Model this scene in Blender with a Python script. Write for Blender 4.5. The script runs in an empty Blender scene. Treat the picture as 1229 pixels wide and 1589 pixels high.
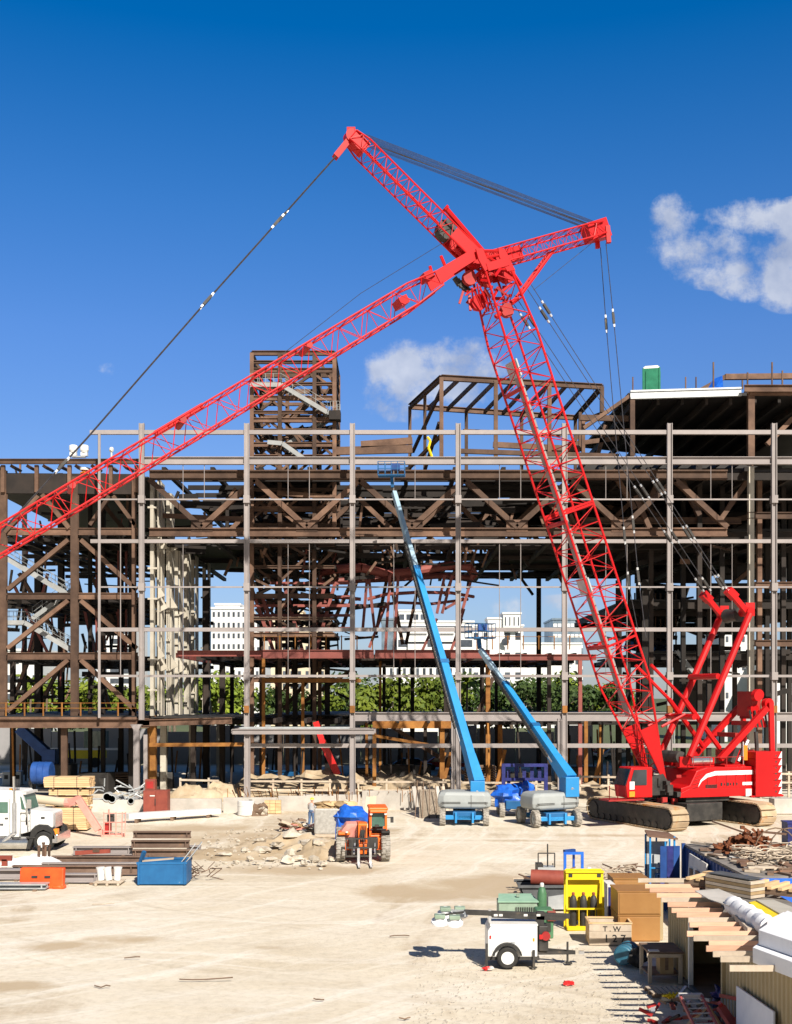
import bpy, math, random
from mathutils import Vector, Matrix, noise
R = math.radians
random.seed(7)
SC = bpy.context.scene
COL = SC.collection
F = 1750.0          # focal length in photo pixels
CX, HZ, CAMH = 614.5, 1080.0, 8.5

def W(px, py, Y):
    return Vector(((px - CX) * Y / F, Y, CAMH - (py - HZ) * Y / F))
def G(px, py):
    Y = F * CAMH / (py - HZ)
    return Vector(((px - CX) * Y / F, Y, 0))
def ZA(py, Y): return CAMH - (py - HZ) * Y / F
def XA(px, Y): return (px - CX) * Y / F

# ---------------------------------------------------------------- materials
MATS = {}
def mat(name, c1, c2=None, rough=.6, metal=0, scale=2.0, detail=6, bump=0.0, c3=None, stretch=(1, 1, 1), rnd=.12, spec=.4, lo=.35, hi=.65, bscale=None):
    if name in MATS: return MATS[name]
    m = bpy.data.materials.new(name); m.use_nodes = True
    nt = m.node_tree; N = nt.nodes; L = nt.links
    b = N['Principled BSDF']
    b.inputs['Roughness'].default_value = rough; b.inputs['Metallic'].default_value = metal
    b.inputs['Specular IOR Level'].default_value = spec
    if c2 is None: c2 = tuple(x * .82 for x in c1)
    tc = N.new('ShaderNodeTexCoord'); mp = N.new('ShaderNodeMapping'); mp.inputs['Scale'].default_value = stretch
    L.new(tc.outputs['Object'], mp.inputs['Vector'])
    nz = N.new('ShaderNodeTexNoise'); nz.inputs['Scale'].default_value = scale; nz.inputs['Detail'].default_value = detail
    nz.inputs['Roughness'].default_value = .62
    L.new(mp.outputs['Vector'], nz.inputs['Vector'])
    cr = N.new('ShaderNodeValToRGB'); L.new(nz.outputs['Fac'], cr.inputs['Fac'])
    cr.color_ramp.elements[0].position = lo; cr.color_ramp.elements[0].color = (*c1, 1)
    cr.color_ramp.elements[1].position = hi; cr.color_ramp.elements[1].color = (*c2, 1)
    if c3:
        e = cr.color_ramp.elements.new(min(hi + .12, .95)); e.color = (*c3, 1)
    oi = N.new('ShaderNodeObjectInfo')
    hs = N.new('ShaderNodeHueSaturation')
    mr = N.new('ShaderNodeMapRange'); mr.inputs['To Min'].default_value = 1 - rnd; mr.inputs['To Max'].default_value = 1 + rnd
    L.new(oi.outputs['Random'], mr.inputs['Value']); L.new(mr.outputs['Result'], hs.inputs['Value'])
    L.new(cr.outputs['Color'], hs.inputs['Color']); L.new(hs.outputs['Color'], b.inputs['Base Color'])
    if bump:
        n2 = N.new('ShaderNodeTexNoise'); n2.inputs['Scale'].default_value = bscale or scale * 6; n2.inputs['Detail'].default_value = 4
        L.new(mp.outputs['Vector'], n2.inputs['Vector'])
        bp = N.new('ShaderNodeBump'); bp.inputs['Strength'].default_value = bump; bp.inputs['Distance'].default_value = .05
        L.new(n2.outputs['Fac'], bp.inputs['Height']); L.new(bp.outputs['Normal'], b.inputs['Normal'])
    MATS[name] = m
    return m

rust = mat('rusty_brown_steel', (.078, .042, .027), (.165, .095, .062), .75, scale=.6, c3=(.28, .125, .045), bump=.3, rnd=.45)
rustshade = mat('shade_darkened_steel', (.012, .009, .008), (.032, .022, .017), .75, scale=.4, c3=(.10, .045, .02), rnd=.5)  # rusty steel darkened in colour to carry the shade inside the frame
orust = mat('orange_rust', (.22, .085, .02), (.36, .16, .035), .8, scale=1.5, rnd=.2)
redox = mat('red_oxide_primer', (.20, .055, .045), (.27, .075, .06), .6, scale=.8, rnd=.2)
gray = mat('grey_primed_steel', (.27, .24, .235), (.33, .295, .285), .6, scale=.6, c3=(.22, .18, .16), rnd=.08)
beige = mat('cream_painted_steel', (.42, .38, .31), (.54, .50, .42), .6, scale=.6, c3=(.20, .12, .06), rnd=.08)
galv = mat('galvanised_steel', (.42, .44, .45), (.55, .57, .58), .4, .3, scale=2)
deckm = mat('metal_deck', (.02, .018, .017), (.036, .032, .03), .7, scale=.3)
concrete = mat('concrete', (.40, .37, .33), (.55, .51, .46), .9, scale=.7, bump=.3)
red = mat('red_crane_paint', (.46, .004, .006), (.55, .008, .009), .42, scale=.35, rnd=.12, spec=.35, c3=(.36, .02, .018))
reddark = mat('dull_red_paint', (.30, .02, .02), (.42, .03, .025), .5, scale=1)
black = mat('black_rubber', (.018, .018, .018), (.035, .033, .03), .75, scale=3)
blackmet = mat('dark_grease_metal', (.025, .024, .023), (.06, .055, .05), .55, scale=2, c3=(.16, .12, .08))
rope = mat('dark_wire_rope', (.05, .05, .055), (.09, .09, .10), .5, .3, scale=4)
steel = mat('bright_steel', (.55, .55, .56), (.7, .7, .7), .35, .7, scale=3)
blue = mat('blue_lift_paint', (.02, .22, .52), (.03, .27, .60), .38, scale=.6, rnd=.05, spec=.5)
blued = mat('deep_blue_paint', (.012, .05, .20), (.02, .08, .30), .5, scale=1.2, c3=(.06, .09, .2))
bluemid = mat('worn_blue_paint', (.01, .095, .25), (.015, .13, .32), .55, scale=2, c3=(.3, .38, .45), hi=.7)
hoodm = mat('grey_hood_plastic', (.31, .33, .33), (.36, .385, .385), .45, scale=.8, rnd=.03)
tyred = mat('dusty_tyre', (.22, .20, .17), (.40, .37, .33), .95, scale=5, c3=(.12, .11, .1), bump=.4)
tarp = mat('blue_tarpaulin', (.01, .09, .50), (.02, .16, .68), .4, scale=2, bump=.6, bscale=4, spec=.6)
tarpd = mat('dark_blue_tarpaulin', (.018, .022, .11), (.03, .035, .19), .45, scale=2, bump=.5, bscale=5)
yellow = mat('yellow_paint', (.80, .56, .01), (.88, .66, .02), .45, scale=1.5, rnd=.04)
orange = mat('orange_paint', (.80, .13, .012), (.88, .18, .02), .42, scale=1.2, c3=(.6, .2, .08), rnd=.05)
orangeb = mat('orange_plastic', (.80, .075, .012), (.86, .12, .02), .5, scale=1.5, c3=(.8, .25, .12))
pink = mat('sun_faded_pink_paint', (.70, .27, .22), (.78, .38, .31), .7, scale=1.6)
white = mat('white_paint', (.74, .74, .72), (.80, .80, .79), .4, scale=1, rnd=.04)
whited = mat('dusty_white_paint', (.62, .60, .56), (.74, .72, .69), .6, scale=1.5, rnd=.05)
foam = mat('white_foam', (.72, .72, .75), (.80, .80, .82), .9, scale=2, bump=.1, rnd=.03)
wood = mat('fresh_lumber', (.62, .40, .20), (.74, .53, .30), .8, scale=1.2, stretch=(1, 1, 9), bump=.15, rnd=.12)
woodp = mat('pinkish_timber', (.60, .33, .22), (.72, .45, .31), .8, scale=1.5, stretch=(.6, 6, 6), rnd=.18)
woodd = mat('weathered_brown_wood', (.14, .09, .06), (.24, .16, .11), .85, scale=2, stretch=(1, 1, 6), rnd=.15)
woodg = mat('weathered_pale_wood', (.42, .34, .26), (.55, .46, .36), .85, scale=2, rnd=.12)
boxbrown = mat('ochre_brown_paint', (.33, .16, .05), (.39, .20, .065), .5, scale=1, c3=(.26, .15, .08), rnd=.08)
rustred = mat('rust_red_paint', (.22, .045, .03), (.30, .07, .045), .6, scale=2, c3=(.5, .4, .35), hi=.7)
tan = mat('tan_container_paint', (.36, .28, .155), (.42, .33, .19), .65, scale=.8, c3=(.30, .22, .12), rnd=.03)
gband = mat('grey_green_paint', (.20, .27, .20), (.27, .35, .27), .6, scale=2)
green = mat('pale_green_lid', (.25, .42, .30), (.31, .49, .36), .6, scale=2)
greenc = mat('green_enamel', (.06, .17, .08), (.09, .22, .11), .5, scale=2)
toiletg = mat('green_plastic', (.01, .16, .085), (.02, .22, .12), .5, scale=2)
glass = mat('dark_glass', (.012, .018, .025), (.03, .04, .05), .08, scale=1, spec=.8)
glassg = mat('tinted_green_glass', (.05, .12, .09), (.09, .18, .14), .1, scale=1, spec=.8)
chrome = mat('chrome', (.6, .6, .6), (.75, .75, .75), .18, .9, scale=2)
dirt = mat('dry_dirt', (.36, .27, .17), (.50, .405, .285), .95, scale=.9, bump=.7, c3=(.58, .50, .39))
roofm = mat('dusty_container_roof', (.17, .155, .14), (.27, .245, .22), .8, scale=1.2, c3=(.38, .35, .31))
rustlit = mat('sunlit_brown_steel', (.13, .08, .058), (.20, .135, .10), .75, scale=1.5, c3=(.27, .15, .08), rnd=.25)  # rusty steel lightened in colour so the yard beams look sunlit
hopm = mat('dark_grey_steel', (.07, .075, .08), (.12, .125, .13), .6, scale=2, c3=(.3, .28, .25))
rock = mat('broken_concrete', (.42, .36, .28), (.60, .54, .45), .95, scale=2.5, bump=.5, rnd=.2)
plastic = mat('clear_plastic_wrap', (.35, .33, .30), (.5, .48, .44), .3, scale=6, spec=.8)
bronze = mat('cardboard_brown', (.30, .20, .10), (.40, .28, .15), .8, scale=3)
skinm = mat('skin', (.42, .22, .14), (.48, .26, .17), .6, scale=4)
denim = mat('blue_denim', (.07, .12, .22), (.11, .17, .30), .9, scale=8)
shirtm = mat('pale_grey_shirt', (.42, .42, .42), (.5, .5, .5), .9, scale=8)
hivis = mat('yellow_hard_hat', (.85, .70, .03), (.9, .75, .05), .4, scale=4)
ink = mat('black_marking', (.02, .02, .02), (.03, .03, .03), .8, scale=5)
wstripe = mat('white_marking', (.78, .78, .78), (.84, .84, .84), .5, scale=5, rnd=.01)
lred = mat('red_lens', (.6, .02, .02), (.65, .03, .03), .25, scale=5)
lorange = mat('orange_lens', (.85, .25, .02), (.9, .3, .03), .25, scale=5)

# ---------------------------------------------------------------- mesh builder
class MB:
    def __init__(s): s.v = []; s.f = []; s.m = []
    def add(s, vs, fs, mi=0):
        o = len(s.v); s.v += [Vector(v) for v in vs]
        s.f += [tuple(o + i for i in f) for f in fs]; s.m += [mi] * len(fs)
        return s
    def box(s, c, d, rz=0, mi=0, M=None, taper=None):
        c = Vector(c); x, y, z = d[0] / 2, d[1] / 2, d[2] / 2
        vs = [Vector((sx * x, sy * y, sz * z)) for sz in (-1, 1) for sx, sy in ((-1, -1), (1, -1), (1, 1), (-1, 1))]
        if taper:
            for i in range(4, 8): vs[i].x *= taper[0]; vs[i].y *= taper[1]
        if rz: rm = Matrix.Rotation(rz, 3, 'Z'); vs = [rm @ v for v in vs]
        if M is not None: vs = [M @ v for v in vs]
        return s.add([v + c for v in vs], [(3, 2, 1, 0), (4, 5, 6, 7), (0, 1, 5, 4), (1, 2, 6, 5), (2, 3, 7, 6), (3, 0, 4, 7)], mi)
    def frame(s, a, b, up):
        a, b = Vector(a), Vector(b); d = (b - a).normalized(); up = Vector(up)
        if abs(d.dot(up.normalized())) > .98: up = Vector((0, 1, 0)) if abs(d.y) < .9 else Vector((1, 0, 0))
        x = d.cross(up).normalized(); y = x.cross(d).normalized()
        return a, b, d, x, y
    def bar(s, a, b, w, h, up=(0, 0, 1), mi=0, w2=None, h2=None):
        a, b, d, x, y = s.frame(a, b, up); w2 = w if w2 is None else w2; h2 = h if h2 is None else h2
        vs = [a + x * (i * w / 2) + y * (j * h / 2) for i, j in ((-1, -1), (1, -1), (1, 1), (-1, 1))] + \
             [b + x * (i * w2 / 2) + y * (j * h2 / 2) for i, j in ((-1, -1), (1, -1), (1, 1), (-1, 1))]
        return s.add(vs, [(0, 1, 2, 3), (7, 6, 5, 4), (4, 5, 1, 0), (5, 6, 2, 1), (6, 7, 3, 2), (7, 4, 0, 3)], mi)
    def ibeam(s, a, b, w, h, t=.05, up=(0, 0, 1), mi=0):
        a, b, d, x, y = s.frame(a, b, up)
        P = [(-w/2, -h/2), (w/2, -h/2), (w/2, -h/2 + t), (t/2, -h/2 + t), (t/2, h/2 - t), (w/2, h/2 - t), (w/2, h/2), (-w/2, h/2), (-w/2, h/2 - t), (-t/2, h/2 - t), (-t/2, -h/2 + t), (-w/2, -h/2 + t)]
        n = 12; vs = [a + x * p + y * q for p, q in P] + [b + x * p + y * q for p, q in P]
        fs = [(i, i + n, (i + 1) % n + n, (i + 1) % n) for i in range(n)]
        fs += [(0, 1, 2, 3, 10, 11), (3, 4, 9, 10), (4, 5, 6, 7, 8, 9)]
        fs += [tuple(i + n for i in reversed(f)) for f in ((0, 1, 2, 3, 10, 11), (3, 4, 9, 10), (4, 5, 6, 7, 8, 9))]
        return s.add(vs, fs, mi)
    def tube(s, a, b, r, n=6, r2=None, mi=0, cap=True):
        a, b, d, x, y = s.frame(a, b, (0, 0, 1)); r2 = r if r2 is None else r2
        vs = [a + (x * math.cos(t) + y * math.sin(t)) * r for t in [2 * math.pi * i / n for i in range(n)]] + \
             [b + (x * math.cos(t) + y * math.sin(t)) * r2 for t in [2 * math.pi * i / n for i in range(n)]]
        fs = [(i, (i + 1) % n, (i + 1) % n + n, i + n) for i in range(n)]
        if cap: fs += [tuple(range(n - 1, -1, -1)), tuple(range(n, 2 * n))]
        return s.add(vs, fs, mi)
    def path(s, pts, r, n=5, mi=0):
        for a, b in zip(pts, pts[1:]): s.tube(a, b, r, n, mi=mi)
        return s
    def prism(s, poly, a, b, mi=0):
        """poly: list of 3-D points (planar); extruded from offset a to offset b (vectors)"""
        n = len(poly); a, b = Vector(a), Vector(b)
        vs = [Vector(p) + a for p in poly] + [Vector(p) + b for p in poly]
        fs = [tuple(range(n)), tuple(range(2 * n - 1, n - 1, -1))] + [(i, i + n, (i + 1) % n + n, (i + 1) % n) for i in range(n)]
        return s.add(vs, fs, mi)
    def lathe(s, prof, c, axis='y', n=20, mi=0, M=None, cap=True):
        """prof: (along, radius)"""
        c = Vector(c); vs = []
        for h, r in prof:
            for i in range(n):
                t = 2 * math.pi * i / n; u, w = r * math.cos(t), r * math.sin(t)
                v = {'x': Vector((h, u, w)), 'y': Vector((u, h, w)), 'z': Vector((u, w, h))}[axis]
                if M is not None: v = M @ v
                vs.append(v + c)
        fs = []
        for k in range(len(prof) - 1):
            for i in range(n):
                fs.append((k * n + i, k * n + (i + 1) % n, (k + 1) * n + (i + 1) % n, (k + 1) * n + i))
        if cap: fs.append(tuple(range(n - 1, -1, -1))); fs.append(tuple((len(prof) - 1) * n + i for i in range(n)))
        return s.add(vs, fs, mi)
    def blob(s, c, r, seed=0, rough=.25, n=8, mi=0, flat=0):
        c = Vector(c); r = Vector(r) if hasattr(r, '__len__') else Vector((r, r, r)); vs = []; rings = n // 2 + 1
        for j in range(rings + 1):
            ph = math.pi * j / rings
            for i in range(n):
                t = 2 * math.pi * i / n; d = Vector((math.sin(ph) * math.cos(t), math.sin(ph) * math.sin(t), math.cos(ph)))
                k = 1 + rough * noise.noise(d * 1.7 + Vector((seed * 3.1, seed * 1.7, 0))) * 2
                p = Vector((d.x * r.x, d.y * r.y, d.z * r.z)) * k
                if flat and p.z < 0: p.z *= flat
                vs.append(c + p)
        fs = [(j * n + i, (j + 1) * n + i, (j + 1) * n + (i + 1) % n, j * n + (i + 1) % n) for j in range(rings) for i in range(n)]
        return s.add(vs, fs, mi)
    def build(s, name, mats, parent=None, world=False, bevel=0, smooth=False, loc=None, rz=0):
        me = bpy.data.meshes.new(name)
        vs = s.v
        o = bpy.data.objects.new(name, me)
        if parent is not None:
            o.parent = parent
            if world:
                inv = WM(parent).inverted(); vs = [inv @ v for v in vs]
        elif loc is not None:
            o.location = loc; o.rotation_euler = (0, 0, rz)
            if world:
                inv = (Matrix.Translation(Vector(loc)) @ Matrix.Rotation(rz, 4, 'Z')).inverted(); vs = [inv @ v for v in vs]
        me.from_pydata([tuple(v) for v in vs], [], s.f)
        if not isinstance(mats, (list, tuple)): mats = [mats]
        for m in mats: me.materials.append(m)
        if len(mats) > 1: me.polygons.foreach_set('material_index', s.m)
        if smooth: me.polygons.foreach_set('use_smooth', [True] * len(me.polygons))
        COL.objects.link(o)
        if bevel:
            bv = o.modifiers.new('bevel', 'BEVEL'); bv.width = bevel; bv.segments = 2; bv.limit_method = 'ANGLE'
        if smooth:
            try: me.set_sharp_from_angle(angle=R(35))
            except Exception: pass
        return o

def WM(o):
    m = Matrix.Translation(o.location) @ o.rotation_euler.to_matrix().to_4x4() @ Matrix.Diagonal((*o.scale, 1))
    return (WM(o.parent) @ m) if o.parent else m
def tag(o, label, cat, group=None, kind=None):
    o['label'] = label; o['category'] = cat
    if group: o['group'] = group
    o['kind'] = kind or 'thing'
    return o
def thing(name, label, cat, loc=(0, 0, 0), rz=0, group=None):
    o = bpy.data.objects.new(name, None); COL.objects.link(o); o.empty_display_size = .2
    o.location = loc; o.rotation_euler = (0, 0, rz)
    return tag(o, label, cat, group)
def struct(o): o['kind'] = 'structure'; return o
ORD = ['first', 'second', 'third', 'fourth', 'fifth', 'sixth', 'seventh', 'eighth', 'ninth', 'tenth', 'eleventh', 'twelfth', 'thirteenth', 'fourteenth', 'fifteenth', 'sixteenth', 'seventeenth', 'eighteenth', 'nineteenth', 'twentieth', 'twenty-first', 'twenty-second', 'twenty-third', 'twenty-fourth']

class Members:
    """countable pieces of one kind on one thing: the largest become parts, the rest one part of kind stuff"""
    def __init__(s, name, m, parent, limit=98): s.name, s.m, s.parent, s.limit, s.items = name, m, parent, limit, []
    def new(s, size=1.0): mb = MB(); s.items.append((size, mb)); return mb
    def bar(s, a, b, w, h, up=(0, 0, 1), I=False, t=.06, size=None):
        a, b = Vector(a), Vector(b); y = max((a.y + b.y) / 2, 5)
        mb = s.new(size or (a - b).length * max(w, h) / y / y)
        (mb.ibeam(a, b, w, h, t, up) if I else mb.bar(a, b, w, h, up)); return mb
    def tube(s, a, b, r, n=6):
        a, b = Vector(a), Vector(b); y = max((a.y + b.y) / 2, 5)
        mb = s.new((a - b).length * r / y / y); mb.tube(a, b, r, n); return mb
    def finish(s, world=True):
        s.items.sort(key=lambda t: -t[0])
        for _, mb in s.items[:s.limit]: mb.build(s.name, s.m, s.parent, world)
        if len(s.items) > s.limit:
            big = MB()
            for _, mb in s.items[s.limit:]: big.add(mb.v, mb.f)
            o = big.build(s.name, s.m, s.parent, world); o['kind'] = 'stuff'

def copy_tree(o, parent=None):
    c = o.copy(); COL.objects.link(c); c.parent = parent
    for ch in list(o.children): copy_tree(ch, c)
    return c

# ---------------------------------------------------------------- camera, light, sky
cam = bpy.data.cameras.new('camera'); co = bpy.data.objects.new('camera', cam); COL.objects.link(co)
co.location = (0, 0, CAMH); co.rotation_euler = (R(90), 0, 0)
cam.sensor_fit = 'VERTICAL'; cam.sensor_height = 36; cam.lens = F / 1589 * 36
cam.shift_y = (HZ - 794.5) / 1589; cam.clip_end = 6000; cam.clip_start = .5
SC.camera = co
SUN_EL, SUN_AZ = R(38), R(22)    # sun behind the camera, to the right
sd = Vector((math.sin(SUN_AZ) * math.cos(SUN_EL), -math.cos(SUN_AZ) * math.cos(SUN_EL), math.sin(SUN_EL)))
sl = bpy.data.lights.new('sun', 'SUN'); sl.energy = 5.0; sl.angle = R(.5); sl.color = (1, .93, .82)
so = bpy.data.objects.new('sun', sl); COL.objects.link(so); so.location = (20, -30, 60)
so.rotation_euler = sd.to_track_quat('Z', 'Y').to_euler()
wd = bpy.data.worlds.new('World'); SC.world = wd; wd.use_nodes = True
nt = wd.node_tree; N = nt.nodes; L = nt.links
bg = N['Background']
sky = N.new('ShaderNodeTexSky'); sky.sky_type = 'NISHITA'; sky.sun_disc = False
sky.sun_elevation = SUN_EL; sky.sun_rotation = math.pi - SUN_AZ; sky.altitude = 0; sky.air_density = 1.0; sky.dust_density = .3; sky.ozone_density = 3.0
def wnode(t, **k):
    n = N.new(t)
    for a, b in k.items(): setattr(n, a, b)
    return n
def math_(op, a, b=None, clamp=False):
    n = wnode('ShaderNodeMath', operation=op, use_clamp=clamp)
    for i, x in enumerate((a, b)):
        if x is None: continue
        if hasattr(x, 'links'): L.new(x, n.inputs[i])
        else: n.inputs[i].default_value = x
    return n.outputs[0]
tc = N.new('ShaderNodeTexCoord'); sp = N.new('ShaderNodeSeparateXYZ'); L.new(tc.outputs['Generated'], sp.inputs[0])
yy = math_('MAXIMUM', sp.outputs['Y'], .02)
U = math_('DIVIDE', sp.outputs['X'], yy); V = math_('DIVIDE', sp.outputs['Z'], yy)
# deep polarised blue: tint the clear sky by elevation
el = N.new('ShaderNodeMapRange'); el.inputs['From Min'].default_value = 0.02; el.inputs['From Max'].default_value = 1.0
L.new(sp.outputs['Z'], el.inputs['Value'])
tr = N.new('ShaderNodeValToRGB'); L.new(el.outputs[0], tr.inputs[0])
SKYT = [(0, (.44, .48, .64)), (.12, (.56, .62, .80)), (.285, (.42, .66, 1.0)), (.38, (.24, .63, 1.02)), (.50, (.0, .53, .98)), (.56, (.0, .53, .97)), (.75, (.34, .42, .55)), (1, (.36, .42, .52))]
tr.color_ramp.elements[0].position = 0; tr.color_ramp.elements[0].color = (*SKYT[0][1], 1)
tr.color_ramp.elements[1].position = 1; tr.color_ramp.elements[1].color = (*SKYT[-1][1], 1)
for p_, c_ in SKYT[1:-1]:
    e = tr.color_ramp.elements.new(p_); e.color = (*c_, 1)
mx = wnode('ShaderNodeMix', data_type='RGBA', blend_type='MULTIPLY'); mx.inputs['Factor'].default_value = 1
back = N.new('ShaderNodeMapRange'); back.inputs['From Min'].default_value = .25; back.inputs['From Max'].default_value = -.15
L.new(sp.outputs['Y'], back.inputs['Value'])
tm = wnode('ShaderNodeMix', data_type='RGBA'); L.new(back.outputs[0], tm.inputs['Factor']); L.new(tr.outputs[0], tm.inputs['A']); tm.inputs['B'].default_value = (.42, .40, .38, 1)
L.new(sky.outputs[0], mx.inputs['A']); L.new(tm.outputs['Result'], mx.inputs['B'])
# clouds: noise broken ellipses by direction
cv = N.new('ShaderNodeCombineXYZ'); L.new(U, cv.inputs[0]); L.new(V, cv.inputs[1])
n1 = N.new('ShaderNodeTexNoise'); n1.inputs['Scale'].default_value = 16; n1.inputs['Detail'].default_value = 9; n1.inputs['Roughness'].default_value = .66
L.new(cv.outputs[0], n1.inputs['Vector'])
CL = [(1048, 352, 46, 52, 1.0), (1085, 385, 75, 42, 1.0), (1175, 338, 95, 30, .95), (1120, 420, 80, 30, .8), (1220, 420, 62, 62, 1.0), (1250, 345, 60, 40, 1), (1165, 440, 60, 28, .7), (1112, 372, 52, 30, .8),
      (632, 588, 70, 62, 1.15), (712, 564, 82, 40, 1.0), (610, 625, 45, 28, .8), (655, 555, 50, 26, .8), (690, 598, 74, 44, .85), (785, 945, 42, 22, .6), (745, 590, 40, 40, .4), (182, 572, 30, 10, .22), (340, 965, 40, 14, .3), (885, 935, 60, 14, .35)]
tot = None
for px, py, rx, ry, k in CL:
    u = math_('DIVIDE', math_('SUBTRACT', U, (px - CX) / F), rx / F); v = math_('DIVIDE', math_('SUBTRACT', V, (HZ - py) / F), ry / F)
    d2 = math_('ADD', math_('MULTIPLY', u, u), math_('MULTIPLY', v, v))
    g = math_('MULTIPLY', math_('SUBTRACT', 1.25, d2), k, False); g = math_('MAXIMUM', g, 0)
    tot = g if tot is None else math_('MAXIMUM', tot, g)
den = math_('ADD', tot, math_('MULTIPLY', math_('SUBTRACT', n1.outputs['Fac'], .53), 4.6))
den = math_('MULTIPLY', math_('MINIMUM', math_('MULTIPLY', tot, 4, True), math_('MAXIMUM', den, 0)), 1.0, True)
dr = N.new('ShaderNodeMapRange'); dr.interpolation_type = 'SMOOTHSTEP'; dr.inputs['From Max'].default_value = 1.25
L.new(den, dr.inputs['Value'])
cm = wnode('ShaderNodeMix', data_type='RGBA'); L.new(math_('MULTIPLY', dr.outputs[0], .85), cm.inputs['Factor'])
L.new(mx.outputs['Result'], cm.inputs['A'])
crr = N.new('ShaderNodeMapRange'); n3 = N.new('ShaderNodeTexNoise'); n3.inputs['Scale'].default_value = 22; n3.inputs['Detail'].default_value = 5
L.new(cv.outputs[0], n3.inputs['Vector'])
cc = N.new('ShaderNodeValToRGB'); L.new(n3.outputs['Fac'], cc.inputs[0])
cc.color_ramp.elements[0].position = .35; cc.color_ramp.elements[0].color = (3.0, 3.4, 4.4, 1)
cc.color_ramp.elements[1].position = .62; cc.color_ramp.elements[1].color = (5.2, 5.4, 5.9, 1)
L.new(cc.outputs[0], cm.inputs['B'])
L.new(cm.outputs['Result'], bg.inputs['Color']); bg.inputs['Strength'].default_value = .10
SC.view_settings.view_transform = 'Standard'; SC.view_settings.look = 'None'; SC.view_settings.exposure = .5; SC.view_settings.gamma = 1
SC.cycles.max_bounces = 4; SC.cycles.diffuse_bounces = 3; SC.cycles.glossy_bounces = 2; SC.cycles.caustics_reflective = False; SC.cycles.caustics_refractive = False; SC.cycles.use_denoising = True
SC.render.film_transparent = False

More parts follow.
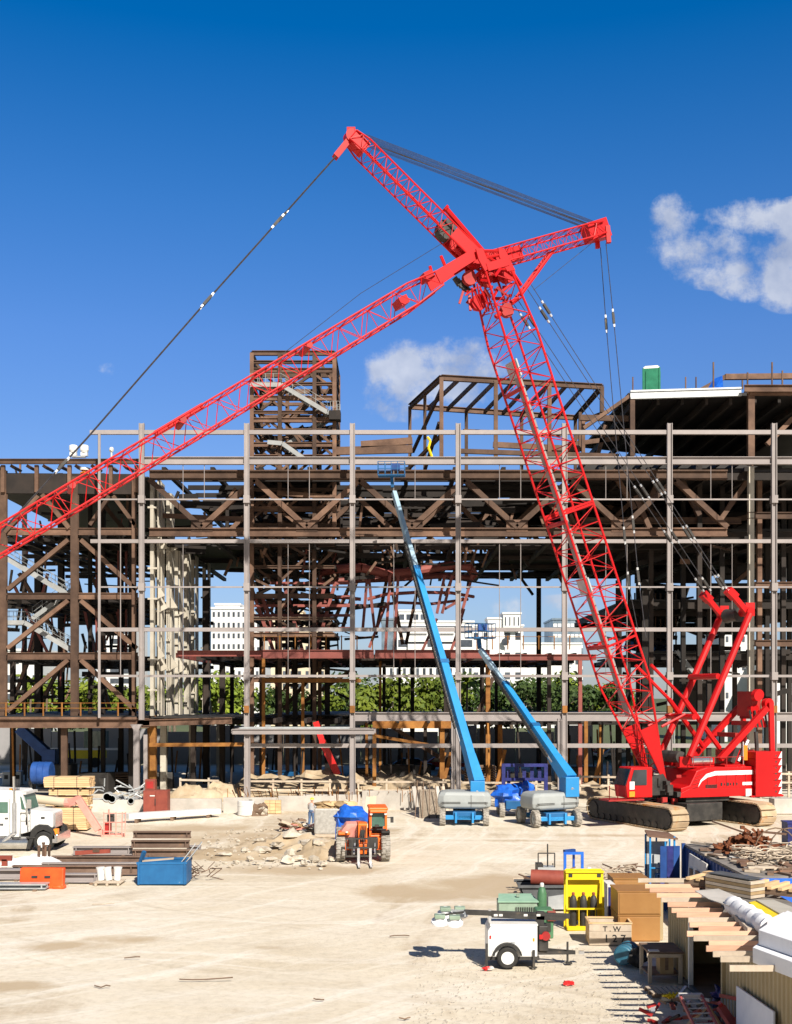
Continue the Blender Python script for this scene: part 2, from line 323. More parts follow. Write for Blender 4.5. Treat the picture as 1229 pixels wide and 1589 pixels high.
# ---------------------------------------------------------------- ground
def ground():
    xs = [-3000, -1200, -500, -250, -150, -100, -75] + [-60 + i * .8 for i in range(151)] + [75, 100, 150, 250, 500, 1200, 3000]
    ys = [-300, -60, -10, 5] + [16 + .28 * i for i in range(100)] + [44.5 + i * .6 for i in range(100)] + [110, 130, 160, 220, 350, 700, 1500, 3500]
    vs = []
    for y in ys:
        for x in xs:
            k = max(0, min(1, (60 - abs(x)) / 8)) * max(0, min(1, (104 - y) / 6)) * max(0, min(1, (y - 15) / 3))
            z = 0
            if k > 0:
                z = .035 * noise.fractal(Vector((x * .35, y * .22, 0)), 1.0, 2.0, 5) + .05 * noise.noise(Vector((x * .09, y * .1, 3)))
                rut = math.sin((x * .55 + y * 1.15 + 2 * noise.noise(Vector((x * .06, y * .06, 9)))) * 1.6)
                z += .018 * max(0, rut)
            vs.append((x, y, z * k - .02 * k))
    nx = len(xs)
    fs = [(j * nx + i, j * nx + i + 1, (j + 1) * nx + i + 1, (j + 1) * nx + i) for j in range(len(ys) - 1) for i in range(nx - 1)]
    mb = MB(); mb.v = [Vector(v) for v in vs]; mb.f = fs; mb.m = [0] * len(fs)
    m = bpy.data.materials.new('sandy_ground'); m.use_nodes = True; nt = m.node_tree; N = nt.nodes; L = nt.links
    b = N['Principled BSDF']; b.inputs['Roughness'].default_value = .95; b.inputs['Specular IOR Level'].default_value = .15
    g = N.new('ShaderNodeNewGeometry')
    def nz(scale, det=7, rough=.6, st=(1, 1, 1), rot=0, dist=0):
        mp = N.new('ShaderNodeMapping'); mp.inputs['Scale'].default_value = st; mp.inputs['Rotation'].default_value = (0, 0, rot)
        L.new(g.outputs['Position'], mp.inputs['Vector'])
        n = N.new('ShaderNodeTexNoise'); n.inputs['Scale'].default_value = scale; n.inputs['Detail'].default_value = det; n.inputs['Roughness'].default_value = rough
        n.inputs['Distortion'].default_value = dist
        L.new(mp.outputs[0], n.inputs['Vector']); return n.outputs['Fac']
    def ramp(f, stops):
        r = N.new('ShaderNodeValToRGB'); L.new(f, r.inputs[0])
        while len(r.color_ramp.elements) < len(stops): r.color_ramp.elements.new(.5)
        for e, (p, c) in zip(r.color_ramp.elements, stops): e.position = p; e.color = (*c, 1)
        return r.outputs[0]
    def mix(f, a, b_, bt='MIX'):
        x = N.new('ShaderNodeMix'); x.data_type = 'RGBA'; x.blend_type = bt
        for s_, v in (('Factor', f), ('A', a), ('B', b_)):
            if hasattr(v, 'links'): L.new(v, x.inputs[s_])
            elif s_ == 'Factor': x.inputs[s_].default_value = v
            else: x.inputs[s_].default_value = (*v, 1)
        return x.outputs['Result']
    base = ramp(nz(.16, 8, .62, (1, .55, 1)), [(.3, (.58, .49, .36)), (.5, (.675, .59, .46)), (.7, (.725, .65, .535))])
    damp = ramp(nz(.11, 9, .68, (1, .42, 1), .25, .6), [(.54, (0, 0, 0)), (.60, (.55, .55, .55)), (.72, (1, 1, 1))])
    c = mix(damp, base, (.42, .315, .20))
    streak = ramp(nz(.30, 7, .7, (.22, 1.6, 1), -.32, .4), [(.44, (0, 0, 0)), (.62, (1, 1, 1))])
    c = mix(ramp(streak, [(0, (0, 0, 0)), (1, (.5, .5, .5))]), c, (.77, .70, .59))
    def M0(op, a, b_=None):
        n = N.new('ShaderNodeMath'); n.operation = op
        for i, x in enumerate((a, b_)):
            if x is None: continue
            if hasattr(x, 'links'): L.new(x, n.inputs[i])
            else: n.inputs[i].default_value = x
        return n.outputs[0]
    s0 = N.new('ShaderNodeSeparateXYZ'); L.new(g.outputs['Position'], s0.inputs[0])
    wb = nz(.05, 3, .5)
    for cx_, cy_, ks, lo_, hi_, col_, st_ in ((-42, 78, .9, .50, .64, (.82, .765, .675), .7), (30, 95, .8, .56, .66, (.50, .415, .30), .42), (-12, -30, 1.3, .53, .66, (.84, .785, .70), .5)):
        dx = M0('SUBTRACT', s0.outputs['X'], cx_); dy = M0('SUBTRACT', s0.outputs['Y'], cy_)
        rr = M0('ADD', M0('SQRT', M0('ADD', M0('MULTIPLY', dx, dx), M0('MULTIPLY', dy, dy))), M0('MULTIPLY', wb, 7)); th = M0('ARCTAN2', dx, dy)
        cv_ = N.new('ShaderNodeCombineXYZ'); L.new(M0('MULTIPLY', rr, ks), cv_.inputs[0]); L.new(M0('MULTIPLY', th, 3.0), cv_.inputs[1])
        tn = N.new('ShaderNodeTexNoise'); tn.inputs['Scale'].default_value = 1.0; tn.inputs['Detail'].default_value = 7; tn.inputs['Roughness'].default_value = .7; L.new(cv_.outputs[0], tn.inputs['Vector'])
        c = mix(ramp(tn.outputs['Fac'], [(lo_, (0, 0, 0)), (hi_, (st_, st_, st_))]), c, col_)
    fine = ramp(nz(3.2, 8, .75), [(.3, (.84, .83, .81)), (.52, (1, 1, 1)), (.75, (1.06, 1.06, 1.06))])
    c = mix(1.0, c, fine, 'MULTIPLY')
    gravel = ramp(nz(16, 4, .8), [(.32, (.72, .70, .66)), (.45, (1, 1, 1))])
    gm = ramp(nz(.09, 5, .6, (1, 1, 1), 1.1), [(.48, (0, 0, 0)), (.6, (1, 1, 1))])
    c = mix(gm, c, mix(1.0, c, gravel, 'MULTIPLY'))
    # local damp and stained patches of the yard
    sp = N.new('ShaderNodeSeparateXYZ'); L.new(g.outputs['Position'], sp.inputs[0])
    def M_(op, a, b_=None, cl=False):
        n = N.new('ShaderNodeMath'); n.operation = op; n.use_clamp = cl
        for i, x in enumerate((a, b_)):
            if x is None: continue
            if hasattr(x, 'links'): L.new(x, n.inputs[i])
            else: n.inputs[i].default_value = x
        return n.outputs[0]
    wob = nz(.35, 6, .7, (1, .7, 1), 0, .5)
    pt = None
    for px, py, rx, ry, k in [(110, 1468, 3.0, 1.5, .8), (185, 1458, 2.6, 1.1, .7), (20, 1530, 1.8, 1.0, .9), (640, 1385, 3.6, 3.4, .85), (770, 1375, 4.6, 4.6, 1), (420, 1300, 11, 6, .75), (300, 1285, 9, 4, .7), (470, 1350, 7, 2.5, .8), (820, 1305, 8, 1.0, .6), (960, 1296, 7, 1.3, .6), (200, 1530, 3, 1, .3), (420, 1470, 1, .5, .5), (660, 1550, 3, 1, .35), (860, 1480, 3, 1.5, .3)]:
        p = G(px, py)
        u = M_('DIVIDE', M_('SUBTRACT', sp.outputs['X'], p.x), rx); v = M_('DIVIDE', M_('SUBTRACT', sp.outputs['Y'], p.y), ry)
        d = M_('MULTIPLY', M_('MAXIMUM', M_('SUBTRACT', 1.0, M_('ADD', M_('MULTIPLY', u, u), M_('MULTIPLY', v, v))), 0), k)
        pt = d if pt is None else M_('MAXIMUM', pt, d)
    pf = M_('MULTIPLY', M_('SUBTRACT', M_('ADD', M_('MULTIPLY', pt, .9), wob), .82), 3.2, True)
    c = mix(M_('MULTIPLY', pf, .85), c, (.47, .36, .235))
    far = ramp(M_('DIVIDE', sp.outputs['Y'], 1000), [(.138, (0, 0, 0)), (.142, (1, 1, 1))])
    c = mix(far, c, (.10, .12, .06))
    L.new(c, b.inputs['Base Color'])
    bp = N.new('ShaderNodeBump'); bp.inputs['Strength'].default_value = .55; bp.inputs['Distance'].default_value = .06
    L.new(nz(5, 9, .78), bp.inputs['Height']); L.new(bp.outputs[0], b.inputs['Normal'])
    o = mb.build('ground', m, smooth=True); struct(o)
ground()
# ================================================================ the steel building
YF, YB = 93.0, 95.2
def P3(px, py, Y): return W(px, py, Y)
# ---- grey facade frame -------------------------------------------------
ff = thing('facade_frame', 'grey primed steel grid of thin columns and girts screening the front of the rusty building', 'steel frame', (XA(547, YF), YF, 0))
mc = Members('column', gray, ff)
def vcol(px, ytop, ybot, w=.42, d=.34, Y=YF, M=mc, I=True):
    M.bar(P3(px, ybot, Y), P3(px, ytop, Y), d, w, up=(1, 0, 0), I=I)
for px in (220, 383, 547, 711, 876, 1039, 1201):
    if px == 220: vcol(px, 657, 1117)
    else: vcol(px, 657, 1240)
    mk = Members('splice_plate', gray, ff)
    for py in (775, 911, 1049):
        if px != 220 or py < 1049: mk.bar(P3(px, py + 6, YF - .03), P3(px, py - 6, YF - .03), .5, .56, up=(0, 1, 0))
    mk.finish()
for px in (703, 868): vcol(px, 1115, 1240, .3, .34)
mc.finish()
mg = Members('girt', gray, ff)
cols = [220, 383, 547, 711, 876, 1039, 1201, 1365]
def girt(py, th, x0=None, wid=.25, I=False, Yo=.12):
    xs = list(cols)
    if x0 is not None: xs = [x0] + xs
    for a, b in zip(xs, xs[1:]):
        e = 4 if a != x0 else 0
        mg.bar(P3(a + e, py, YF + Yo), P3(b - 4, py, YF + Yo), wid, th, I=I, t=.05)
girt(671, .34, 140, .3); girt(715, .62, None, .4, I=True); girt(775, .12, 141, .12); girt(840, .30, 141, .3)
girt(911, .12, 152, .12); girt(977, .32, 152, .3); girt(1049, .2, 152, .15)
for a, b in ((547, 711), (711, 876), (876, 1039), (1039, 1201), (1201, 1365)):
    mg.bar(P3(a + 4, 1112, YF + .1), P3(b - 4, 1112, YF + .1), .4, .72, I=True, t=.07)
for a, b in ((383, 547), (547, 711), (711, 876), (876, 1039), (1039, 1201), (1201, 1365)):
    mg.bar(P3(a + 4, 1157, YF + .12), P3(b - 4, 1157, YF + .12), .25, .34)
mg.finish()
mh = Members('sag_rod', gray, ff)
for a in cols[:-1]:
    for k, x in enumerate((a + 64, a + 97)):
        for y0, y1 in ((715, 775), (840, 1049)):
            if (a, y0) in ((220, 840),) and k == 1: continue
            mh.tube(P3(x, y1, YF + .12), P3(x, y0, YF + .12), .03, 4)
mh.tube(P3(154, 1114, YF), P3(154, 672, YF), .12, 6); mh.tube(P3(187, 1050, YF), P3(187, 840, YF), .04, 4)
mh.finish()
mk = Members('rusty_column_joint', orust, ff)
for px in (383, 547, 876, 1039, 1201): mk.bar(P3(px, 1106, YF - .05), P3(px, 1095, YF - .05), .4, .5, up=(0, 1, 0))
mk.finish()
# entrance canopy platform projecting from the facade
cp = thing('platform_canopy', 'low flat grey steel platform frame with open joists jutting from the building front', 'canopy', (XA(480, 90), 90, 0))
mm = Members('beam', gray, cp)
z = ZA(1135, 90); x0, x1 = XA(362, 90), XA(581, 90)
for Y in (89.5, 92.6): mm.bar((x0, Y, z), (x1, Y, z), .25, .42, I=True)
for i in range(9):
    x = x0 + (x1 - x0) * i / 8; mm.bar((x, 89.6, z + .02), (x, 92.4, z + .02), .2, .3)
mm.finish()
mm = Members('joist', galv, cp)
for k in range(4): mm.bar((x0 + .5, 90 + k * .62, z + .27), (x1 - 2, 90 + k * .62, z + .27), .25, .1)
mm.finish()
mm = Members('post', gray, cp)
for px in (383.5, 547): mm.bar((XA(px, 89.6), 89.8, 0), (XA(px, 89.6), 89.8, z - .2), .35, .45, up=(1, 0, 0), I=True)
mm.finish()

# ---- rusty main frame ---------------------------------------------------
bf = thing('building_frame', 'wide rusty brown steel building skeleton with trusses and open floors behind the cranes', 'steel building', (XA(600, 110), 112, 0))
bcol = Members('column', rust, bf); bdk = Members('dark_column', rustshade, bf)
bbm = Members('beam', rust, bf); bbd = Members('inner_beam', rustshade, bf)
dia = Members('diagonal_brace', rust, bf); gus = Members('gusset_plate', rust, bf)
flo = Members('floor_deck_and_shade_panel', deckm, bf); oc = Members('orange_post', orust, bf); rd = Members('red_beam', redox, bf)
def S(M, px0, py0, px1, py1, Y, w=.35, h=.45, I=False, Y2=None, up=(0, 1, 0)):
    return M.bar(P3(px0, py0, Y), P3(px1, py1, Y2 or Y), w, h, up=up, I=I)
# left wing front face
YL = 95
for px in (5, 116): S(bcol, px, 1112, px, 740 if px == 116 else 730, YL, .62, .4, True)
S(bcol, 208, 1112, 208, 745, YL, .3, .4)
for y, t in ((825, .6), (925, .55), (1018, .6)):
    for a, b in ((12, 110), (122, 214)): S(bbm, a, y, b, y, YL, .3, t, True, up=(0, 0, 1))
for y0, y1 in ((838, 915), (932, 1006), (1024, 1104)):
    S(dia, 106, y0, 12, y1, YL, .35, .4); S(dia, 126, y0, 212, y1, YL, .35, .4)
S(dia, 60, 770, 8, 826, YL, .35, .45); S(dia, 66, 768, 108, 820, YL, .35, .45)
S(dia, 140, 815, 170, 770, YL, .3, .4); S(dia, 176, 770, 210, 815, YL, .3, .4)
# left wing roof
for i, x in enumerate((5, 57, 108, 172, 212)): S(bcol, x, 764, x, 722, YL - .3, .3, .3)
S(bbm, -60, 716, 160, 716, YL - .6, .3, .42, True, up=(0, 0, 1)); S(bbm, 160, 716, 216, 716, YL - .6, .3, .42, True, up=(0, 0, 1))
for i in range(9): S(dia, -6 + i * 25, 724, 6 + i * 25, 730, YL, .25, .35, Y2=103)
S(bbd, -60, 750, 216, 752, YL + .3, .5, 1.7, up=(0, 0, 1))
LX0, LX1 = XA(-60, YL), XA(226, YL)
flo.bar((LX0, 113, ZA(737, YL)), (LX1, 113, ZA(737, YL)), 34, .12)
# left wing deck (level 1) and lower column line
flo.bar((LX0 - 1, 111.5, ZA(1113, 94)), (LX1, 111.5, ZA(1113, 94)), 35.4, .2)
S(bbm, -60, 1122, 232, 1122, 93.8, .5, .8, up=(0, 0, 1), I=True); S(bbm, 214, 1122, 360, 1118, 93.8, .4, .55, up=(0, 0, 1), I=True)
for px in (100,): S(bcol, px, 1210, px, 1127, 94.5, .5, .35)
S(bbm, -60, 1114.5, 212, 1114.5, 93.6, .25, .2, up=(0, 0, 1))
# ground floor columns (front row) with capital
zc = Members('pale_column', gray, bf)
zc.bar(P3(212, 1256, 88), P3(212, 1132, 88), .42, .42, up=(0, 1, 0)); zc.new().bar(P3(212, 1132, 88), P3(212, 1124, 88), .42, .42, w2=.9, h2=.5, up=(0, 1, 0))
zc.bar(P3(226, 1240, 92.6), P3(226, 1140, 92.6), .3, .3, up=(0, 1, 0)); zc.finish()
# middle truss, front plane and back plane; purlins between
PTS = dict(top=737, bot=826)
def truss(Y, x0, x1, ztop, zbot, bay, M, Mb, w, chord=.8, ph=0, gp=True):
    Mb.bar((x0, Y, ztop), (x1, Y, ztop), .5, chord, I=True, t=.12)
    n = max(2, round((x1 - x0) / bay)); d = (x1 - x0) / n
    for i in range(n):
        a, b = x0 + i * d, x0 + (i + 1) * d
        Mb.bar((a, Y, zbot), (b, Y, zbot), .5, chord * .9, I=True, t=.1)
        if (i + ph) % 2: M.bar((a, Y, ztop - .4), (b, Y, zbot + .4), w * .8, w, up=(0, 1, 0))
        else: M.bar((a, Y, zbot + .4), (b, Y, ztop - .4), w * .8, w, up=(0, 1, 0))
        if (i + ph) % 2 == 0 and gp: gus.bar((a - .9, Y - .05, zbot + .55), (a + .9, Y - .05, zbot + .55), .1, 1.0)
ZT, ZB = ZA(737, YB), ZA(826, YB)
X0, X1 = XA(232, YB), XA(1120, YB)
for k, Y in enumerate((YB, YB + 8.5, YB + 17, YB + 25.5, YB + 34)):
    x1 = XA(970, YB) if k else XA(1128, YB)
    truss(Y, X0 + (k > 0) * 4.5, x1 + (k > 0) * 7, ZT, ZB, 4.36, dia if k in (0, 4) else Members('inner_diagonal', rustshade, bf) if False else dia, bbm if k == 0 else bbd, .5 if k else .55, ph=(k % 2) ^ 1, gp=k == 0)
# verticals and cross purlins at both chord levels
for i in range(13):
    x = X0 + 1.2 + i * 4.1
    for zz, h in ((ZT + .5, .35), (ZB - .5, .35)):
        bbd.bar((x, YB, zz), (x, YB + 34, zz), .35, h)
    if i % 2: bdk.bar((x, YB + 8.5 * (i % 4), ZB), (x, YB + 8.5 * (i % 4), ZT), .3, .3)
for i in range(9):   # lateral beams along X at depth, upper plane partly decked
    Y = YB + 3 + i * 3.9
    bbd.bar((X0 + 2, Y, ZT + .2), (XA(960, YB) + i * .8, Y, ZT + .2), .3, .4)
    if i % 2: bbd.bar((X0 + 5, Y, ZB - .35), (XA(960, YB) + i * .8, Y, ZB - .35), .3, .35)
for a, b, y0, y1 in ((383, 520, 3, 11), (560, 700, 9, 20), (740, 880, 3, 13), (250, 330, 18, 30), (620, 720, 24, 33), (820, 960, 15, 31)):
    xa, xb = XA(a, YB), XA(b, YB)
    flo.bar((xa, YB + (y0 + y1) / 2, ZT + .75), (xb, YB + (y0 + y1) / 2, ZT + .75), y1 - y0, .12)
for a, b, y0, y1 in ((240, 420, 10, 30), (560, 640, 20, 30), (780, 930, 12, 24)):
    flo.bar((XA(a, YB), YB + (y0 + y1) / 2, ZB + .2), (XA(b, YB), YB + (y0 + y1) / 2, ZB + .2), y1 - y0, .12)
# ties hung below the front truss
S(bbm, 250, 800, 380, 806, YB + 3, .3, .4, up=(0, 0, 1)); S(bbm, 430, 765, 520, 772, YB + 5, .3, .4, up=(0, 0, 1))
S(bbm, 560, 690, 640, 684, YB + 6, .3, .6, up=(0, 0, 1)); S(bbm, 520, 700, 640, 697, YB + 6, .3, .7, up=(0, 0, 1)); S(bbm, 765, 690, 900, 697, YB + 8, .3, .5, up=(0, 0, 1))
S(bbm, 711, 700, 960, 708, YB + 4, .3, .4, up=(0, 0, 1))
# level-two red beam line and deck (y 1015)
Z2 = ZA(1015, YB)
S(rd, 275, 1014, 408, 1014, YB, .3, .5, up=(0, 0, 1), I=True)
S(rd, 408, 1015, 580, 1015, YB - .6, .35, .72, up=(0, 0, 1), I=True); S(rd, 582, 1015, 760, 1015, YB - .2, .35, .72, up=(0, 0, 1), I=True)
S(rd, 760, 1020, 925, 1020, YB, .35, .5, up=(0, 0, 1), I=True)
for i in range(17):
    x = XA(275, YB) + 2.1 * i
    (rd if i % 3 == 0 else bbd).bar((x, YB, Z2 - .1), (x, YB + 34, Z2 - .1), .25, .4)
for Y in (YB + 8.5, YB + 17, YB + 25.5, YB + 34): bbd.bar((XA(275, YB), Y, Z2), (XA(940, YB), Y, Z2), .3, .55)
for a, b, y0, y1 in ((410, 560, 1, 12), (590, 690, 4, 16), (300, 380, 16, 28), (740, 860, 18, 30)):
    flo.bar((XA(a, YB), YB + (y0 + y1) / 2, Z2 + .28), (XA(b, YB), YB + (y0 + y1) / 2, Z2 + .28), y1 - y0, .1)
# level-one deck edge (y 1112) and its beams
Z1 = ZA(1113, YB)
for i in range(20):
    x = XA(235, YB) + 2.6 * i
    bbd.bar((x, YB, Z1 - .3), (x, YB + 34, Z1 - .3), .25, .4)
flo.bar((XA(400, YB), YB + 21, Z1), (XA(1160, YB), YB + 21, Z1), 24, .12); flo.bar((XA(232, YB), YB + 8, Z1 - .02), (XA(372, YB), YB + 8, Z1 - .02), 15, .12)
for Y in (YB + 8.5, YB + 17, YB + 34): bbd.bar((XA(-60, YB), Y, Z1 - .6), (XA(1200, YB), Y, Z1 - .6), .3, .5)
# ochre lower beam at ground floor, sloping beam
S(oc, 232, 1156, 400, 1155, 93.6, .3, .3, up=(0, 0, 1)); S(oc, 580, 1122, 700, 1122, 97, .3, .9, up=(0, 0, 1))
S(oc, 583, 1142, 690, 1160, 97, .2, .25, up=(0, 0, 1)); S(oc, 411, 1056, 560, 1056, 100, .3, .35, up=(0, 0, 1))
# inner columns: orange-stained posts low, dark posts higher
rng = random.Random(3)
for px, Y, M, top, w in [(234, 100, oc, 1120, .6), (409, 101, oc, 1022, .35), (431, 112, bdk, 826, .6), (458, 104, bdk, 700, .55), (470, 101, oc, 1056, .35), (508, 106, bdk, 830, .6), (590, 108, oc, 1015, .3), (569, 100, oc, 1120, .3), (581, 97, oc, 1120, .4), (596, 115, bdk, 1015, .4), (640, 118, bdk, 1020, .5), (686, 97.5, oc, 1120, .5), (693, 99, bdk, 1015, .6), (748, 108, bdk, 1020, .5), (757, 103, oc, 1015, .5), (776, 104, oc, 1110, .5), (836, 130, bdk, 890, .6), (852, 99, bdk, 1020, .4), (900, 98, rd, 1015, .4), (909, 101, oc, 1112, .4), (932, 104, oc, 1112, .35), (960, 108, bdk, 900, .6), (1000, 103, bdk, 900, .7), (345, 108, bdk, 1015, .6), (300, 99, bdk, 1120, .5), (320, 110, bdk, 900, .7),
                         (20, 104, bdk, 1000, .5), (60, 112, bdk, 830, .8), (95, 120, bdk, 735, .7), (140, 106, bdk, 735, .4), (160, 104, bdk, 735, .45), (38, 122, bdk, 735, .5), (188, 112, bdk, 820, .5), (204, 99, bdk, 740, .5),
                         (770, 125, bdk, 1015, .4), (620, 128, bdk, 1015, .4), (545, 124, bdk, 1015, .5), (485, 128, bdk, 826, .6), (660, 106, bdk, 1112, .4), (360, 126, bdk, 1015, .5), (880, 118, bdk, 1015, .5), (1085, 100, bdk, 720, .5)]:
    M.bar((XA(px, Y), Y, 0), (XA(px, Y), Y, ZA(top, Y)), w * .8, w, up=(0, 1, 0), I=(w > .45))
for px, Y in ((700, 98), (690, 98), (784, 103), (935, 104)):   # orange knee braces
    oc.bar((XA(px, Y) - .9, Y, 0), (XA(px, Y), Y, 3.6), .3, .3)
# braces in the ground and middle storeys
for a in [(600, 1122, 720, 1200, 99), (583, 985, 600, 900, 118), (520, 960, 560, 870, 112), (560, 880, 530, 980, 112), (600, 870, 625, 1000, 112), (630, 1000, 655, 880, 120), (740, 1110, 770, 1040, 104),
          (440, 1100, 500, 1030, 110), (470, 1090, 545, 1040, 112), (150, 770, 208, 840, 104), (30, 890, 90, 990, 112), (140, 890, 190, 990, 112), (120, 900, 170, 1100, 118), (60, 980, 20, 1090, 118), (100, 1020, 60, 1100, 118)]:
    S(dia, *a[:5], .35, .45)
# left wing interior: floors of thin beams
for py, n in ((825, 6), (925, 6), (1018, 6)):
    zz = ZA(py, YL) - .1
    for k in range(n):
        Y = YL + 4 + k * 6
        bbd.bar((XA(-60, YL), Y, zz), (XA(230, YL), Y, zz), .3, .4)
    for k in range(9): bbd.bar((XA(-20 + 28 * k, YL), YL, zz), (XA(-20 + 28 * k, YL), YL + 34, zz), .25, .35)
flo.bar((XA(120, YL), 104, ZA(923, YL)), (LX1, 104, ZA(923, YL)), 10, .15); flo.bar((XA(60, YL), 108, ZA(823, YL)), (LX1, 108, ZA(823, YL)), 20, .15); flo.new(6).box((XA(180, 112), 114, ZA(955, 112)), (4, .3, 2.6))
for x in (150, 162, 184, 196): S(rd, x, 1010, x, 830, 106, .2, .2)
for a in ((20, 905, 75, 1015), (74, 890, 44, 1015), (196, 1015, 176, 920), (146, 1015, 128, 930)): S(rd, a[0], a[1], a[2], a[3], 110, .25, .3)
# right wing: full floors in shade
XR0, XR1 = XA(905, YB), XA(1420, YB)
for py, y0, y1, xo in ((727, 1, 38, 0), (806, 6, 40, 0), (913, 12, 42, 6), (1000, 16, 44, 9)):
    zz = ZA(py, YB)
    flo.bar((XR0 + xo, YB + (y0 + y1) / 2, zz), (XR1, YB + (y0 + y1) / 2, zz), y1 - y0, .2)
    for k in range(4): bbd.bar((XR0 + xo, YB + y0 + k * 10, zz - .5), (XR1, YB + y0 + k * 10, zz - .5), .3, .6)
    for k in range(8): bbd.bar((XR0 + xo + k * 3.6, YB + y0, zz - .45), (XR0 + xo + k * 3.6, YB + y1, zz - .45), .25, .45)
for py, x0, x1 in ((800, 1160, 1400), (908, 1170, 1400), (998, 1168, 1400), (808, 905, 1150)): S(bbm, x0, py, x1, py, YB + (.3 if x0 > 1000 else 5), .35, .55, up=(0, 0, 1), I=True)
for px in (1165,): zcol = Members('pale_column', beige, bf); S(zcol, px, 1240, px, 725, YB + .4, .45, .5); zcol.finish()
for px, Y in ((1178, 99), (1120, 102), (1060, 106), (1100, 110), (1010, 104), (975, 112), (1040, 118), (1140, 118), (1190, 108), (1215, 103), (990, 124), (1085, 128), (1225, 112)):
    (bcol if Y < 101 else bdk).bar((XA(px, Y), Y, 0), (XA(px, Y), Y, ZA(727, YB)), .4, .45, up=(0, 1, 0))
for a in ((985, 770, 1010, 825, 97), (950, 730, 985, 790, 97), (1030, 730, 1000, 790, 97), (1050, 730, 1085, 800, 97), (1170, 730, 1115, 810, 97), (1180, 870, 1100, 940, 112), (960, 850, 1010, 810, 104), (1190, 690, 1229, 650, 99)): S(dia, *a[:5], .4, .5)
for px0, px1, y0, y1, Y in ((985, 1240, 727, 812, 124), (985, 1100, 815, 905, 130), (1120, 1240, 810, 900, 126), (1090, 1160, 905, 985, 128), (1165, 1240, 920, 960, 124), (960, 1040, 735, 860, 118), (1175, 1240, 1010, 1060, 120), (1045, 1118, 1000, 1112, 124), (1165, 1200, 1040, 1112, 124)):
    a, b = P3(px0, y0, Y), P3(px1, y1, Y); flo.new(6).box((a + b) / 2, (abs(b.x - a.x), .3, abs(a.z - b.z)))  # upright dark panels added to stand for deep shade in the wing
wfr = Members('glazed_screen', glass, bf); wfr.bar(P3(985, 955, 128), P3(1052, 965, 122), 8, .15, up=(0, 1, 0)); wfr.finish()
for i in range(9): S(bbm, 985 + i * 8, 920, 985 + i * 8, 1000, 121.8 + .5 * (8 - i), .15, .12)
for i in range(120):   # left wing clutter
    r_ = random.Random(900 + i); x0 = r_.uniform(-5, 200); y0 = r_.uniform(745, 1100); Y = r_.uniform(98, 124)
    if r_.random() < .5: S(bbd, x0, y0, x0 + r_.uniform(12, 60), y0 + r_.uniform(-3, 3), Y, .2, r_.uniform(.1, .4), up=(0, 0, 1))
    else: S(rd if i % 5 == 0 else dia if i % 2 == 0 else bbd, x0, y0, x0 + r_.uniform(-12, 12), y0 - r_.uniform(18, 55), Y, r_.uniform(.1, .22), .2)
for i in range(110):   # hanging steel round the shoring and under the second floor
    r_ = random.Random(1300 + i); x0 = r_.uniform(395, 740) if i % 2 else r_.uniform(395, 545); y0 = r_.uniform(845, 1100) if i % 2 == 0 else r_.uniform(850, 905); Y = r_.uniform(99, 124)
    if r_.random() < .5: S(bbd, x0, y0, x0 + r_.uniform(10, 60), y0 + r_.uniform(-10, 10), Y, .2, r_.uniform(.1, .35), up=(0, 0, 1))
    else: S(rd if i % 4 == 0 else dia if i % 2 else bbd, x0, y0, x0 + r_.uniform(-25, 25), y0 - r_.uniform(18, 60), Y, r_.uniform(.1, .22), .2)
for i in range(90):   # ground floor props and shores
    r_ = random.Random(1700 + i); x0 = r_.uniform(10, 1220); Y = r_.uniform(98, 126); zt_ = r_.uniform(2, 6.4)
    (oc if i % 4 == 0 else bdk).bar((XA(x0, Y), Y, 0), (XA(x0, Y) + r_.uniform(-.5, .5), Y, zt_), .15, r_.uniform(.12, .3), up=(0, 1, 0))
for i in range(46):
    r_ = random.Random(i); x0 = r_.uniform(930, 1200); y0 = r_.uniform(735, 1100); Y = r_.uniform(100, 126)
    S(r_.choice((bbd, bbd, dia)), x0, y0, x0 + r_.uniform(15, 70), y0 + r_.uniform(-14, 14), Y, .2, r_.uniform(.15, .5), up=(0, 0, 1))
# loose steel, pipes and plates inside the middle truss
for i in range(230):
    r_ = random.Random(100 + i); x0 = r_.uniform(235, 900); y0 = r_.uniform(732, 842); Y = r_.uniform(99, 126)
    k = (Y - YB) / Y; y0 = HZ - (HZ - y0) * YB / Y
    if r_.random() < .55: S(bbd, x0, y0, x0 + r_.uniform(15, 80), y0 + r_.uniform(-6, 6), Y, .2, r_.uniform(.15, .6), up=(0, 0, 1))
    else: S(dia if i % 2 == 0 else bbd, x0, y0, x0 + r_.uniform(-24, 24), y0 + r_.uniform(14, 40), Y, r_.uniform(.1, .28), .3)
# right rooftop storey: deck with bright edge, dark beneath
YR = 97.5; zr = ZA(614, YR)
pl = [W(975, 614, YR), W(1152, 606, YR), W(1290, 600, YR), W(1290, 690, 132), W(905, 668, 118)]
pl = [Vector((p.x, p.y, zr)) for p in pl]
flo.new(9).prism(pl, (0, 0, 0), (0, 0, .25))
flo.bar((XA(985, YR), 128, ZA(690, YR)), (XA(1400, YR), 128, ZA(690, YR)), .3, 9)  # upright dark sheet across the back, not a floor
we = Members('white_edge_beam', galv, bf); we.bar(W(978, 613, YR - .4), W(1150, 608, YR - .4), .35, .75, I=True, t=.14); we.finish()
S(bbm, 1155, 603, 1330, 603, YR - 1.2, .4, .6, up=(0, 0, 1), I=True); S(bbm, 1163, 611, 1330, 611, YR - .8, .3, .3, up=(0, 0, 1))
S(bcol, 981, 708, 981, 618, YR - .3, .4, .4, True); S(bcol, 1165, 722, 1165, 608, YR - .6, .55, .45, True); S(bcol, 905, 715, 905, 648, YR + 4, .3, .35)
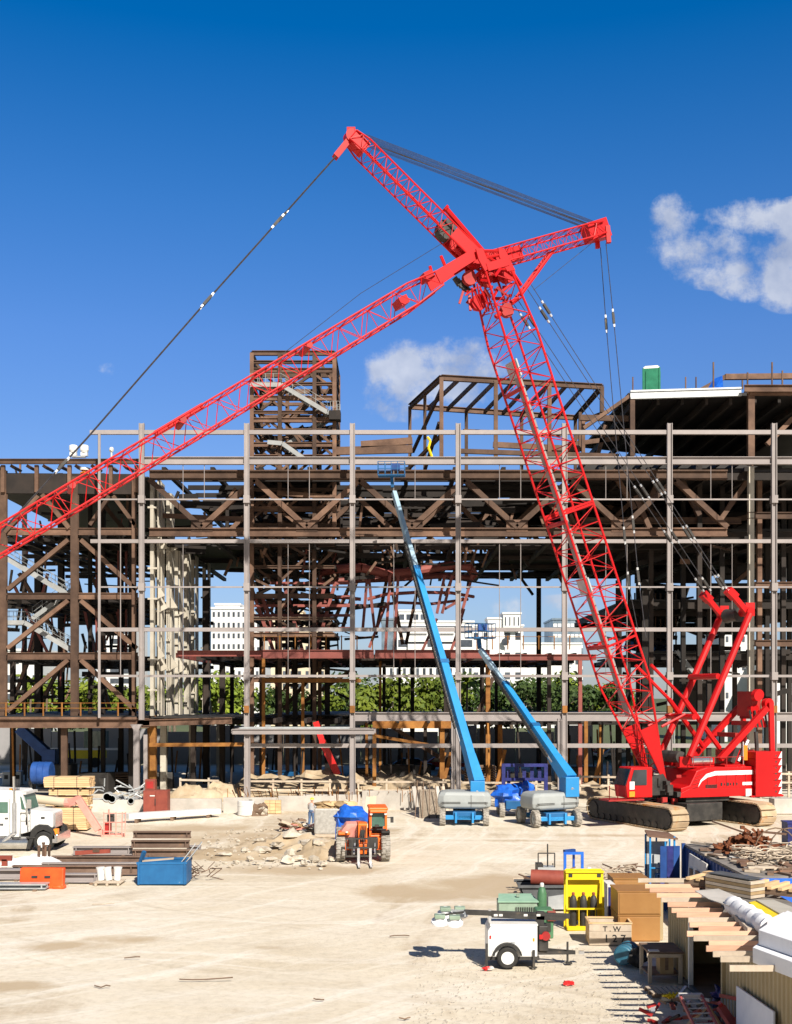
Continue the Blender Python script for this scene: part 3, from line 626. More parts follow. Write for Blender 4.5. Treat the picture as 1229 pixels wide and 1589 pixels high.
S(bbm, 900, 648, 975, 650, YR + 3, .3, .5, up=(0, 0, 1)); S(bbm, 905, 665, 978, 614, YR, .3, .6, Y2=YR)
for k in range(9): bbd.bar((XA(985, YR) + k * 2.1, YR + .3, zr - .4), (XA(985, YR) + k * 2.1, 128, zr - .4), .25, .6)
bbm.bar(W(1083, 608, 104), W(1125, 585, 104), .3, .4); bbm.bar(W(1125, 585, 104), W(1330, 583, 104), .4, .5)
for px, t in ((1152, 590), (1160, 578), (1198, 562), (1214, 575), (1107, 562)): S(bcol, px, 604, px, t, YR + 1, .12, .12)
for px in (982, 1064, 1080): S(bcol, px, 607, px, 585, YR + 1, .1, .1)
# transition roof clutter between canopy and right wing
for a in ((900, 655, 940, 640), (880, 690, 960, 680), (900, 700, 900, 640), (925, 715, 940, 660), (870, 706, 905, 668), (840, 700, 900, 706), (915, 672, 985, 668)):
    S(bbm, *a, YR + 6, .25, .4, up=(0, 0, 1))
for m_ in (bcol, bdk, bbm, bbd, dia, gus, flo, oc, rd): m_.finish()
# stairs (grey) of the left wing and the small guard rails
stairm = mat('grey_stair_steel', (.28, .29, .29), (.36, .37, .37), .6, scale=1)
def stair(parent, pts, Y, m=stairm, wid=1.1, rail=True):
    mb = MB(); rl = MB()
    for a, b in zip(pts, pts[1:]):
        A, B = P3(*a, Y), P3(*b, Y)
        mb.bar(A, B, .1, .38, up=(0, 0, 1)); mb.bar(A + Vector((0, wid, 0)), B + Vector((0, wid, 0)), .1, .38)
        n = max(3, int((B - A).length / .35))
        for i in range(n):
            c = A.lerp(B, (i + .5) / n) + Vector((0, wid / 2, .05)); mb.box(c, (.3, wid, .05))
        if rail:
            for yo in (0, wid):
                for h in (.55, 1.0): rl.tube(A + Vector((0, yo, h)), B + Vector((0, yo, h)), .02, 4)
                for i in range(5): q = A.lerp(B, i / 4) + Vector((0, yo, 0)); rl.tube(q, q + Vector((0, 0, 1)), .022, 4)
    o = mb.build('stair', m, parent, True)
    if rail: rl.build('handrail', m, o, True)
stair(bf, [(-5, 858), (108, 925)], 96.5); stair(bf, [(-10, 966), (38, 966), (112, 1010)], 96.5); stair(bf, [(50, 960), (112, 915)], 98.5)
stair(bf, [(1050, 1010), (1090, 1060)], 110, rail=False)
rp = Members('guard_rail_post', orust, bf); rw = Members('guard_rail_wire', orust, bf)
for a, b, Y in ((-20, 212, 94), (410, 580, 96), (740, 900, 96)):
    y0 = 1105 if a < 0 else 1008
    if a > 400: 
        for px in range(a, b, 24): rp.tube(P3(px, y0, Y), P3(px, y0 - 22, Y), .05, 4)
        rw.tube(P3(a, y0 - 20, Y), P3(b, y0 - 20, Y), .02, 4)
    else:
        for px in range(a, b, 29): rp.tube(P3(px, 1112, Y), P3(px, 1090, Y), .07, 4)
        for yy_ in (1091, 1099): rw.tube(P3(a, yy_, Y), P3(b, yy_, Y), .025, 4)
rp.finish(); rw.finish()

# ---- stair tower --------------------------------------------------------
st = thing('stair_tower', 'tall rusty brown stair tower with zigzag grey flights rising above the roof left of centre', 'stair tower', (XA(456, 104), 104, 0))
tc_ = Members('post', rust, st); tb = Members('beam', rust, st); td = Members('brace', rust, st); tk = Members('strut', rustshade, st)
tx0, tx1, ty0, ty1 = XA(391, 101), XA(519, 101), 101, 108
ztop = ZA(548, 101)
for x in (tx0, tx0 + 2.5, tx0 + 5.6, tx1): 
    for y in (ty0, ty1): tc_.bar((x, y, 0 if x != tx1 else ZA(830, 101)), (x, y, ztop), .35, .38, up=(0, 1, 0), I=True)
levels = [548, 562, 575, 596, 618, 640, 652, 668, 690, 708, 735, 760, 790, 815, 845, 880, 925, 960, 985, 1020, 1055]
for i, py in enumerate(levels):
    zz = ZA(py, 101); w = .42 if i % 2 == 0 else .28
    tb.bar((tx0, ty0, zz), (tx1, ty0, zz), .3, w, I=True); tb.bar((tx0, ty1, zz), (tx1, ty1, zz), .3, w)
    for x in (tx0, tx0 + 5.6, tx1): tk.bar((x, ty0, zz), (x, ty1, zz), .25, .3)
rng = random.Random(11)
for i in range(84):
    zz = rng.uniform(ZA(1000, 101), ztop - 2.6); x = rng.choice([tx0, tx0 + 2.5, tx0 + 5.6]); dx = rng.uniform(1.5, 3); y = rng.choice([ty0 + .2, 103.5, ty1 - .2])
    s_ = rng.choice((-1, 1)); h = rng.uniform(1.2, 2.6)
    td.bar((x, y, zz if s_ > 0 else zz + h), (min(x + dx, tx1), y, zz + h if s_ > 0 else zz), .22, .26, up=(0, 1, 0))
for i in range(75):
    zz = rng.uniform(ZA(1000, 101), ZA(640, 101)); x = rng.uniform(tx0, tx1 - 1.5)
    tk.bar((x, rng.uniform(ty0, ty1), zz), (x + rng.uniform(.8, 2.6), rng.uniform(ty0, ty1), zz + rng.uniform(-.8, .8)), .2, rng.uniform(.2, .5))
for m_ in (tc_, tb, td, tk): m_.finish()
stair(st, [(388, 597), (436, 597), (508, 640), (527, 640)], 100.2); stair(st, [(508, 648), (445, 690)], 101.6, rail=False); stair(st, [(415, 686), (438, 688), (475, 714)], 100.2, rail=False)
mb = MB(); mb.box(W(520, 646, 100.6), (1.0, 1.2, .8)); mb.build('landing', rustshade, st, True)
# temporary brown shoring towers below it with splayed red legs
sh = thing('shoring_tower', 'rust brown shoring tower with splayed dark red legs on the red middle deck', 'shoring tower', (XA(460, 105), 105, 0))
a_ = Members('leg', redox, sh); b_ = Members('cross_brace', redox, sh)
for x0, x1 in ((388, 425), (400, 436), (520, 490), (505, 478), (440, 470)):
    a_.bar(W(x0, 905, 103), W(x1, 1012, 103), .3, .35, up=(0, 1, 0))
for py in (905, 926, 940, 955, 975): b_.bar(W(392, py, 103), W(545, py, 103), .2, .25)
a_.finish(); b_.finish()
# curved dark red frame in the middle opening
cf = thing('curved_steel_frame', 'dark red curved ring beams on raking legs in the middle opening of the building', 'steel frame', (XA(650, 106), 106, 0))
a_ = Members('ring_beam', redox, cf); b_ = Members('raking_leg', redox, cf)
def arc(pts, Y, r):
    mb = a_.new()
    for a, b in zip(pts, pts[1:]): mb.tube(W(a[0], a[1], Y + a[2]), W(b[0], b[1], Y + b[2]), r, 8)
arc([(495, 888, 2), (520, 883, 0), (560, 881, 0), (600, 890, 1), (640, 887, 3), (700, 877, 5), (728, 880, 6), (736, 892, 8)], 104, .42)
arc([(500, 903, 4), (560, 900, 5), (610, 898, 5), (690, 893, 8), (735, 897, 9)], 104, .30)
arc([(570, 930, 2), (600, 922, 2), (650, 919, 4), (700, 920, 6), (735, 926, 8)], 102, .16)
arc([(500, 928, 2), (535, 927, 1), (560, 930, 1)], 102, .16)
arc([(570, 941, 4), (620, 935, 4), (670, 937, 6), (726, 930, 8)], 102, .14)
arc([(515, 938, 3), (560, 940, 3), (600, 941, 3)], 102, .16)
for x0, x1 in ((605, 598), (618, 611), (690, 678), (702, 686), (733, 716), (570, 563), (572, 581), (497, 512)):
    b_.bar(W(x0, 893, 104), W(x1, 1010 if x1 in (598, 611) else 952 if x1 > 620 else 975, 104), .26, .3, up=(0, 1, 0))
for x0, y0, x1, y1 in ((600, 935, 573, 1005), (720, 945, 708, 985), (678, 960, 655, 1010), (717, 960, 700, 1010), (690, 945, 720, 928)): b_.bar(W(x0, y0, 105), W(x1, y1, 105), .25, .28, up=(0, 1, 0))
a_.finish(); b_.finish()

# ---- pale lift shaft of painted steel plates -----------------------------
ls = thing('lift_shaft', 'cream painted ribbed steel shaft with ragged shadows standing at the left of the open bay', 'lift shaft', (XA(245, 97), 97, 0))
a_ = Members('wall_plate', beige, ls); b_ = Members('rib', beige, ls); c_ = Members('flange', beige, ls)
zb = Z1 + .1
for px, w, Y, top in ((237, .72, 96.6, 742), (246, .25, 97.5, 748), (261, .28, 99.5, 765), (274, .34, 102, 845), (288, .25, 105, 850), (299, .4, 109, 862), (317, .6, 116, 873)):
    x = XA(px, Y); zt = ZA(top, Y)
    a_.bar((x, Y, zb), (x, Y, zt), .3, w, up=(0, 1, 0))
    b_.bar((x + w / 2 + .06, Y + .8, zb), (x + w / 2 + .06, Y + .8, zt), .12, 1.3, up=(0, 1, 0))
    n = int((zt - zb) / 2.6)
    for i in range(n):
        zz = zb + 1 + i * 2.6 + (px % 7) * .2; c_.bar((x - w / 2, Y - .25, zz), (x + w / 2 + .1, Y - .25, zz), .25, .16)
        if i % 2 and Y < 104: c_.new().prism([(x + w / 2 + .1, Y - .1, zz), (x + w / 2 + .7, Y - .1, zz + .3), (x + w / 2 + .1, Y - .1, zz + 1.3)], (0, 0, 0), (0, .12, 0))
for m_ in (a_, b_, c_): m_.finish()
for px, Y in ((238, 97), (254, 100), (298, 108), (322, 116), (340, 120)):   # the legs of the shaft down to the ground
    MB().bar((XA(px, Y), Y, 0), (XA(px, Y), Y, zb), .5, .6, up=(0, 1, 0)).build('leg', orust if px == 238 else beige, ls, True)

# ---- rooftop canopy frame ------------------------------------------------
cfm = thing('rooftop_frame', 'brown open box frame of rafters on the roof right of centre, behind the crane boom', 'roof frame', (XA(780, 103), 103, ZA(715, 100)))
zt = ZA(586, 100); zt2 = zt - .1
A_ = Vector((XA(685, 100), 100, zt)); B_ = Vector((XA(934, 102.6), 102.6, zt2)); Cc = Vector((XA(636, 110), 110, zt)); D_ = Vector((XA(893, 114), 114, zt2))
fr = Members('post', rust, cfm); fb = Members('beam', rust, cfm); fd = Members('rafter', rust, cfm)
zl = ZA(712, 100)
fb.bar(A_, B_, .35, .5, I=True); fb.bar(Cc, D_, .35, .5, I=True); fb.bar(A_, Cc, .35, .45, I=True); fb.bar(B_, D_, .35, .4, I=True)
fb.bar(A_ + Vector((2.2, 4, -3.8)), B_ + Vector((-3, 5, -3.2)), .25, .35)
for i in range(1, 9): fd.bar(A_.lerp(B_, i / 9), Cc.lerp(D_, i / 9), .22, .35)
for t in (0, .333, .667, 1):
    p = A_.lerp(B_, t); fr.bar((p.x, p.y, zl if t < 1 else ZA(640, 102.6)), p, .35, .36, up=(0, 1, 0), I=True)
    p = Cc.lerp(D_, t); fr.bar((p.x, p.y, zl), p, .32, .34, up=(0, 1, 0))
p = A_.lerp(Cc, .5); fr.bar((p.x, p.y, zl), p, .3, .3, up=(0, 1, 0))
fd.bar(A_ + Vector((0, 0, -1)), Vector((Cc.x + .3, Cc.y, zl + 2.8)), .25, .3); fd.bar(A_ + Vector((-.2, 0, -4)), Vector((p.x, p.y, zl)), .25, .3); fd.bar(A_ + Vector((0, .5, -5)), Vector((A_.x - 3, 105, zl)), .25, .3)
for m_ in (fr, fb, fd): m_.finish()
mb = MB(); mb.path([W(663, 678, 101), W(668, 684, 101), W(665, 695, 101), W(669, 705, 101), W(672, 714, 101)], .12, 6)
tag(mb.build('lifting_sling', yellow, loc=(XA(667, 101), 101, zl), world=True), 'yellow lifting sling hanging under the left corner of the rooftop frame', 'sling')

# ---- things on the roof --------------------------------------------------
pt = thing('portable_toilet', 'green plastic portable toilet with white domed roof on the right wing roof', 'portable toilet', (XA(1011, 99), 99, zr + .25), R(-14)); pt.scale = (1.2, 1.2, 1.1)
b = MB(); b.box((0, 0, .08), (1.3, 1.3, .16)); b.box((0, 0, 1.15), (1.2, 1.2, 2.0))
for s in (-1, 1):
    for t in (-1, 1): b.box((s * .58, t * .58, 1.15), (.12, .12, 2.06))
for k in range(5): b.box((0, -.62, .4 + k * .35), (.85, .04, .05))
b.build('cabin', toiletg, pt, bevel=.02)
MB().box((0, -.63, 1.05), (.8, .05, 1.8)).build('door', toiletg, pt, bevel=.01)
MB().lathe([(2.15, .82), (2.25, .8), (2.4, .6), (2.46, .2)], (0, 0, 0), 'z', 4, M=Matrix.Rotation(R(45), 3, 'Z')).build('roof', whited, pt)
mb = MB()
mb.add([W(1096, 606, 99), W(1122, 606, 98), W(1122, 596, 98.3), W(1121, 583, 99.5), W(1107, 588, 100), W(1100, 600, 99.6), W(1112, 598, 98.6), W(1104, 606, 101)], [(0, 1, 6, 5), (1, 2, 6), (2, 3, 6), (3, 4, 6), (4, 5, 6), (3, 7, 4), (4, 7, 5), (5, 7, 0)])
tag(mb.build('tarpaulin', tarp, loc=tuple(W(1110, 606, 99)), world=True), 'bright blue tarpaulin draped on the roof right of the green portable toilet', 'tarpaulin')
fl = thing('floodlight_mast', 'white twin floodlight heads standing on the left wing roof edge', 'floodlight', tuple(W(123, 712, 96)))
for k, px in enumerate((114, 131)):
    h = MB(); h.lathe([(-.3, .28), (-.1, .36), (.25, .36), (.32, .3)], W(px, 697, 96), 'z', 12); h.box(W(px, 705, 96), (.55, .4, .3)); h.build('lamp_head', white, fl, True)
MB().bar(W(112, 709, 96), W(133, 709, 96), .3, .12).build('crossbar', steel, fl, True)
mb = MB(); mb.box(W(132, 733, 96), (.9, .6, .4)); 
ob = thing('orange_drum', 'orange and white banded drum hung below the left roof edge', 'drum', tuple(W(132, 740, 96)))
MB().lathe([(-.28, .42), (.15, .42)], W(132, 736, 96), 'z', 12).build('drum_body', lorange, ob, True); MB().lathe([(0, .43), (.2, .43)], W(132, 730, 96), 'z', 12).build('white_band', white, ob, True)
mb = MB(); mb.tube(W(173, 712, 96), W(173, 702, 96), .08); mb.blob(W(173, 698, 96), (.2, .2, .25), 2, .1)
tag(mb.build('roof_vent', whited, loc=tuple(W(173, 712, 96)), world=True), 'small white vent cap on the left roof edge beside the crane pendant', 'vent')
# ================================================================ red crawler crane
TH = R(20)
CU = Vector((-math.cos(TH), -math.sin(TH), 0)); CV = Vector((math.sin(TH), -math.cos(TH), 0))   # forward (boom side) / towards the camera
CC = Vector((XA(1075, 76), 76, 0))
def K(px, py, v=0):
    """point of the crane's own vertical mid-plane (moved v metres sideways) seen at that place"""
    a, b = (px - CX) / F, -(py - HZ) / F
    C0 = CC
    # t*(a,1) = C0 + s*CU
    det = a * (-CU.y) - (-CU.x) * 1
    t = (C0.x * (-CU.y) - (-CU.x) * C0.y) / det
    return Vector((t * a, t, CAMH + t * b)) + CV * v
crane = thing('crawler_crane', 'huge red lattice boom crawler crane with luffing jib and two masts at its head', 'crane', tuple(CC))
def lattice(name, root, p1, p2, w, h, bays, rc, rl, w1=None, h1=None, w2=None, h2=None, n1=0, n2=0, mt=red, zig=True, limit=98):
    """box lattice from p1 to p2; tapers over the first n1 and last n2 bays; chords + lacing as children of the section"""
    p1, p2 = Vector(p1), Vector(p2); a = (p2 - p1); Ln = a.length; a.normalize(); n = a.cross(CV).normalized(); v = CV
    w1 = w if w1 is None else w1; h1 = h if h1 is None else h1; w2 = w if w2 is None else w2; h2 = h if h2 is None else h2
    def dims(k):
        if k < n1: t = k / n1; return w1 + (w - w1) * t, h1 + (h - h1) * t
        if k > bays - n2: t = (bays - k) / n2; return w2 + (w - w2) * t, h2 + (h - h2) * t
        return w, h
    def cor(k, i):
        ww, hh = dims(k); s, t = ((-1, -1), (1, -1), (1, 1), (-1, 1))[i]
        return p1 + a * (Ln * k / bays) + v * (s * ww / 2) + n * (t * hh / 2)
    ch = Members('chord', mt, root); lc = Members('lacing', mt, root, limit)
    ks = sorted({0, n1, bays - n2, bays})
    for i in range(4):
        for k0, k1 in zip(ks, ks[1:]): ch.tube(cor(k0, i), cor(k1, i), rc, 8)
    for k in range(bays + 1):
        for i in range(4):
            j = (i + 1) % 4
            if i in (0, 2) or k % 2 == 0: lc.tube(cor(k, i), cor(k, j), rl, 5)
            if k < bays and zig:
                if (k + i) % 2: lc.tube(cor(k, i), cor(k + 1, j), rl, 5)
                else: lc.tube(cor(k, j), cor(k + 1, i), rl, 5)
    ch.finish(); lc.finish()
    return cor
def part(name, label=None):
    o = bpy.data.objects.new(name, None); COL.objects.link(o); o.parent = crane
    if label: o['label'] = label
    return o
# main boom
boom = part('main_boom')
bA, bB = K(1014, 1196), K(762, 425)
cor = lattice('main_boom', boom, bA, bB, 2.5, 2.3, 32, .078, .033, w1=1.9, h1=.3, w2=1.9, h2=1.7, n1=6, n2=4)
ax = (bB - bA).normalized(); nn = ax.cross(CV).normalized()
for s in (-1, 1):   # solid foot plates
    q = [cor(0, 0 if s < 0 else 1), cor(3, 0 if s < 0 else 1), cor(3, 3 if s < 0 else 2), cor(0, 3 if s < 0 else 2)]
    MB().prism([q[0] - ax * .6, q[1], q[2], q[3] - ax * .6], CV * (s * .02 - .03), CV * (s * .02 + .03)).build('foot_plate', red, boom, True)
wk = MB(); wk.bar(bA.lerp(bB, .12) - nn * .25 + CV * -.4, bA.lerp(bB, .83) - nn * .25 + CV * -.4, .7, .12, up=nn); wk.build('walkway', gray, boom, True)
for t in (.415, .42, .255, .25):
    pass
mb = MB(); mb.bar(bA.lerp(bB, .80) - nn * .6, bA.lerp(bB, .835) - nn * .6, 1.6, .1, up=nn); mb.bar(bA.lerp(bB, .38) - nn * .6, bA.lerp(bB, .40) - nn * .6, 1.6, .1, up=nn)
for k_, t in enumerate((.82, .39)): MB().bar(bA.lerp(bB, t - .016) - nn * .6, bA.lerp(bB, t + .016) - nn * .6, 1.5, .1, up=nn).build('grating', galv, boom, True)
for t in (.27, .52, .78): # section pins / rope rollers
    MB().tube(bA.lerp(bB, t) - nn * 1.1 - CV * 1.2, bA.lerp(bB, t) - nn * 1.1 + CV * 1.2, .14, 8).build('rope_roller', reddark, boom, True)
for t in (.535, .54, .27): 
    c = bA.lerp(bB, t)
    for s in (-1, 1): MB().bar(c + CV * s * 1.25 - nn * 1.15, c + CV * s * 1.25 + nn * 1.15, .1, .14).build('section_joint', red, boom, True)
# boom head
head = part('boom_head')
hP = [K(706, 402), K(728, 392), K(768, 396), K(800, 436), K(788, 458), K(722, 452)]
for s in (-1, 1):
    MB().prism([K(762, 394), K(772, 396), K(788, 428), K(776, 430), K(764, 408)], CV * (s * 1.0 - .06), CV * (s * 1.0 + .06)).build('side_plate', red, head, True)
    MB().prism([K(728, 396), K(738, 394), K(750, 424), K(742, 430), K(732, 412)], CV * (s * 1.0 - .06), CV * (s * 1.0 + .06)).build('side_plate', red, head, True)
    for q_, (a_3, b_3) in enumerate((((734, 398), (768, 398)), ((738, 410), (766, 404)), ((744, 424), (776, 426)), ((736, 400), (776, 426)))): MB().tube(K(*a_3, s * .95), K(*b_3, s * .95), .09, 6).build('head_tube', red, head, True)
for a, b, r in (((726, 400), (770, 400), .16), ((745, 430), (790, 418), .14)): MB().tube(K(*a), K(*b), r, 8).build('cross_tube', red, head, True)
MB().bar(K(745, 424, 1.05), K(777, 415, 1.05), .5, .1, up=CV).build('head_plate', red, head, True)
for px, py, r in ((735, 404, .55), (765, 402, .55), (785, 425, .6), (752, 432, .5), (728, 432, .45), (742, 470, .5), (786, 482, .45)):
    MB().lathe([(-.16, r), (-.05, r * .85), (.05, r * .85), (.16, r)], K(px, py), 'y', 14, M=Matrix.Rotation(TH, 3, 'Z')).build('sheave', red if r > .46 else reddark, head, True, smooth=True)
rng = random.Random(5)
for i in range(34):
    x, y = rng.uniform(722, 790), rng.uniform(418, 462); v = rng.uniform(-1, 1)
    MB().bar(K(x, y, v), K(x + rng.uniform(-16, 16), y + rng.uniform(-4, 26), v + rng.uniform(-.5, .5)), rng.uniform(.06, .16), rng.uniform(.08, .2)).build('head_bracket', red if i % 3 else reddark, head, True)
for i in range(7):
    MB().tube(K(726 + i * 4, 445 + rng.uniform(0, 15), .6), K(738 + i * 5, 480, rng.uniform(-.6, .6)), .06, 5).build('head_strut', red, head, True)
for i in range(5): MB().bar(K(708 + i * 4, 428 + i * 3, -.3), K(716 + i * 4, 440 + i * 3, -.3), .25, .25).build('sheave_guard', blackmet, head, True)
# luffing jib going down to the left
jib = part('luffing_jib')
jA, jB = K(722, 410), K(-190, 953)
cj = lattice('luffing_jib', jib, jA.lerp(jB, .06), jB, 1.9, 1.35, 34, .058, .026, w1=1.5, h1=.9, n1=2)
ja = (jB - jA).normalized(); jn = ja.cross(CV).normalized()
for s in (-1, 1):
    MB().prism([K(728, 392, s * .75), K(734, 408, s * .75), K(708, 424, s * .75), K(676, 446, s * .75), K(667, 428, s * .75)], CV * -.06, CV * .06).build('root_plate', red, jib, True)
for px, py, w in ((622, 470, 1.2), (662, 430, .9)): MB().bar(K(px - 6, py + 3), K(px + 6, py - 3), w, .5, up=jn).build('winch_box', red, jib, True)
for a, b in (((684, 397), (692, 416)), ((667, 413), (671, 428))): MB().tube(K(*a), K(*b), .1, 6).build('stop_rod', red, jib, True)
MB().bar(jA.lerp(jB, .48) + jn * .72, jA.lerp(jB, .56) + jn * .72, .5, .25, up=jn).build('drum_housing', red, jib, True)
for t in (.30, .52, .70): MB().tube(jA.lerp(jB, t) - CV * .95 + jn * .5, jA.lerp(jB, t) + CV * .95 + jn * .5, .2, 8).build('rope_roller', reddark, jib, True)
# upper masts
m1 = part('front_mast'); f1a, f1b = K(733, 400), K(545, 213)
c1 = lattice('front_mast', m1, f1a, f1b, 1.25, .85, 22, .055, .022, w1=1.1, h1=.8, w2=.8, h2=.7, n1=2, n2=2)
MB().bar(f1a.lerp(f1b, .89), f1b, .8, .75, up=CV).build('tip_box', red, m1, True)
MB().bar(f1a, f1a.lerp(f1b, .12), .9, .4, up=CV).build('root_box', red, m1, True)
for s in (-.6, .6): MB().bar(f1a + CV * s, f1a.lerp(f1b, .19) + CV * s, .8, .1, up=CV).build('root_plate', red, m1, True)
MB().lathe([(-.3, .42), (-.1, .36), (.1, .36), (.3, .42)], f1b, 'y', 16, M=Matrix.Rotation(TH, 3, 'Z')).build('sheave', red, m1, True, smooth=True)
MB().lathe([(-.3, .62), (0, .52), (.3, .62)], f1a.lerp(f1b, .23), 'y', 16, M=Matrix.Rotation(TH, 3, 'Z')).build('drum', blackmet, m1, True, smooth=True)
MB().bar(f1b, K(520, 244), .45, .35).build('tip_link', red, m1, True); MB().box(f1b + Vector((0, 0, .35)), (.5, .5, .3)).build('tip_bracket', red, m1, True)
m2 = part('rear_mast'); f2a, f2b = K(762, 405), K(932, 357)
c2 = lattice('rear_mast', m2, f2a, f2b, 1.5, .85, 15, .052, .021, w1=1.3, h1=.9, w2=1.1, h2=.7, n1=2, n2=2)
MB().bar(f2a.lerp(f2b, .03), f2a.lerp(f2b, .26), .85, .5, up=CV).build('root_box', red, m2, True); MB().bar(f2a.lerp(f2b, .86), f2b + (f2b - f2a).normalized() * .4, 1.1, .95, up=CV, w2=1.2, h2=.9).build('tip_box', red, m2, True)
for px in (931, 937): MB().bar(K(px, 355, (px - 934) * .15), K(px + 2, 381, (px - 934) * .15), .28, .3).build('tip_link', red, m2, True)
for s in (-.45, .45): MB().tube(K(857, 388, s), K(803, 462, s), .11, 6).build('support_strut', red, m2, True)
for i in range(7): MB().tube(K(857 - i * 8, 388 + i * 11, -.45), K(853 - i * 8, 393 + i * 11, .45), .04, 5).build('support_lacing', red, m2, True)
MB().tube(K(803, 462), K(769, 492), .16, 6).build('support_foot', red, m2, True)
bs = part('mast_stop'); MB().tube(K(760, 403), K(693, 325), .17, 8).build('stop_tube', red, bs, True); MB().tube(K(693, 325), K(690, 322), .24, 8).build('stop_end', red, bs, True)
MB().tube(K(741, 399), K(735, 372), .14, 6).build('stop_leg', red, bs, True)
# ropes
def R_(name, pts, r=.035, m=rope, n=4):
    mb = MB(); mb.path(pts, r, n); return mb.build(name, m, crane, True)
for i in range(8):
    s = (i - 3.5) * .12; R_('reeving_rope', [K(556 + i * .9, 209 + i * .5, s), K(926, 350 + (i % 4) * .3, s)], .018)
for i in range(6):
    s = (i - 2.5) * .14; R_('reeving_rope', [K(574 + i, 224 + i, s), K(915, 352 + (i % 4), s)], .015)
def pendant(pts, v, joints, r=.05):
    R_('pendant_rope', [K(x, y, v) for x, y in pts], r)
    for t0 in joints:
        for (x0, y0), (x1, y1) in zip(pts, pts[1:]):
            if min(y0, y1) <= t0 <= max(y0, y1):
                t = (t0 - y0) / (y1 - y0); x = x0 + (x1 - x0) * t
                d = (K(x1, y1, v) - K(x0, y0, v)).normalized(); p = K(x, t0, v)
                MB().bar(p - d * .35, p + d * .35, .15, .15).build('pendant_link', blackmet, crane, True)
                for q in (-1, 1): MB().bar(p + d * q * .4, p + d * q * .58, .11, .11).build('socket', steel, crane, True)
for v in (-.18, .18): pendant([(520, 244), (320, 468), (135, 680), (-30, 860)], v, (335 + 10 * (v > 0), 467, 722), .036)
pendant([(520, 244), (-60, 890)], 0, ())if False else None
pendant([(936, 381), (945, 503), (962, 700), (980, 905), (994, 975)], -.35, (500, 830, 900), .026)
pendant([(936, 381), (948, 500), (967, 700), (986, 895), (998, 990)], .35, (496, 815, 895), .026)
for v, x0, y0 in ((-.9, 806, 455), (.9, 810, 452), (-.5, 806, 452), (.5, 811, 455)):
    xe = 1111
    pendant([(x0, y0), (xe + (3 if abs(v) < .6 else 0), 918)], v * 1.4, (489 if abs(v) > .6 else 494, 760, 830, 905), .026)
R_('hoist_rope', [K(690, 375), K(560, 455), K(430, 556)], .016); R_('hoist_rope', [K(925, 372), K(828, 450)], .016)
# live mast (A-frame) and its bridle
am = part('live_mast')
for v in (-1.7, 1.7):
    MB().tube(K(1047, 1172, v), K(1140, 955, v * .95), .23, 10).build('mast_tube', red, am, True, smooth=True)
for px, py in ((1098, 1050), (1062, 1112)): MB().tube(K(px - 6, py, -1.6), K(px - 6, py, 1.6), .2, 8).build('cross_tube', red, am, True)
MB().tube(K(1141, 952, -1.7), K(1141, 952, 1.7), .3, 10).build('head_tube', red, am, True)
MB().lathe([(-.7, .5), (-.3, .42), (.3, .42), (.7, .5)], K(1138, 955), 'y', 14, M=Matrix.Rotation(TH, 3, 'Z')).build('sheave_block', blackmet, am, True, smooth=True)
for v in (-1.4, 1.4):
    MB().bar(K(1141, 955, v), K(1116, 925, v), .3, .35).build('bridle_link', red, am, True)
    MB().bar(K(1121, 930, v), K(1109, 918, v), .5, .5).build('bridle_block', red, am, True)
    MB().box(K(1143, 948, v), (.6, .3, .9)).build('head_lug', red, am, True)
# backstops between boom and house
for v in (-.9, .9):
    MB().tube(K(998, 1032, v), K(1050, 1085, v), .12, 8).build('backstop', red, crane, True); MB().tube(K(1050, 1085, v), K(1104, 1160, v), .17, 8).build('backstop', red, crane, True)
for v in (-.8, .8): MB().tube(K(1016, 1127, v), K(1052, 1108, v), .09, 6).build('backstop_tie', red, crane, True)
# rear gantry
gt = part('gantry')
for v in (-1.5, 1.5):
    MB().bar(K(1096, 1176, v), K(1168, 1098, v), .32, .38).build('gantry_leg', red, gt, True)
    MB().bar(K(1174, 1090, v), K(1176, 1168, v), .3, .35).build('gantry_post', red, gt, True)
for px, py in ((1130, 1140), (1152, 1122), (1165, 1112)): MB().bar(K(px, py, -1), K(px, py, 1), .35, .3).build('gantry_cross_bar', reddark, gt, True)
MB().box(K(1162, 1092), (.7, 1.6, 1.7), rz=TH).build('gantry_head', reddark, gt, True)
for k, (px, py, r) in enumerate(((1158, 1080, .34), (1167, 1078, .38), (1175, 1092, .38), (1160, 1100, .34))): MB().lathe([(-1.3 + .5 * (k % 2), r), (-.9 + .5 * (k % 2), r)], K(px, py), 'y', 12, M=Matrix.Rotation(TH, 3, 'Z')).build('gantry_sheave', red, gt, True, smooth=True)
for i in range(10): MB().tube(K(1150 + i * 2.6, 1102 + (i % 3) * 6, .9), K(1154 + i * 2.4, 1128, 1.0), .07, 5).build('gantry_linkage', red if i % 3 else blackmet, gt, True)
MB().tube(K(1148, 1148, .9), K(1133, 1180, .9), .12, 6).build('gantry_ram', steel, gt, True); MB().tube(K(1160, 1135, .9), K(1162, 1172, .9), .14, 6).build('gantry_ram', blackmet, gt, True)
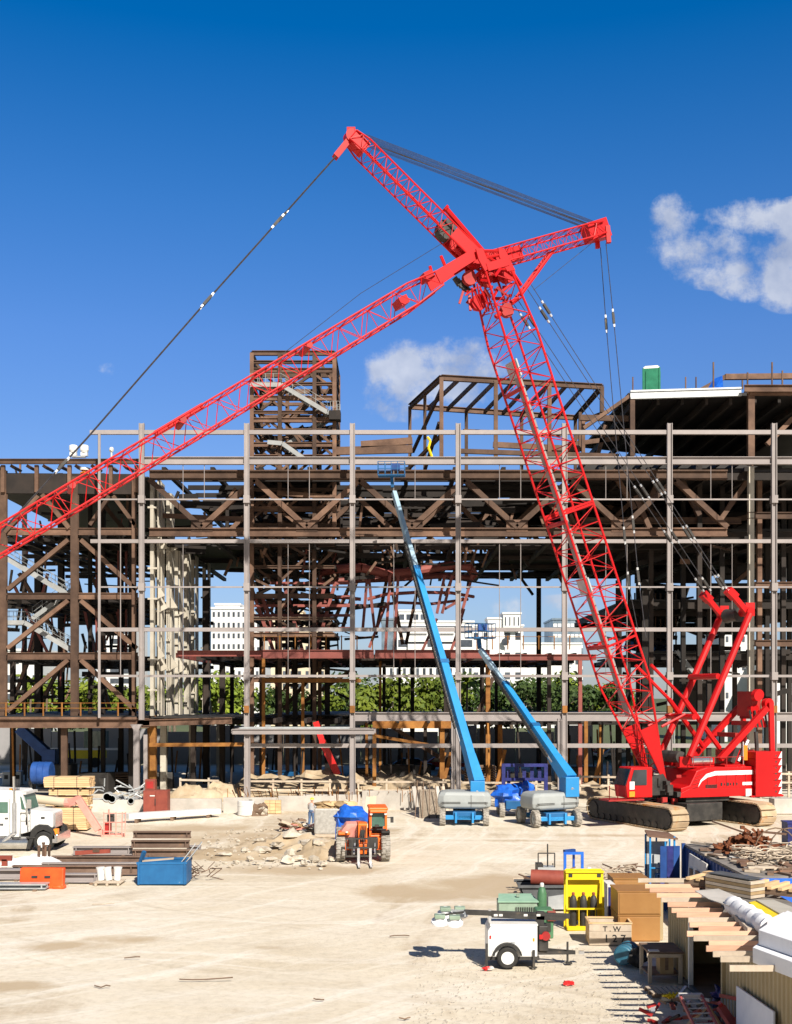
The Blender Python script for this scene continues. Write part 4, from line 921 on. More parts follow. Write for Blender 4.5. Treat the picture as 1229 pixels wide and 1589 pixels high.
# house, in crane local axes (u forward, v to the camera)
def cb(u, v, z, du, dv, dz): return CC + CU * u + CV * v + Vector((0, 0, z)), (du, dv, dz)
ROTC = math.atan2(-CU.y, -CU.x)
def cbox(name, u, v, z, du, dv, dz, m, par, bevel=.03, label=None, taper=None):
    mb = MB(); c = CC + CU * u + CV * v + Vector((0, 0, z + dz / 2)); mb.box(c, (du, dv, dz), rz=ROTC, taper=taper)
    o = mb.build(name, m, par, True, bevel=bevel)
    if label: o['label'] = label
    return o
hs = part('house')
def up(u, v, z): return CC + CU * u + CV * v + Vector((0, 0, z))
z0 = 1.95
hull = [up(2.2, 0, z0), up(2.2, 0, z0 + .55), up(1.55, 0, z0 + .7), up(1.0, 0, z0 + 1.65), up(.2, 0, z0 + 1.85), up(-3.5, 0, z0 + 1.85), up(-3.5, 0, z0)]
MB().prism(hull, CV * -1.9, CV * 1.9).build('body_shell', red, hs, True, bevel=.06)
MB().prism([up(2.35, 0, z0 - .08), up(2.5, 0, z0 + .12), up(1.6, 0, z0 + .5), up(-3.6, 0, z0 + .42), up(-3.6, 0, z0 - .1)], CV * 1.9, CV * 1.98).build('side_skirt', red, hs, True, bevel=.02)
st_ = [(.75, .55), (.45, .95), (.0, 1.2), (-.6, 1.32), (-3.6, 1.32), (-3.6, 1.6), (-.6, 1.6), (.1, 1.42), (.55, 1.02)]
MB().prism([up(a + .2, 0, z0 + b) for a, b in st_], CV * 1.93, CV * 1.945).build('white_stripe', wstripe, hs, True)
lg = MB()
for i, w in enumerate((.12, .06, .2, .08, .08, .12)): lg.box(up(-.9 - i * .24, 1.935, z0 + .72), (w, .02, .13 if i % 2 else .2), rz=ROTC)
lg.build('lettering', ink, hs, True); MB().box(up(-2.95, 1.935, z0 + .72), (.8, .02, .2), rz=ROTC).build('name_plate', wstripe, hs, True)
MB().box(up(-2.95, 2.02, z0 + .12), (.45, .1, .5), rz=ROTC).build('data_plate', whited, hs, True)
for i in range(4): MB().tube(up(1.5 - i * .12, 1.95, z0 + .5 + i * .25), up(.9 - i * .1, 1.95, z0 + .6 + i * .28), .02, 4).build('grab_rail', reddark, hs, True)
MB().box(up(-2.2, 1.0, z0 + 1.9), (1.6, 1.2, .12), rz=ROTC).build('hatch', red, hs, True)
MB().lathe([(-.8, .3), (.8, .3)], up(.2, 1.1, z0 + 2.25), 'x', 14, M=Matrix.Rotation(ROTC, 3, 'Z')).build('silencer', chrome, hs, True, smooth=True)
MB().bar(up(1.8, .9, z0 + 2.2), up(-.9, .9, z0 + 2.1), .5, .7).build('winch_frame', red, hs, True); MB().bar(up(1.8, -.9, z0 + 2.2), up(-.9, -.9, z0 + 2.1), .5, .7).build('winch_frame', red, hs, True)
MB().tube(up(1.6, -1, z0 + 2.5), up(1.6, 1, z0 + 2.5), .4, 12).build('winch_drum', blackmet, hs, True)
for px in (1123, 1137): MB().bar(K(px, 1182, .8), K(px + 8, 1160, .8), .35, .35).build('hose_box', blackmet, hs, True)
MB().bar(K(1139, 1178, 1.2), K(1139, 1155, 1.2), .25, .25).build('warning_flag', lorange, hs, True); MB().tube(K(1136, 1190, 1.2), K(1136, 1150, 1.2), .05).build('flag_pole', steel, hs, True)
for i in range(5): MB().box(up(.2 - i * .75, 1.94, z0 + .95), (.02, .02, .8), rz=ROTC).build('panel_seam', reddark, hs, True)
for i in range(6): MB().box(up(-.1, 1.94, z0 + .35 + i * .07), (.9, .02, .03), rz=ROTC).build('vent_slot', blackmet, hs, True)
for i in range(4): MB().tube(up(1.2 - i * 1.3, 1.8, z0 + 1.85), up(1.2 - i * 1.3, 1.8, z0 + 2.5), .025, 5).build('handrail_post', reddark, hs, True)
MB().tube(up(1.2, 1.8, z0 + 2.5), up(-2.7, 1.8, z0 + 2.5), .025, 5).build('handrail', reddark, hs, True)
rng = random.Random(9)
for i in range(24):
    u, v, z = rng.uniform(2.0, 4.0), rng.uniform(-.3, 1.9), rng.uniform(1.3, 3.3)
    MB().box(up(u, v, z), (rng.uniform(.15, .5), rng.uniform(.15, .5), rng.uniform(.15, .6)), rz=ROTC).build('machinery_block', blackmet if i % 4 else reddark, hs, True)
cbox('slew_ring', 0, 0, 1.55, 3.4, 3.4, .35, blackmet, hs)
# boom foot brackets
for s in (-1, 1): MB().prism([up(2.0, s * .95, 2.0), up(4.2, s * .95, 2.0), up(3.9, s * .95, 3.2), up(3.0, s * .95, 3.4)], CV * -.08, CV * .08).build('foot_bracket', blackmet if s > 0 else red, hs, True)
# cab
cab = part('cab')
cc = K(974, 1212, -1.0); cu = (cc - CC).dot(CU)
cpo = [(cu + 1.05, 1.95), (cu + 1.15, 2.7), (cu + .75, 3.9), (cu - .8, 3.9), (cu - .8, 1.95)]
MB().prism([up(a, 0, b) for a, b in cpo], CV * .2, CV * 1.7).build('cab_shell', red, cab, True, bevel=.05)
MB().prism([up(cu + .9, 0, 2.75), up(cu + .6, 0, 3.75), up(cu - .35, 0, 3.75), up(cu - .35, 0, 2.75)], CV * 1.7, CV * 1.74).build('window', glass, cab, True)
MB().prism([up(cu + 1.17, .25, 2.75), up(cu + .8, .25, 3.8), up(cu + .8, 1.65, 3.8), up(cu + 1.17, 1.65, 2.75)], CU * 0, CU * .03).build('windscreen', glass, cab, True)
MB().box(up(cu + .75, 1.74, 2.75), (.35, .03, .5), rz=ROTC).build('white_sticker', wstripe, cab, True); MB().box(up(cu + .75, 1.74, 2.2), (.4, .03, .35), rz=ROTC).build('orange_sticker', lorange, cab, True)
for k in range(6): MB().tube(up(cu + 1.3 + (k % 3) * .6, 1.9, 1.8), up(cu + 1.3 + (k % 3) * .6, 1.9, 2.8), .03, 4).build('platform_rail', reddark, cab, True)
MB().box(up(cu + 1.3, 1.4, 1.85), (2.6, 1.2, .1), rz=ROTC).build('cab_platform', reddark, cab, True)
# counterweight
cw = part('counterweight')
for k in range(6):
    for s in (-1, 1): cbox('counterweight_slab', -4.45, s * 1.45, 1.85 + k * .49, 2.0, 1.7, .475, red, cw, .03)
cbox('counterweight_tray', -4.3, 0, 1.75, 2.6, 4.6, .12, red, cw)
cbox('counterweight_cover', -4.0, 2.32, 1.8, 1.4, .08, 3.0, red, cw, .02)
for i in range(7): MB().lathe([(0, .07), (.06, .07)], up(-4.95, 2.31, 2.1 + i * .4), 'y', 8).build('bolt', blackmet, cw, True)
zz = MB()
for i in range(6):
    a = 1.95 + i * .48; zz.prism([up(-5.43, 2.31, a), up(-5.15, 2.31, a), up(-5.43, 2.31, a + .46)], CV * 0, CV * .012)
zz.build('white_zigzag', wstripe, cw, True)
# carbody and crawlers
cbod = part('carbody'); cd = Vector((.41, -.912, 0)).normalized(); cs = Vector((.912, .41, 0)); RC = math.atan2(cs.y, cs.x)
CB = CC + Vector((-.95, -.1, 0))
def lo(a, b, z): return CB + cs * a + cd * b + Vector((0, 0, z))
MB().box(lo(0, 1.9, .95), (2.9, 1.5, 1.15), rz=RC).build('ballast_block', blackmet, cbod, True, bevel=.05)
MB().box(lo(0, -1.9, .95), (2.9, 1.5, 1.15), rz=RC).build('ballast_block', blackmet, cbod, True, bevel=.05); MB().box(lo(0, 0, 1.0), (5.4, 2.4, .9), rz=RC).build('cross_frame', blackmet, cbod, True, bevel=.05)
def crawler(a):
    t = part('crawler_track'); half, rr, w = 4.0, .72, 1.25
    prof = []
    for i in range(11): th = -math.pi / 2 + math.pi * i / 10; prof.append((half + rr * math.cos(th), rr + .06 + rr * math.sin(th)))
    prof += [(-half - rr * math.cos(-math.pi / 2 + math.pi * i / 10), rr + .06 - rr * math.sin(-math.pi / 2 + math.pi * i / 10)) for i in range(11)]
    MB().prism([lo(a, b * .97, .78 + (z - .78) * .84) for b, z in prof], cs * -(w * .42), cs * (w * .42)).build('track_frame', blackmet, t, True)
    # shoes
    pts = [Vector((b, z)) for b, z in prof]; pts.append(pts[0]); L_ = [0]
    for p, q in zip(pts, pts[1:]): L_.append(L_[-1] + (q - p).length)
    n = 50; sm = MB()
    for i in range(n):
        d = L_[-1] * i / n; k = max(j for j in range(len(L_) - 1) if L_[j] <= d + 1e-6); tt = (d - L_[k]) / max(1e-6, L_[k + 1] - L_[k]); p = pts[k].lerp(pts[k + 1], tt); e = (pts[k + 1] - pts[k]).normalized() * (L_[-1] / n * .43)
        sm.bar(lo(a, p.x - e.x, p.y - e.y), lo(a, p.x + e.x, p.y + e.y), w, .11, up=(cs.cross(cd * e.x + Vector((0, 0, e.y)))))
    sm.build('track_shoes', trackm, t, True)['kind'] = 'stuff'
    for i in range(11):
        b = -half + .4 + i * .72
        MB().lathe([(-w * .46, .2), (w * .46, .2)], lo(a, b, .34), 'x', 10, M=Matrix.Rotation(RC, 3, 'Z')).build('roller', blackmet, t, True)
    for b in (-half, half): MB().lathe([(-w * .47, .5), (w * .47, .5)], lo(a, b, .78), 'x', 16, M=Matrix.Rotation(RC, 3, 'Z')).build('sprocket', blackmet, t, True)
    MB().box(lo(a + .47, 1.2, .8), (.04, .35, .3), rz=RC).build('sticker', yellow, t, True)
trackm = mat('dusty_track_shoe', (.38, .28, .18), (.48, .36, .23), .9, scale=.9, c3=(.50, .21, .05), hi=.55, bump=.3)
crawler(-3.6); crawler(3.45)

# ================================================================ blue boom lifts
def wheel(par, c, r, w, M=None, rim=hoodm, ty=tyred, lugs=18, rimr=.5):
    wh = bpy.data.objects.new('wheel', None); COL.objects.link(wh); wh.parent = par; wh.location = c
    if M is not None: wh.rotation_euler = (0, 0, M)
    b = MB(); b.lathe([(-w / 2, r * .62), (-w / 2, r * .9), (-w * .38, r), (w * .38, r), (w / 2, r * .9), (w / 2, r * .62)], (0, 0, 0), 'x', 24, cap=False)
    for i in range(lugs):
        t = 2 * math.pi * i / lugs
        for s in (-1, 1):
            t2 = t + s * .08
            b.box((s * w * .24, r * .99 * math.cos(t2), r * .99 * math.sin(t2)), (w * .5, r * .12, r * .1), M=Matrix.Rotation(t2, 3, 'X'))
    b.build('tyre', ty, wh)
    b = MB(); b.lathe([(-w * .42, r * .62), (-w * .3, r * rimr), (w * .3, r * rimr), (w * .42, r * .62)], (0, 0, 0), 'x', 20); b.lathe([(-w * .5, r * .2), (w * .5, r * .2)], (0, 0, 0), 'x', 10)
    if rimr < .5:
        hb = MB()
        for i in range(8):
            t = math.pi * i / 4
            for s in (-1, 1): hb.lathe([(s * w * .31 - .01, r * .085), (s * w * .31 + .01, r * .085)], (0, r * .33 * math.cos(t), r * .33 * math.sin(t)), 'x', 8)
        hb.build('rim_hole', blackmet, wh)
    for i in range(8):
        t = math.pi * i / 4
        for s in (-1, 1): b.lathe([(s * w * .34 - .02, r * .06), (s * w * .34 + .02, r * .06)], (0, r * .36 * math.cos(t), r * .36 * math.sin(t)), 'x', 6)
    b.build('rim', rim, wh)
    return wh
def boomlift(label, X, Y, rz, A, B, wid, basket_rz=0, hoodrz=0, sc=1.0):
    t = thing('boom_lift', label, 'boom lift', (X, Y, 0), rz, 'blue telescopic boom lifts in front of the building')
    WR = .55
    for sx in (-1, 1):
        for y, w in ((-1.35, 0), (1.35, 0)): wheel(t, (sx * 1.42, y, WR), WR, .38)
    MB().box((0, 0, .68), (1.5, 3.0, .5)).build('chassis', bluemid, t, bevel=.04)
    for y in (-1.35, 1.35): MB().box((0, y, .55), (2.5, .3, .28)).build('axle', blue, t, bevel=.03)
    for s in (-1, 1): MB().box((s * .55, -1.55, .55), (.14, .25, .7)).build('tow_bracket', blue, t, bevel=.02)
    MB().lathe([(.9, .55), (1.08, .55)], (0, 0, 0), 'z', 18).build('turntable', blackmet, t)
    # grey moulded hood, wide across
    hd = MB(); Q = [(-1.75, -1.0), (-1.35, -1.25), (1.35, -1.25), (1.78, -.95), (1.78, .7), (1.4, 1.1), (-1.4, 1.1), (-1.75, .7)]
    n = len(Q)
    vs = []
    for z, k in ((1.08, .86), (1.22, .97), (1.5, 1.0), (1.95, .98), (2.15, .90), (2.2, .8)): vs += [(x * k, y * k, z) for x, y in Q]
    fs = [(j * n + i, j * n + (i + 1) % n, (j + 1) * n + (i + 1) % n, (j + 1) * n + i) for j in range(5) for i in range(n)] + [tuple(range(n - 1, -1, -1)), tuple(5 * n + i for i in range(n))]
    M_ = Matrix.Rotation(hoodrz, 3, 'Z')
    hd.add([M_ @ Vector(v) for v in vs], fs); hood = hd.build('hood', hoodm, t, bevel=.06)
    for s in (-1, 1):
        for k in range(2): MB().box(M_ @ Vector((s * .9, -1.26, 1.45 + k * .08)), (1.3, .02, .03), rz=hoodrz).build('hood_groove', blackmet, hood)
    MB().box(M_ @ Vector((.45, -1.262, 1.6)), (.02, .02, .8), rz=hoodrz).build('panel_gap', blackmet, hood)
    inv = WM(t).inverted(); a, b = inv @ A, inv @ B
    bm = bpy.data.objects.new('boom', None); COL.objects.link(bm); bm.parent = t
    d = (b - a).normalized(); ts = (0, .36, .68, .97); ws = (.60, .48, .36, .25)
    for k in range(3):
        MB().bar(a.lerp(b, ts[k]), a.lerp(b, ts[k + 1]), ws[k], ws[k] * 1.15, w2=ws[k] * .92, h2=ws[k] * 1.05).build('boom_section', blue if k < 2 else bluem3, bm, bevel=.02)
        if k: MB().bar(a.lerp(b, ts[k]) - d * .15, a.lerp(b, ts[k]) + d * .15, ws[k - 1] * 1.1, ws[k - 1] * 1.2).build('collar', bluemid, bm)
    x = d.cross(Vector((0, 0, 1))).normalized(); side = 1 if B.x < A.x else 1
    off = x * wid
    c = MB()
    nn_ = 34
    for i in range(nn_):
        p = a.lerp(b, .16 + .62 * i / nn_) + off * (1 - .35 * i / nn_); c.bar(p, p + d * .42, .12, .22)
    o = c.build('cable_chain', blackmet, bm); o['kind'] = 'stuff'
    MB().bar(a.lerp(b, .12) + off * .9, a.lerp(b, .8) + off * .6, .06, .1).build('cable_rail', steel, bm)
    MB().box(a + Vector((0, .1, -.45)), (.95, 1.2, 1.3)).build('boom_pivot', blue, bm, bevel=.04)
    MB().bar(a, a + d * 2.2, .78, .85, w2=.62, h2=.7).build('boom_base', blue, bm, bevel=.03)
    MB().tube(a + Vector((0, -.5, -.6)), a + d * 2.4 - Vector((0, .2, .4)), .12, 8).build('lift_ram', steel, bm)
    bk = bpy.data.objects.new('basket', None); COL.objects.link(bk); bk.parent = t
    MB().bar(b - d * .3, b + Vector((0, -.1, .7)), .25, .3).build('basket_arm', bluemid, bk)
    q = b + Vector((0, -.5, .6))
    MB().box(q, (2.1, .9, .1)).build('basket_floor', bluemid, bk)
    rl = MB()
    for h in (.5, 1.05):
        for s, e in (((-1.05, -.45), (1.05, -.45)), ((1.05, -.45), (1.05, .45)), ((1.05, .45), (-1.05, .45)), ((-1.05, .45), (-1.05, -.45))): rl.tube(q + Vector((*s, h)), q + Vector((*e, h)), .028, 5)
    for sx in (-1.05, -.5, 0, .5, 1.05):
        for sy in (-.45, .45): rl.tube(q + Vector((sx, sy, 0)), q + Vector((sx, sy, 1.05)), .028, 5)
    rl.build('basket_rail', bluemid, bk); MB().box(q + Vector((.3, .4, .8)), (.7, .25, .5)).build('control_box', blued, bk)
    return t
bluem3 = mat('silver_blue_boom', (.25, .38, .48), (.34, .46, .55), .45, scale=1)
g = G(722, 1281)
boomlift('blue boom lift with grey hood, its long boom raised to the roof truss', g.x, g.y + 1.2, R(-3), W(741, 1216, g.y + .8), W(608, 752, 89.5), -.5)
g = G(850, 1283)
boomlift('blue boom lift with grey hood and shorter boom, nearest the crane tracks', g.x + .2, g.y + 1.2, R(14), W(884, 1210, g.y + .8), W(742, 1003, 84), -.52, hoodrz=R(8))
# tarp wrapped lift
t = thing('tarp_wrapped_lift', 'lift wrapped in blue and purple plastic sheeting behind the right blue boom lift', 'boom lift', tuple(G(800, 1272) + Vector((.3, 2.4, 0))))
for x, y in ((-1.1, -1), (-1.1, 1), (1, 1), (1, -1)): wheel(t, (x, y, .5), .5, .36)
MB().box((0, 0, .9), (1.7, 2.4, .6)).build('chassis', bluemid, t, bevel=.04)
b = MB(); b.blob((-.5, -.2, 1.5), (1.2, 1.1, .9), 4, .3, 22); b.blob((.6, -.1, 1.7), (.8, .7, .7), 7, .35, 20); b.build('tarpaulin', tarp, t, smooth=True)
for s in (-1, 1):
    MB().bar((s * 1.5 + .6, 0, 1.4), (s * 1.5 + .6, 0, 3.7), .25, .25).build('wrapped_post', tarpd, t)
MB().bar((-.95, 0, 3.6), (2.15, 0, 3.6), .22, .22).build('wrapped_rail', tarpd, t); MB().bar((-.95, 0, 2.6), (2.15, 0, 2.6), .2, .2).build('wrapped_rail', tarpd, t)
[MB().box((-.5 + k * .55, .3, 2.8 + (k % 2) * .2), (.25, .08, 1.0)).build('torn_sheet', tarpd, t) for k in range(5)]
# ================================================================ beyond the building
leafm = mat('tree_leaves', (.075, .125, .010), (.20, .25, .018), .7, scale=.4, c3=(.24, .26, .03), rnd=.25)
leafd = mat('dark_tree_leaves', (.022, .05, .010), (.06, .10, .016), .7, scale=.5, rnd=.25)
bark = mat('grey_bark', (.12, .09, .065), (.2, .16, .12), .9, scale=3)
def tree_mesh(seed, leaf, H=12, RX=6, n=1700):
    rng = random.Random(seed); t = thing('tree', 'x', 'tree')
    b = MB(); b.tube((0, 0, 0), (.2, 0, H * .35), .32, 8, .22)
    cl = []
    for i in range(9):
        a = rng.uniform(0, 6.28); r = rng.uniform(.15, .8) * RX; z = H * rng.uniform(.45, .86); e = Vector((r * math.cos(a), r * math.sin(a), z))
        b.tube((.2, 0, H * .32), e, .16, 6, .05); cl.append((e, rng.uniform(.26, .42) * RX))
    for i in range(7):
        a = rng.uniform(0, 6.28); r = rng.uniform(.3, 1.05) * RX; cl.append((Vector((r * math.cos(a), r * math.sin(a), H * rng.uniform(.35, .75))), rng.uniform(.2, .36) * RX))
    b.build('trunk', bark, t)
    c = MB()
    for i in range(n):
        e, r = rng.choice(cl); d = Vector((rng.gauss(0, 1), rng.gauss(0, 1), rng.gauss(0, 1))).normalized() * r * rng.uniform(.55, 1.05); d.z *= .75
        p = e + d; s = rng.uniform(.22, .5); nrm = (d.normalized() + Vector((rng.uniform(-.6, .6), rng.uniform(-.6, .6), rng.uniform(-.3, .7)))).normalized()
        x = nrm.orthogonal().normalized(); y = nrm.cross(x)
        k = rng.uniform(0, 3.1); x, y = x * math.cos(k) + y * math.sin(k), y * math.cos(k) - x * math.sin(k)
        c.add([p - x * s, p - y * s * .7, p + x * s, p + y * s * .7 + nrm * s * .3], [(0, 1, 2, 3)])
    c.build('crown', leaf, t)
    return t
TP = [tree_mesh(1, leafm), tree_mesh(2, leafd), tree_mesh(3, leafm, 11, 7), tree_mesh(4, leafm, 13, 5.5), tree_mesh(5, leafd, 12, 7)]
spots = [(22, 165, 0, .9), (98, 172, 2, 1), (150, 160, 3, .95), (205, 178, 0, 1), (330, 168, 3, .95), (368, 182, 2, 1.05), (440, 170, 1, 1), (545, 186, 4, .95), (600, 168, 2, 1.05), (640, 172, 0, 1.08), (685, 186, 3, 1.05), (738, 190, 4, 1), (795, 178, 1, 1.1), (835, 165, 4, 1.05), (872, 190, 2, 1.1), (915, 172, 1, 1.05), (960, 186, 0, 1), (272, 185, 1, 1)]
order = sorted(range(len(spots)), key=lambda i: spots[i][0]); used = set()
for rank, i in enumerate(order):
    px, Y, k, s = spots[i]
    t = TP[k] if k not in used else copy_tree(TP[k]); used.add(k)
    t.location = (XA(px, Y), Y, 0); t.rotation_euler = (0, 0, i * 1.3); s *= .9 + .22 * ((i * 37) % 10) / 10; t.scale = (s, s, s)
    t['label'] = f'{"dark" if k in (1, 4) else "bright"} green leafy tree behind the steel frame, {ORD[rank]} of the row from the left'
    t['group'] = 'leafy trees behind the building'
def palm(px, Y, H, lab, seed):
    rng = random.Random(seed); t = thing('palm_tree', lab, 'palm tree', (XA(px, Y), Y, 0), 0, 'palm trees behind the building')
    MB().tube((0, 0, 0), (.3, 0, H), .2, 8, .13).build('trunk', bark, t)
    c = MB()
    for i in range(20):
        a = rng.uniform(0, 6.28); el_ = rng.uniform(-.3, 1.2); L_ = rng.uniform(2.2, 3.2); pts = []
        for k in range(6):
            r = L_ * k / 5; pts.append(Vector((.3 + r * math.cos(a) * math.cos(el_ * .6), r * math.sin(a) * math.cos(el_ * .6), H + r * math.sin(el_) - .22 * r * r)))
        sd_ = Vector((-math.sin(a), math.cos(a), 0))
        for k in range(5):
            w = .45 * (1 - abs(k - 2) / 4)
            c.add([pts[k], pts[k + 1], pts[k + 1] + sd_ * w - Vector((0, 0, w * .6)), pts[k] + sd_ * w - Vector((0, 0, w * .6))], [(0, 1, 2, 3)])
            c.add([pts[k], pts[k + 1], pts[k + 1] - sd_ * w - Vector((0, 0, w * .6)), pts[k] - sd_ * w - Vector((0, 0, w * .6))], [(0, 1, 2, 3)])
    c.build('crown', leafm, t)
palm(45, 150, 10.5, 'feathery palm behind the left wing, left of the other palm there', 1); palm(70, 156, 9.5, 'feathery palm behind the left wing, right of the other palm there', 2)
palm(722, 158, 10.5, 'palm tree showing beside the long blue boom above the deck edge', 3); palm(262, 160, 9, 'palm tree seen past the cream lift shaft', 4)

winm = mat('dark_window', (.05, .06, .075), (.09, .10, .12), .2, scale=1, rnd=.4)
cream = mat('cream_render', (.62, .52, .38), (.68, .58, .43), .8, scale=.1)
whb = mat('white_render', (.70, .70, .69), (.76, .76, .75), .8, scale=.1, rnd=.02)
glz = mat('blue_grey_curtain_glass', (.10, .14, .18), (.22, .28, .34), .25, scale=.3)
def bld(name, label, x0, x1, ytop, Y, m, depth=18, floors=0, cols=0, wh=.5, ww=.5, par=None, wy0=0, wm=winm, ybot=None, wall='wall'):
    t = par or thing(name, label, 'building', (XA((x0 + x1) / 2, Y), Y, 0))
    zt = ZA(ytop, Y); zb = 0 if ybot is None else ZA(ybot, Y); a, b = XA(x0, Y), XA(x1, Y)
    MB().box(((a + b) / 2, Y + depth / 2, (zt + zb) / 2), (b - a, depth, zt - zb)).build(wall, m, t, True)
    fh = (zt - max(zb, 6)) / max(floors, 1); cwid = (b - a) / max(cols, 1)
    M = Members('window', wm, t)
    for f in range(floors):
        for c in range(cols):
            z = zt - fh * (f + .5); x = a + cwid * (c + .5)
            M.new(ww * cwid * wh * fh).box((x, Y - .04, z), (cwid * ww, .12, fh * wh))
    M.finish()
    MB().box(((a + b) / 2, Y + depth / 2, zt + .25), (b - a + .5, depth + .5, .5)).build('parapet', m, t, True)
    return t
h = bld('hotel', 'white stepped high-rise hotel seen between the cream shaft and the second grey column', 328, 382, 945, 300, whb, floors=9, cols=7, wh=.45, ww=.45)
bld('', '', 381, 405, 960, 302, whb, floors=7, cols=3, par=h, wh=.4, ww=.5); bld('', '', 334, 372, 939, 303, whb, par=h, depth=10)
h = bld('apartment_block', 'cream apartment block seen through the shoring tower', 412, 506, 958, 320, cream, floors=7, cols=8, wh=.4, ww=.4)
bld('', '', 430, 470, 950, 324, cream, par=h, depth=8)
h = bld('office_block', 'long white modern block with dark window bands in the middle of the open bay', 616, 735, 966, 290, whb, floors=6, cols=2, wh=.5, ww=.93)
bld('', '', 618, 662, 949, 292, whb, floors=1, cols=4, wh=.5, ww=.7, par=h, depth=10, ybot=966); bld('', '', 592, 616, 962, 291, glz, par=h)
for k in range(6):
    MB().box((XA(648 + (k % 2) * 42, 289), 289.4, ZA(978 + (k // 2) * 13, 289)), (5, .6, 1.6)).build('balcony', whb, h, True)
h = bld('white_tower', 'white stepped building with a narrow louvred tower, right of the long blue boom', 730, 812, 972, 300, whb, floors=4, cols=5, wh=.35, ww=.5)
bld('', '', 781, 808, 953, 298, whb, floors=1, cols=4, wh=.6, ww=.25, par=h, depth=8, ybot=975); bld('', '', 757, 782, 961, 299, whb, par=h, depth=8); bld('', '', 812, 902, 1000, 300, whb, floors=2, cols=8, wh=.3, ww=.6, par=h)
MB().lathe([(-.2, 1.0), (.2, 1.0)], W(784, 996, 297.8), 'y', 16).build('round_window', winm, h, True)
bld('glass_office', 'grey-blue glass office block behind the lower crane boom', 858, 905, 962, 310, glz, floors=8, cols=7, wh=.3, ww=.8, wm=whb)
bld('low_white_building', 'low white building with small windows seen above the trees in mid bay', 592, 735, 1026, 240, whb, floors=2, cols=14, wh=.4, ww=.4)
bld('striped_block', 'white block with dark strip windows seen through the left wing', 150, 205, 972, 290, whb, floors=8, cols=3, wh=.5, ww=.7)
bld('pale_block', 'plain pale building behind the far left columns of the left wing', -60, 60, 1010, 260, whb, floors=3, cols=9, wh=.4, ww=.4)
bld('white_warehouse', 'white building seen through the right wing beside the crane mast', 1122, 1160, 970, 210, whb, floors=3, cols=3, wh=.2, ww=.3)
bld('white_annex', 'small white building seen at the right edge through the dark right wing', 1190, 1290, 1030, 200, whb, floors=2, cols=4, wh=.3, ww=.3)
bld('far_white_block', 'distant white block just right of the cream lift shaft, behind the trees', 330, 404, 1030, 215, whb, floors=2, cols=8, wh=.35, ww=.4)
# grey hoarding wall behind the ground floor
hw = thing('hoarding_wall', 'grey panelled site wall with patches of light behind the ground floor columns', 'wall', (XA(450, 142), 142, 0))
wallg = mat('grey_hoarding_paint', (.26, .255, .26), (.32, .31, .315), .8, scale=.2, c3=(.2, .2, .2), rnd=.1)
for i, px in enumerate(range(-40, 920, 60)):
    MB().box((XA(px + 30, 142), 142, 2.4 - (i % 3) * .2), (XA(px + 59, 142) - XA(px, 142), .3, 4.8 - (i % 3) * .4)).build('panel', wallg, hw, True)
for i, px in enumerate((512, 725, 771, 1046, 392, 98)):
    Y = 185; lp = thing('street_lamp', f'slim pale street lamp beyond the building, {ORD[sorted((512, 725, 771, 1046, 392, 98)).index(px)]} from the left', 'street lamp', (XA(px, Y), Y, 0), 0, 'street lamps beyond the building')
    MB().tube((0, 0, 0), (0, 0, 9.6), .14, 6, .09).build('pole', steel, lp); MB().bar((0, 0, 9.6), (1.4, 0, 9.9), .1, .1).build('arm', steel, lp); MB().box((1.6, 0, 9.85), (.9, .3, .16)).build('lamp_head', whited, lp)
# parked cars far behind
def car(px, Y, m, lab, rz=0):
    t = thing('parked_car', lab, 'car', (XA(px, Y), Y, 0), rz, 'cars parked beyond the site')
    MB().prism([(-2.2, 0, .35), (2.2, 0, .35), (2.25, 0, .8), (1.3, 0, .95), (.7, 0, 1.42), (-1.2, 0, 1.45), (-2.0, 0, .95), (-2.25, 0, .85)], (0, -.85, 0), (0, .85, 0)).build('body', m, t, bevel=.06)
    MB().prism([(-1.65, 0, .95), (1.1, 0, .95), (.65, 0, 1.36), (-1.15, 0, 1.38)], (0, -.87, 0), (0, .87, 0)).build('window', glass, t)
    for x in (-1.4, 1.4):
        for y in (-.85, .85): MB().lathe([(-.1, .33), (.1, .33)], (x, y, .33), 'y', 12).build('wheel', black, t)
car(905, 150, whited, 'white car parked behind the ground floor, nearest the crane'); car(935, 152, reddark, 'dark red car parked behind the ground floor'); car(960, 151, galv, 'silver car parked behind the ground floor near the crane boom foot')
car(640, 128, blackmet, 'dark car under the middle of the building'); car(690, 130, reddark, 'red car in the shade under the middle of the building')
# ---------------------------------------------------------------- the ground floor clutter
def mound(name, label, px, py, rx, ry, h, seed, m=dirt, Y=None, cat='dirt mound', n=22, kind=None):
    p = G(px, py) if Y is None else Vector((XA(px, Y), Y, 0))
    b = MB(); vs = []
    for j in range(n + 1):
        for i in range(n + 1):
            u, v = i / n * 2 - 1, j / n * 2 - 1; d = math.sqrt(u * u + v * v)
            k = max(0, 1 - d ** 1.6) ; x, y = u * rx, v * ry
            z = h * k * (.75 + .6 * noise.fractal(Vector((x * .7 + seed * 7, y * .7, 0)), 1, 2, 4)) + (.12 * h * noise.noise(Vector((x * 3, y * 3, seed))) if k > 0 else 0)
            vs.append((x, y, max(z, 0) - .08))
    b.add(vs, [(j * (n + 1) + i, j * (n + 1) + i + 1, (j + 1) * (n + 1) + i + 1, (j + 1) * (n + 1) + i) for j in range(n) for i in range(n)])
    o = b.build(name, m, loc=tuple(p), smooth=True)
    if kind == 'structure': o['kind'] = 'structure'
    else: tag(o, label, cat)
    return o
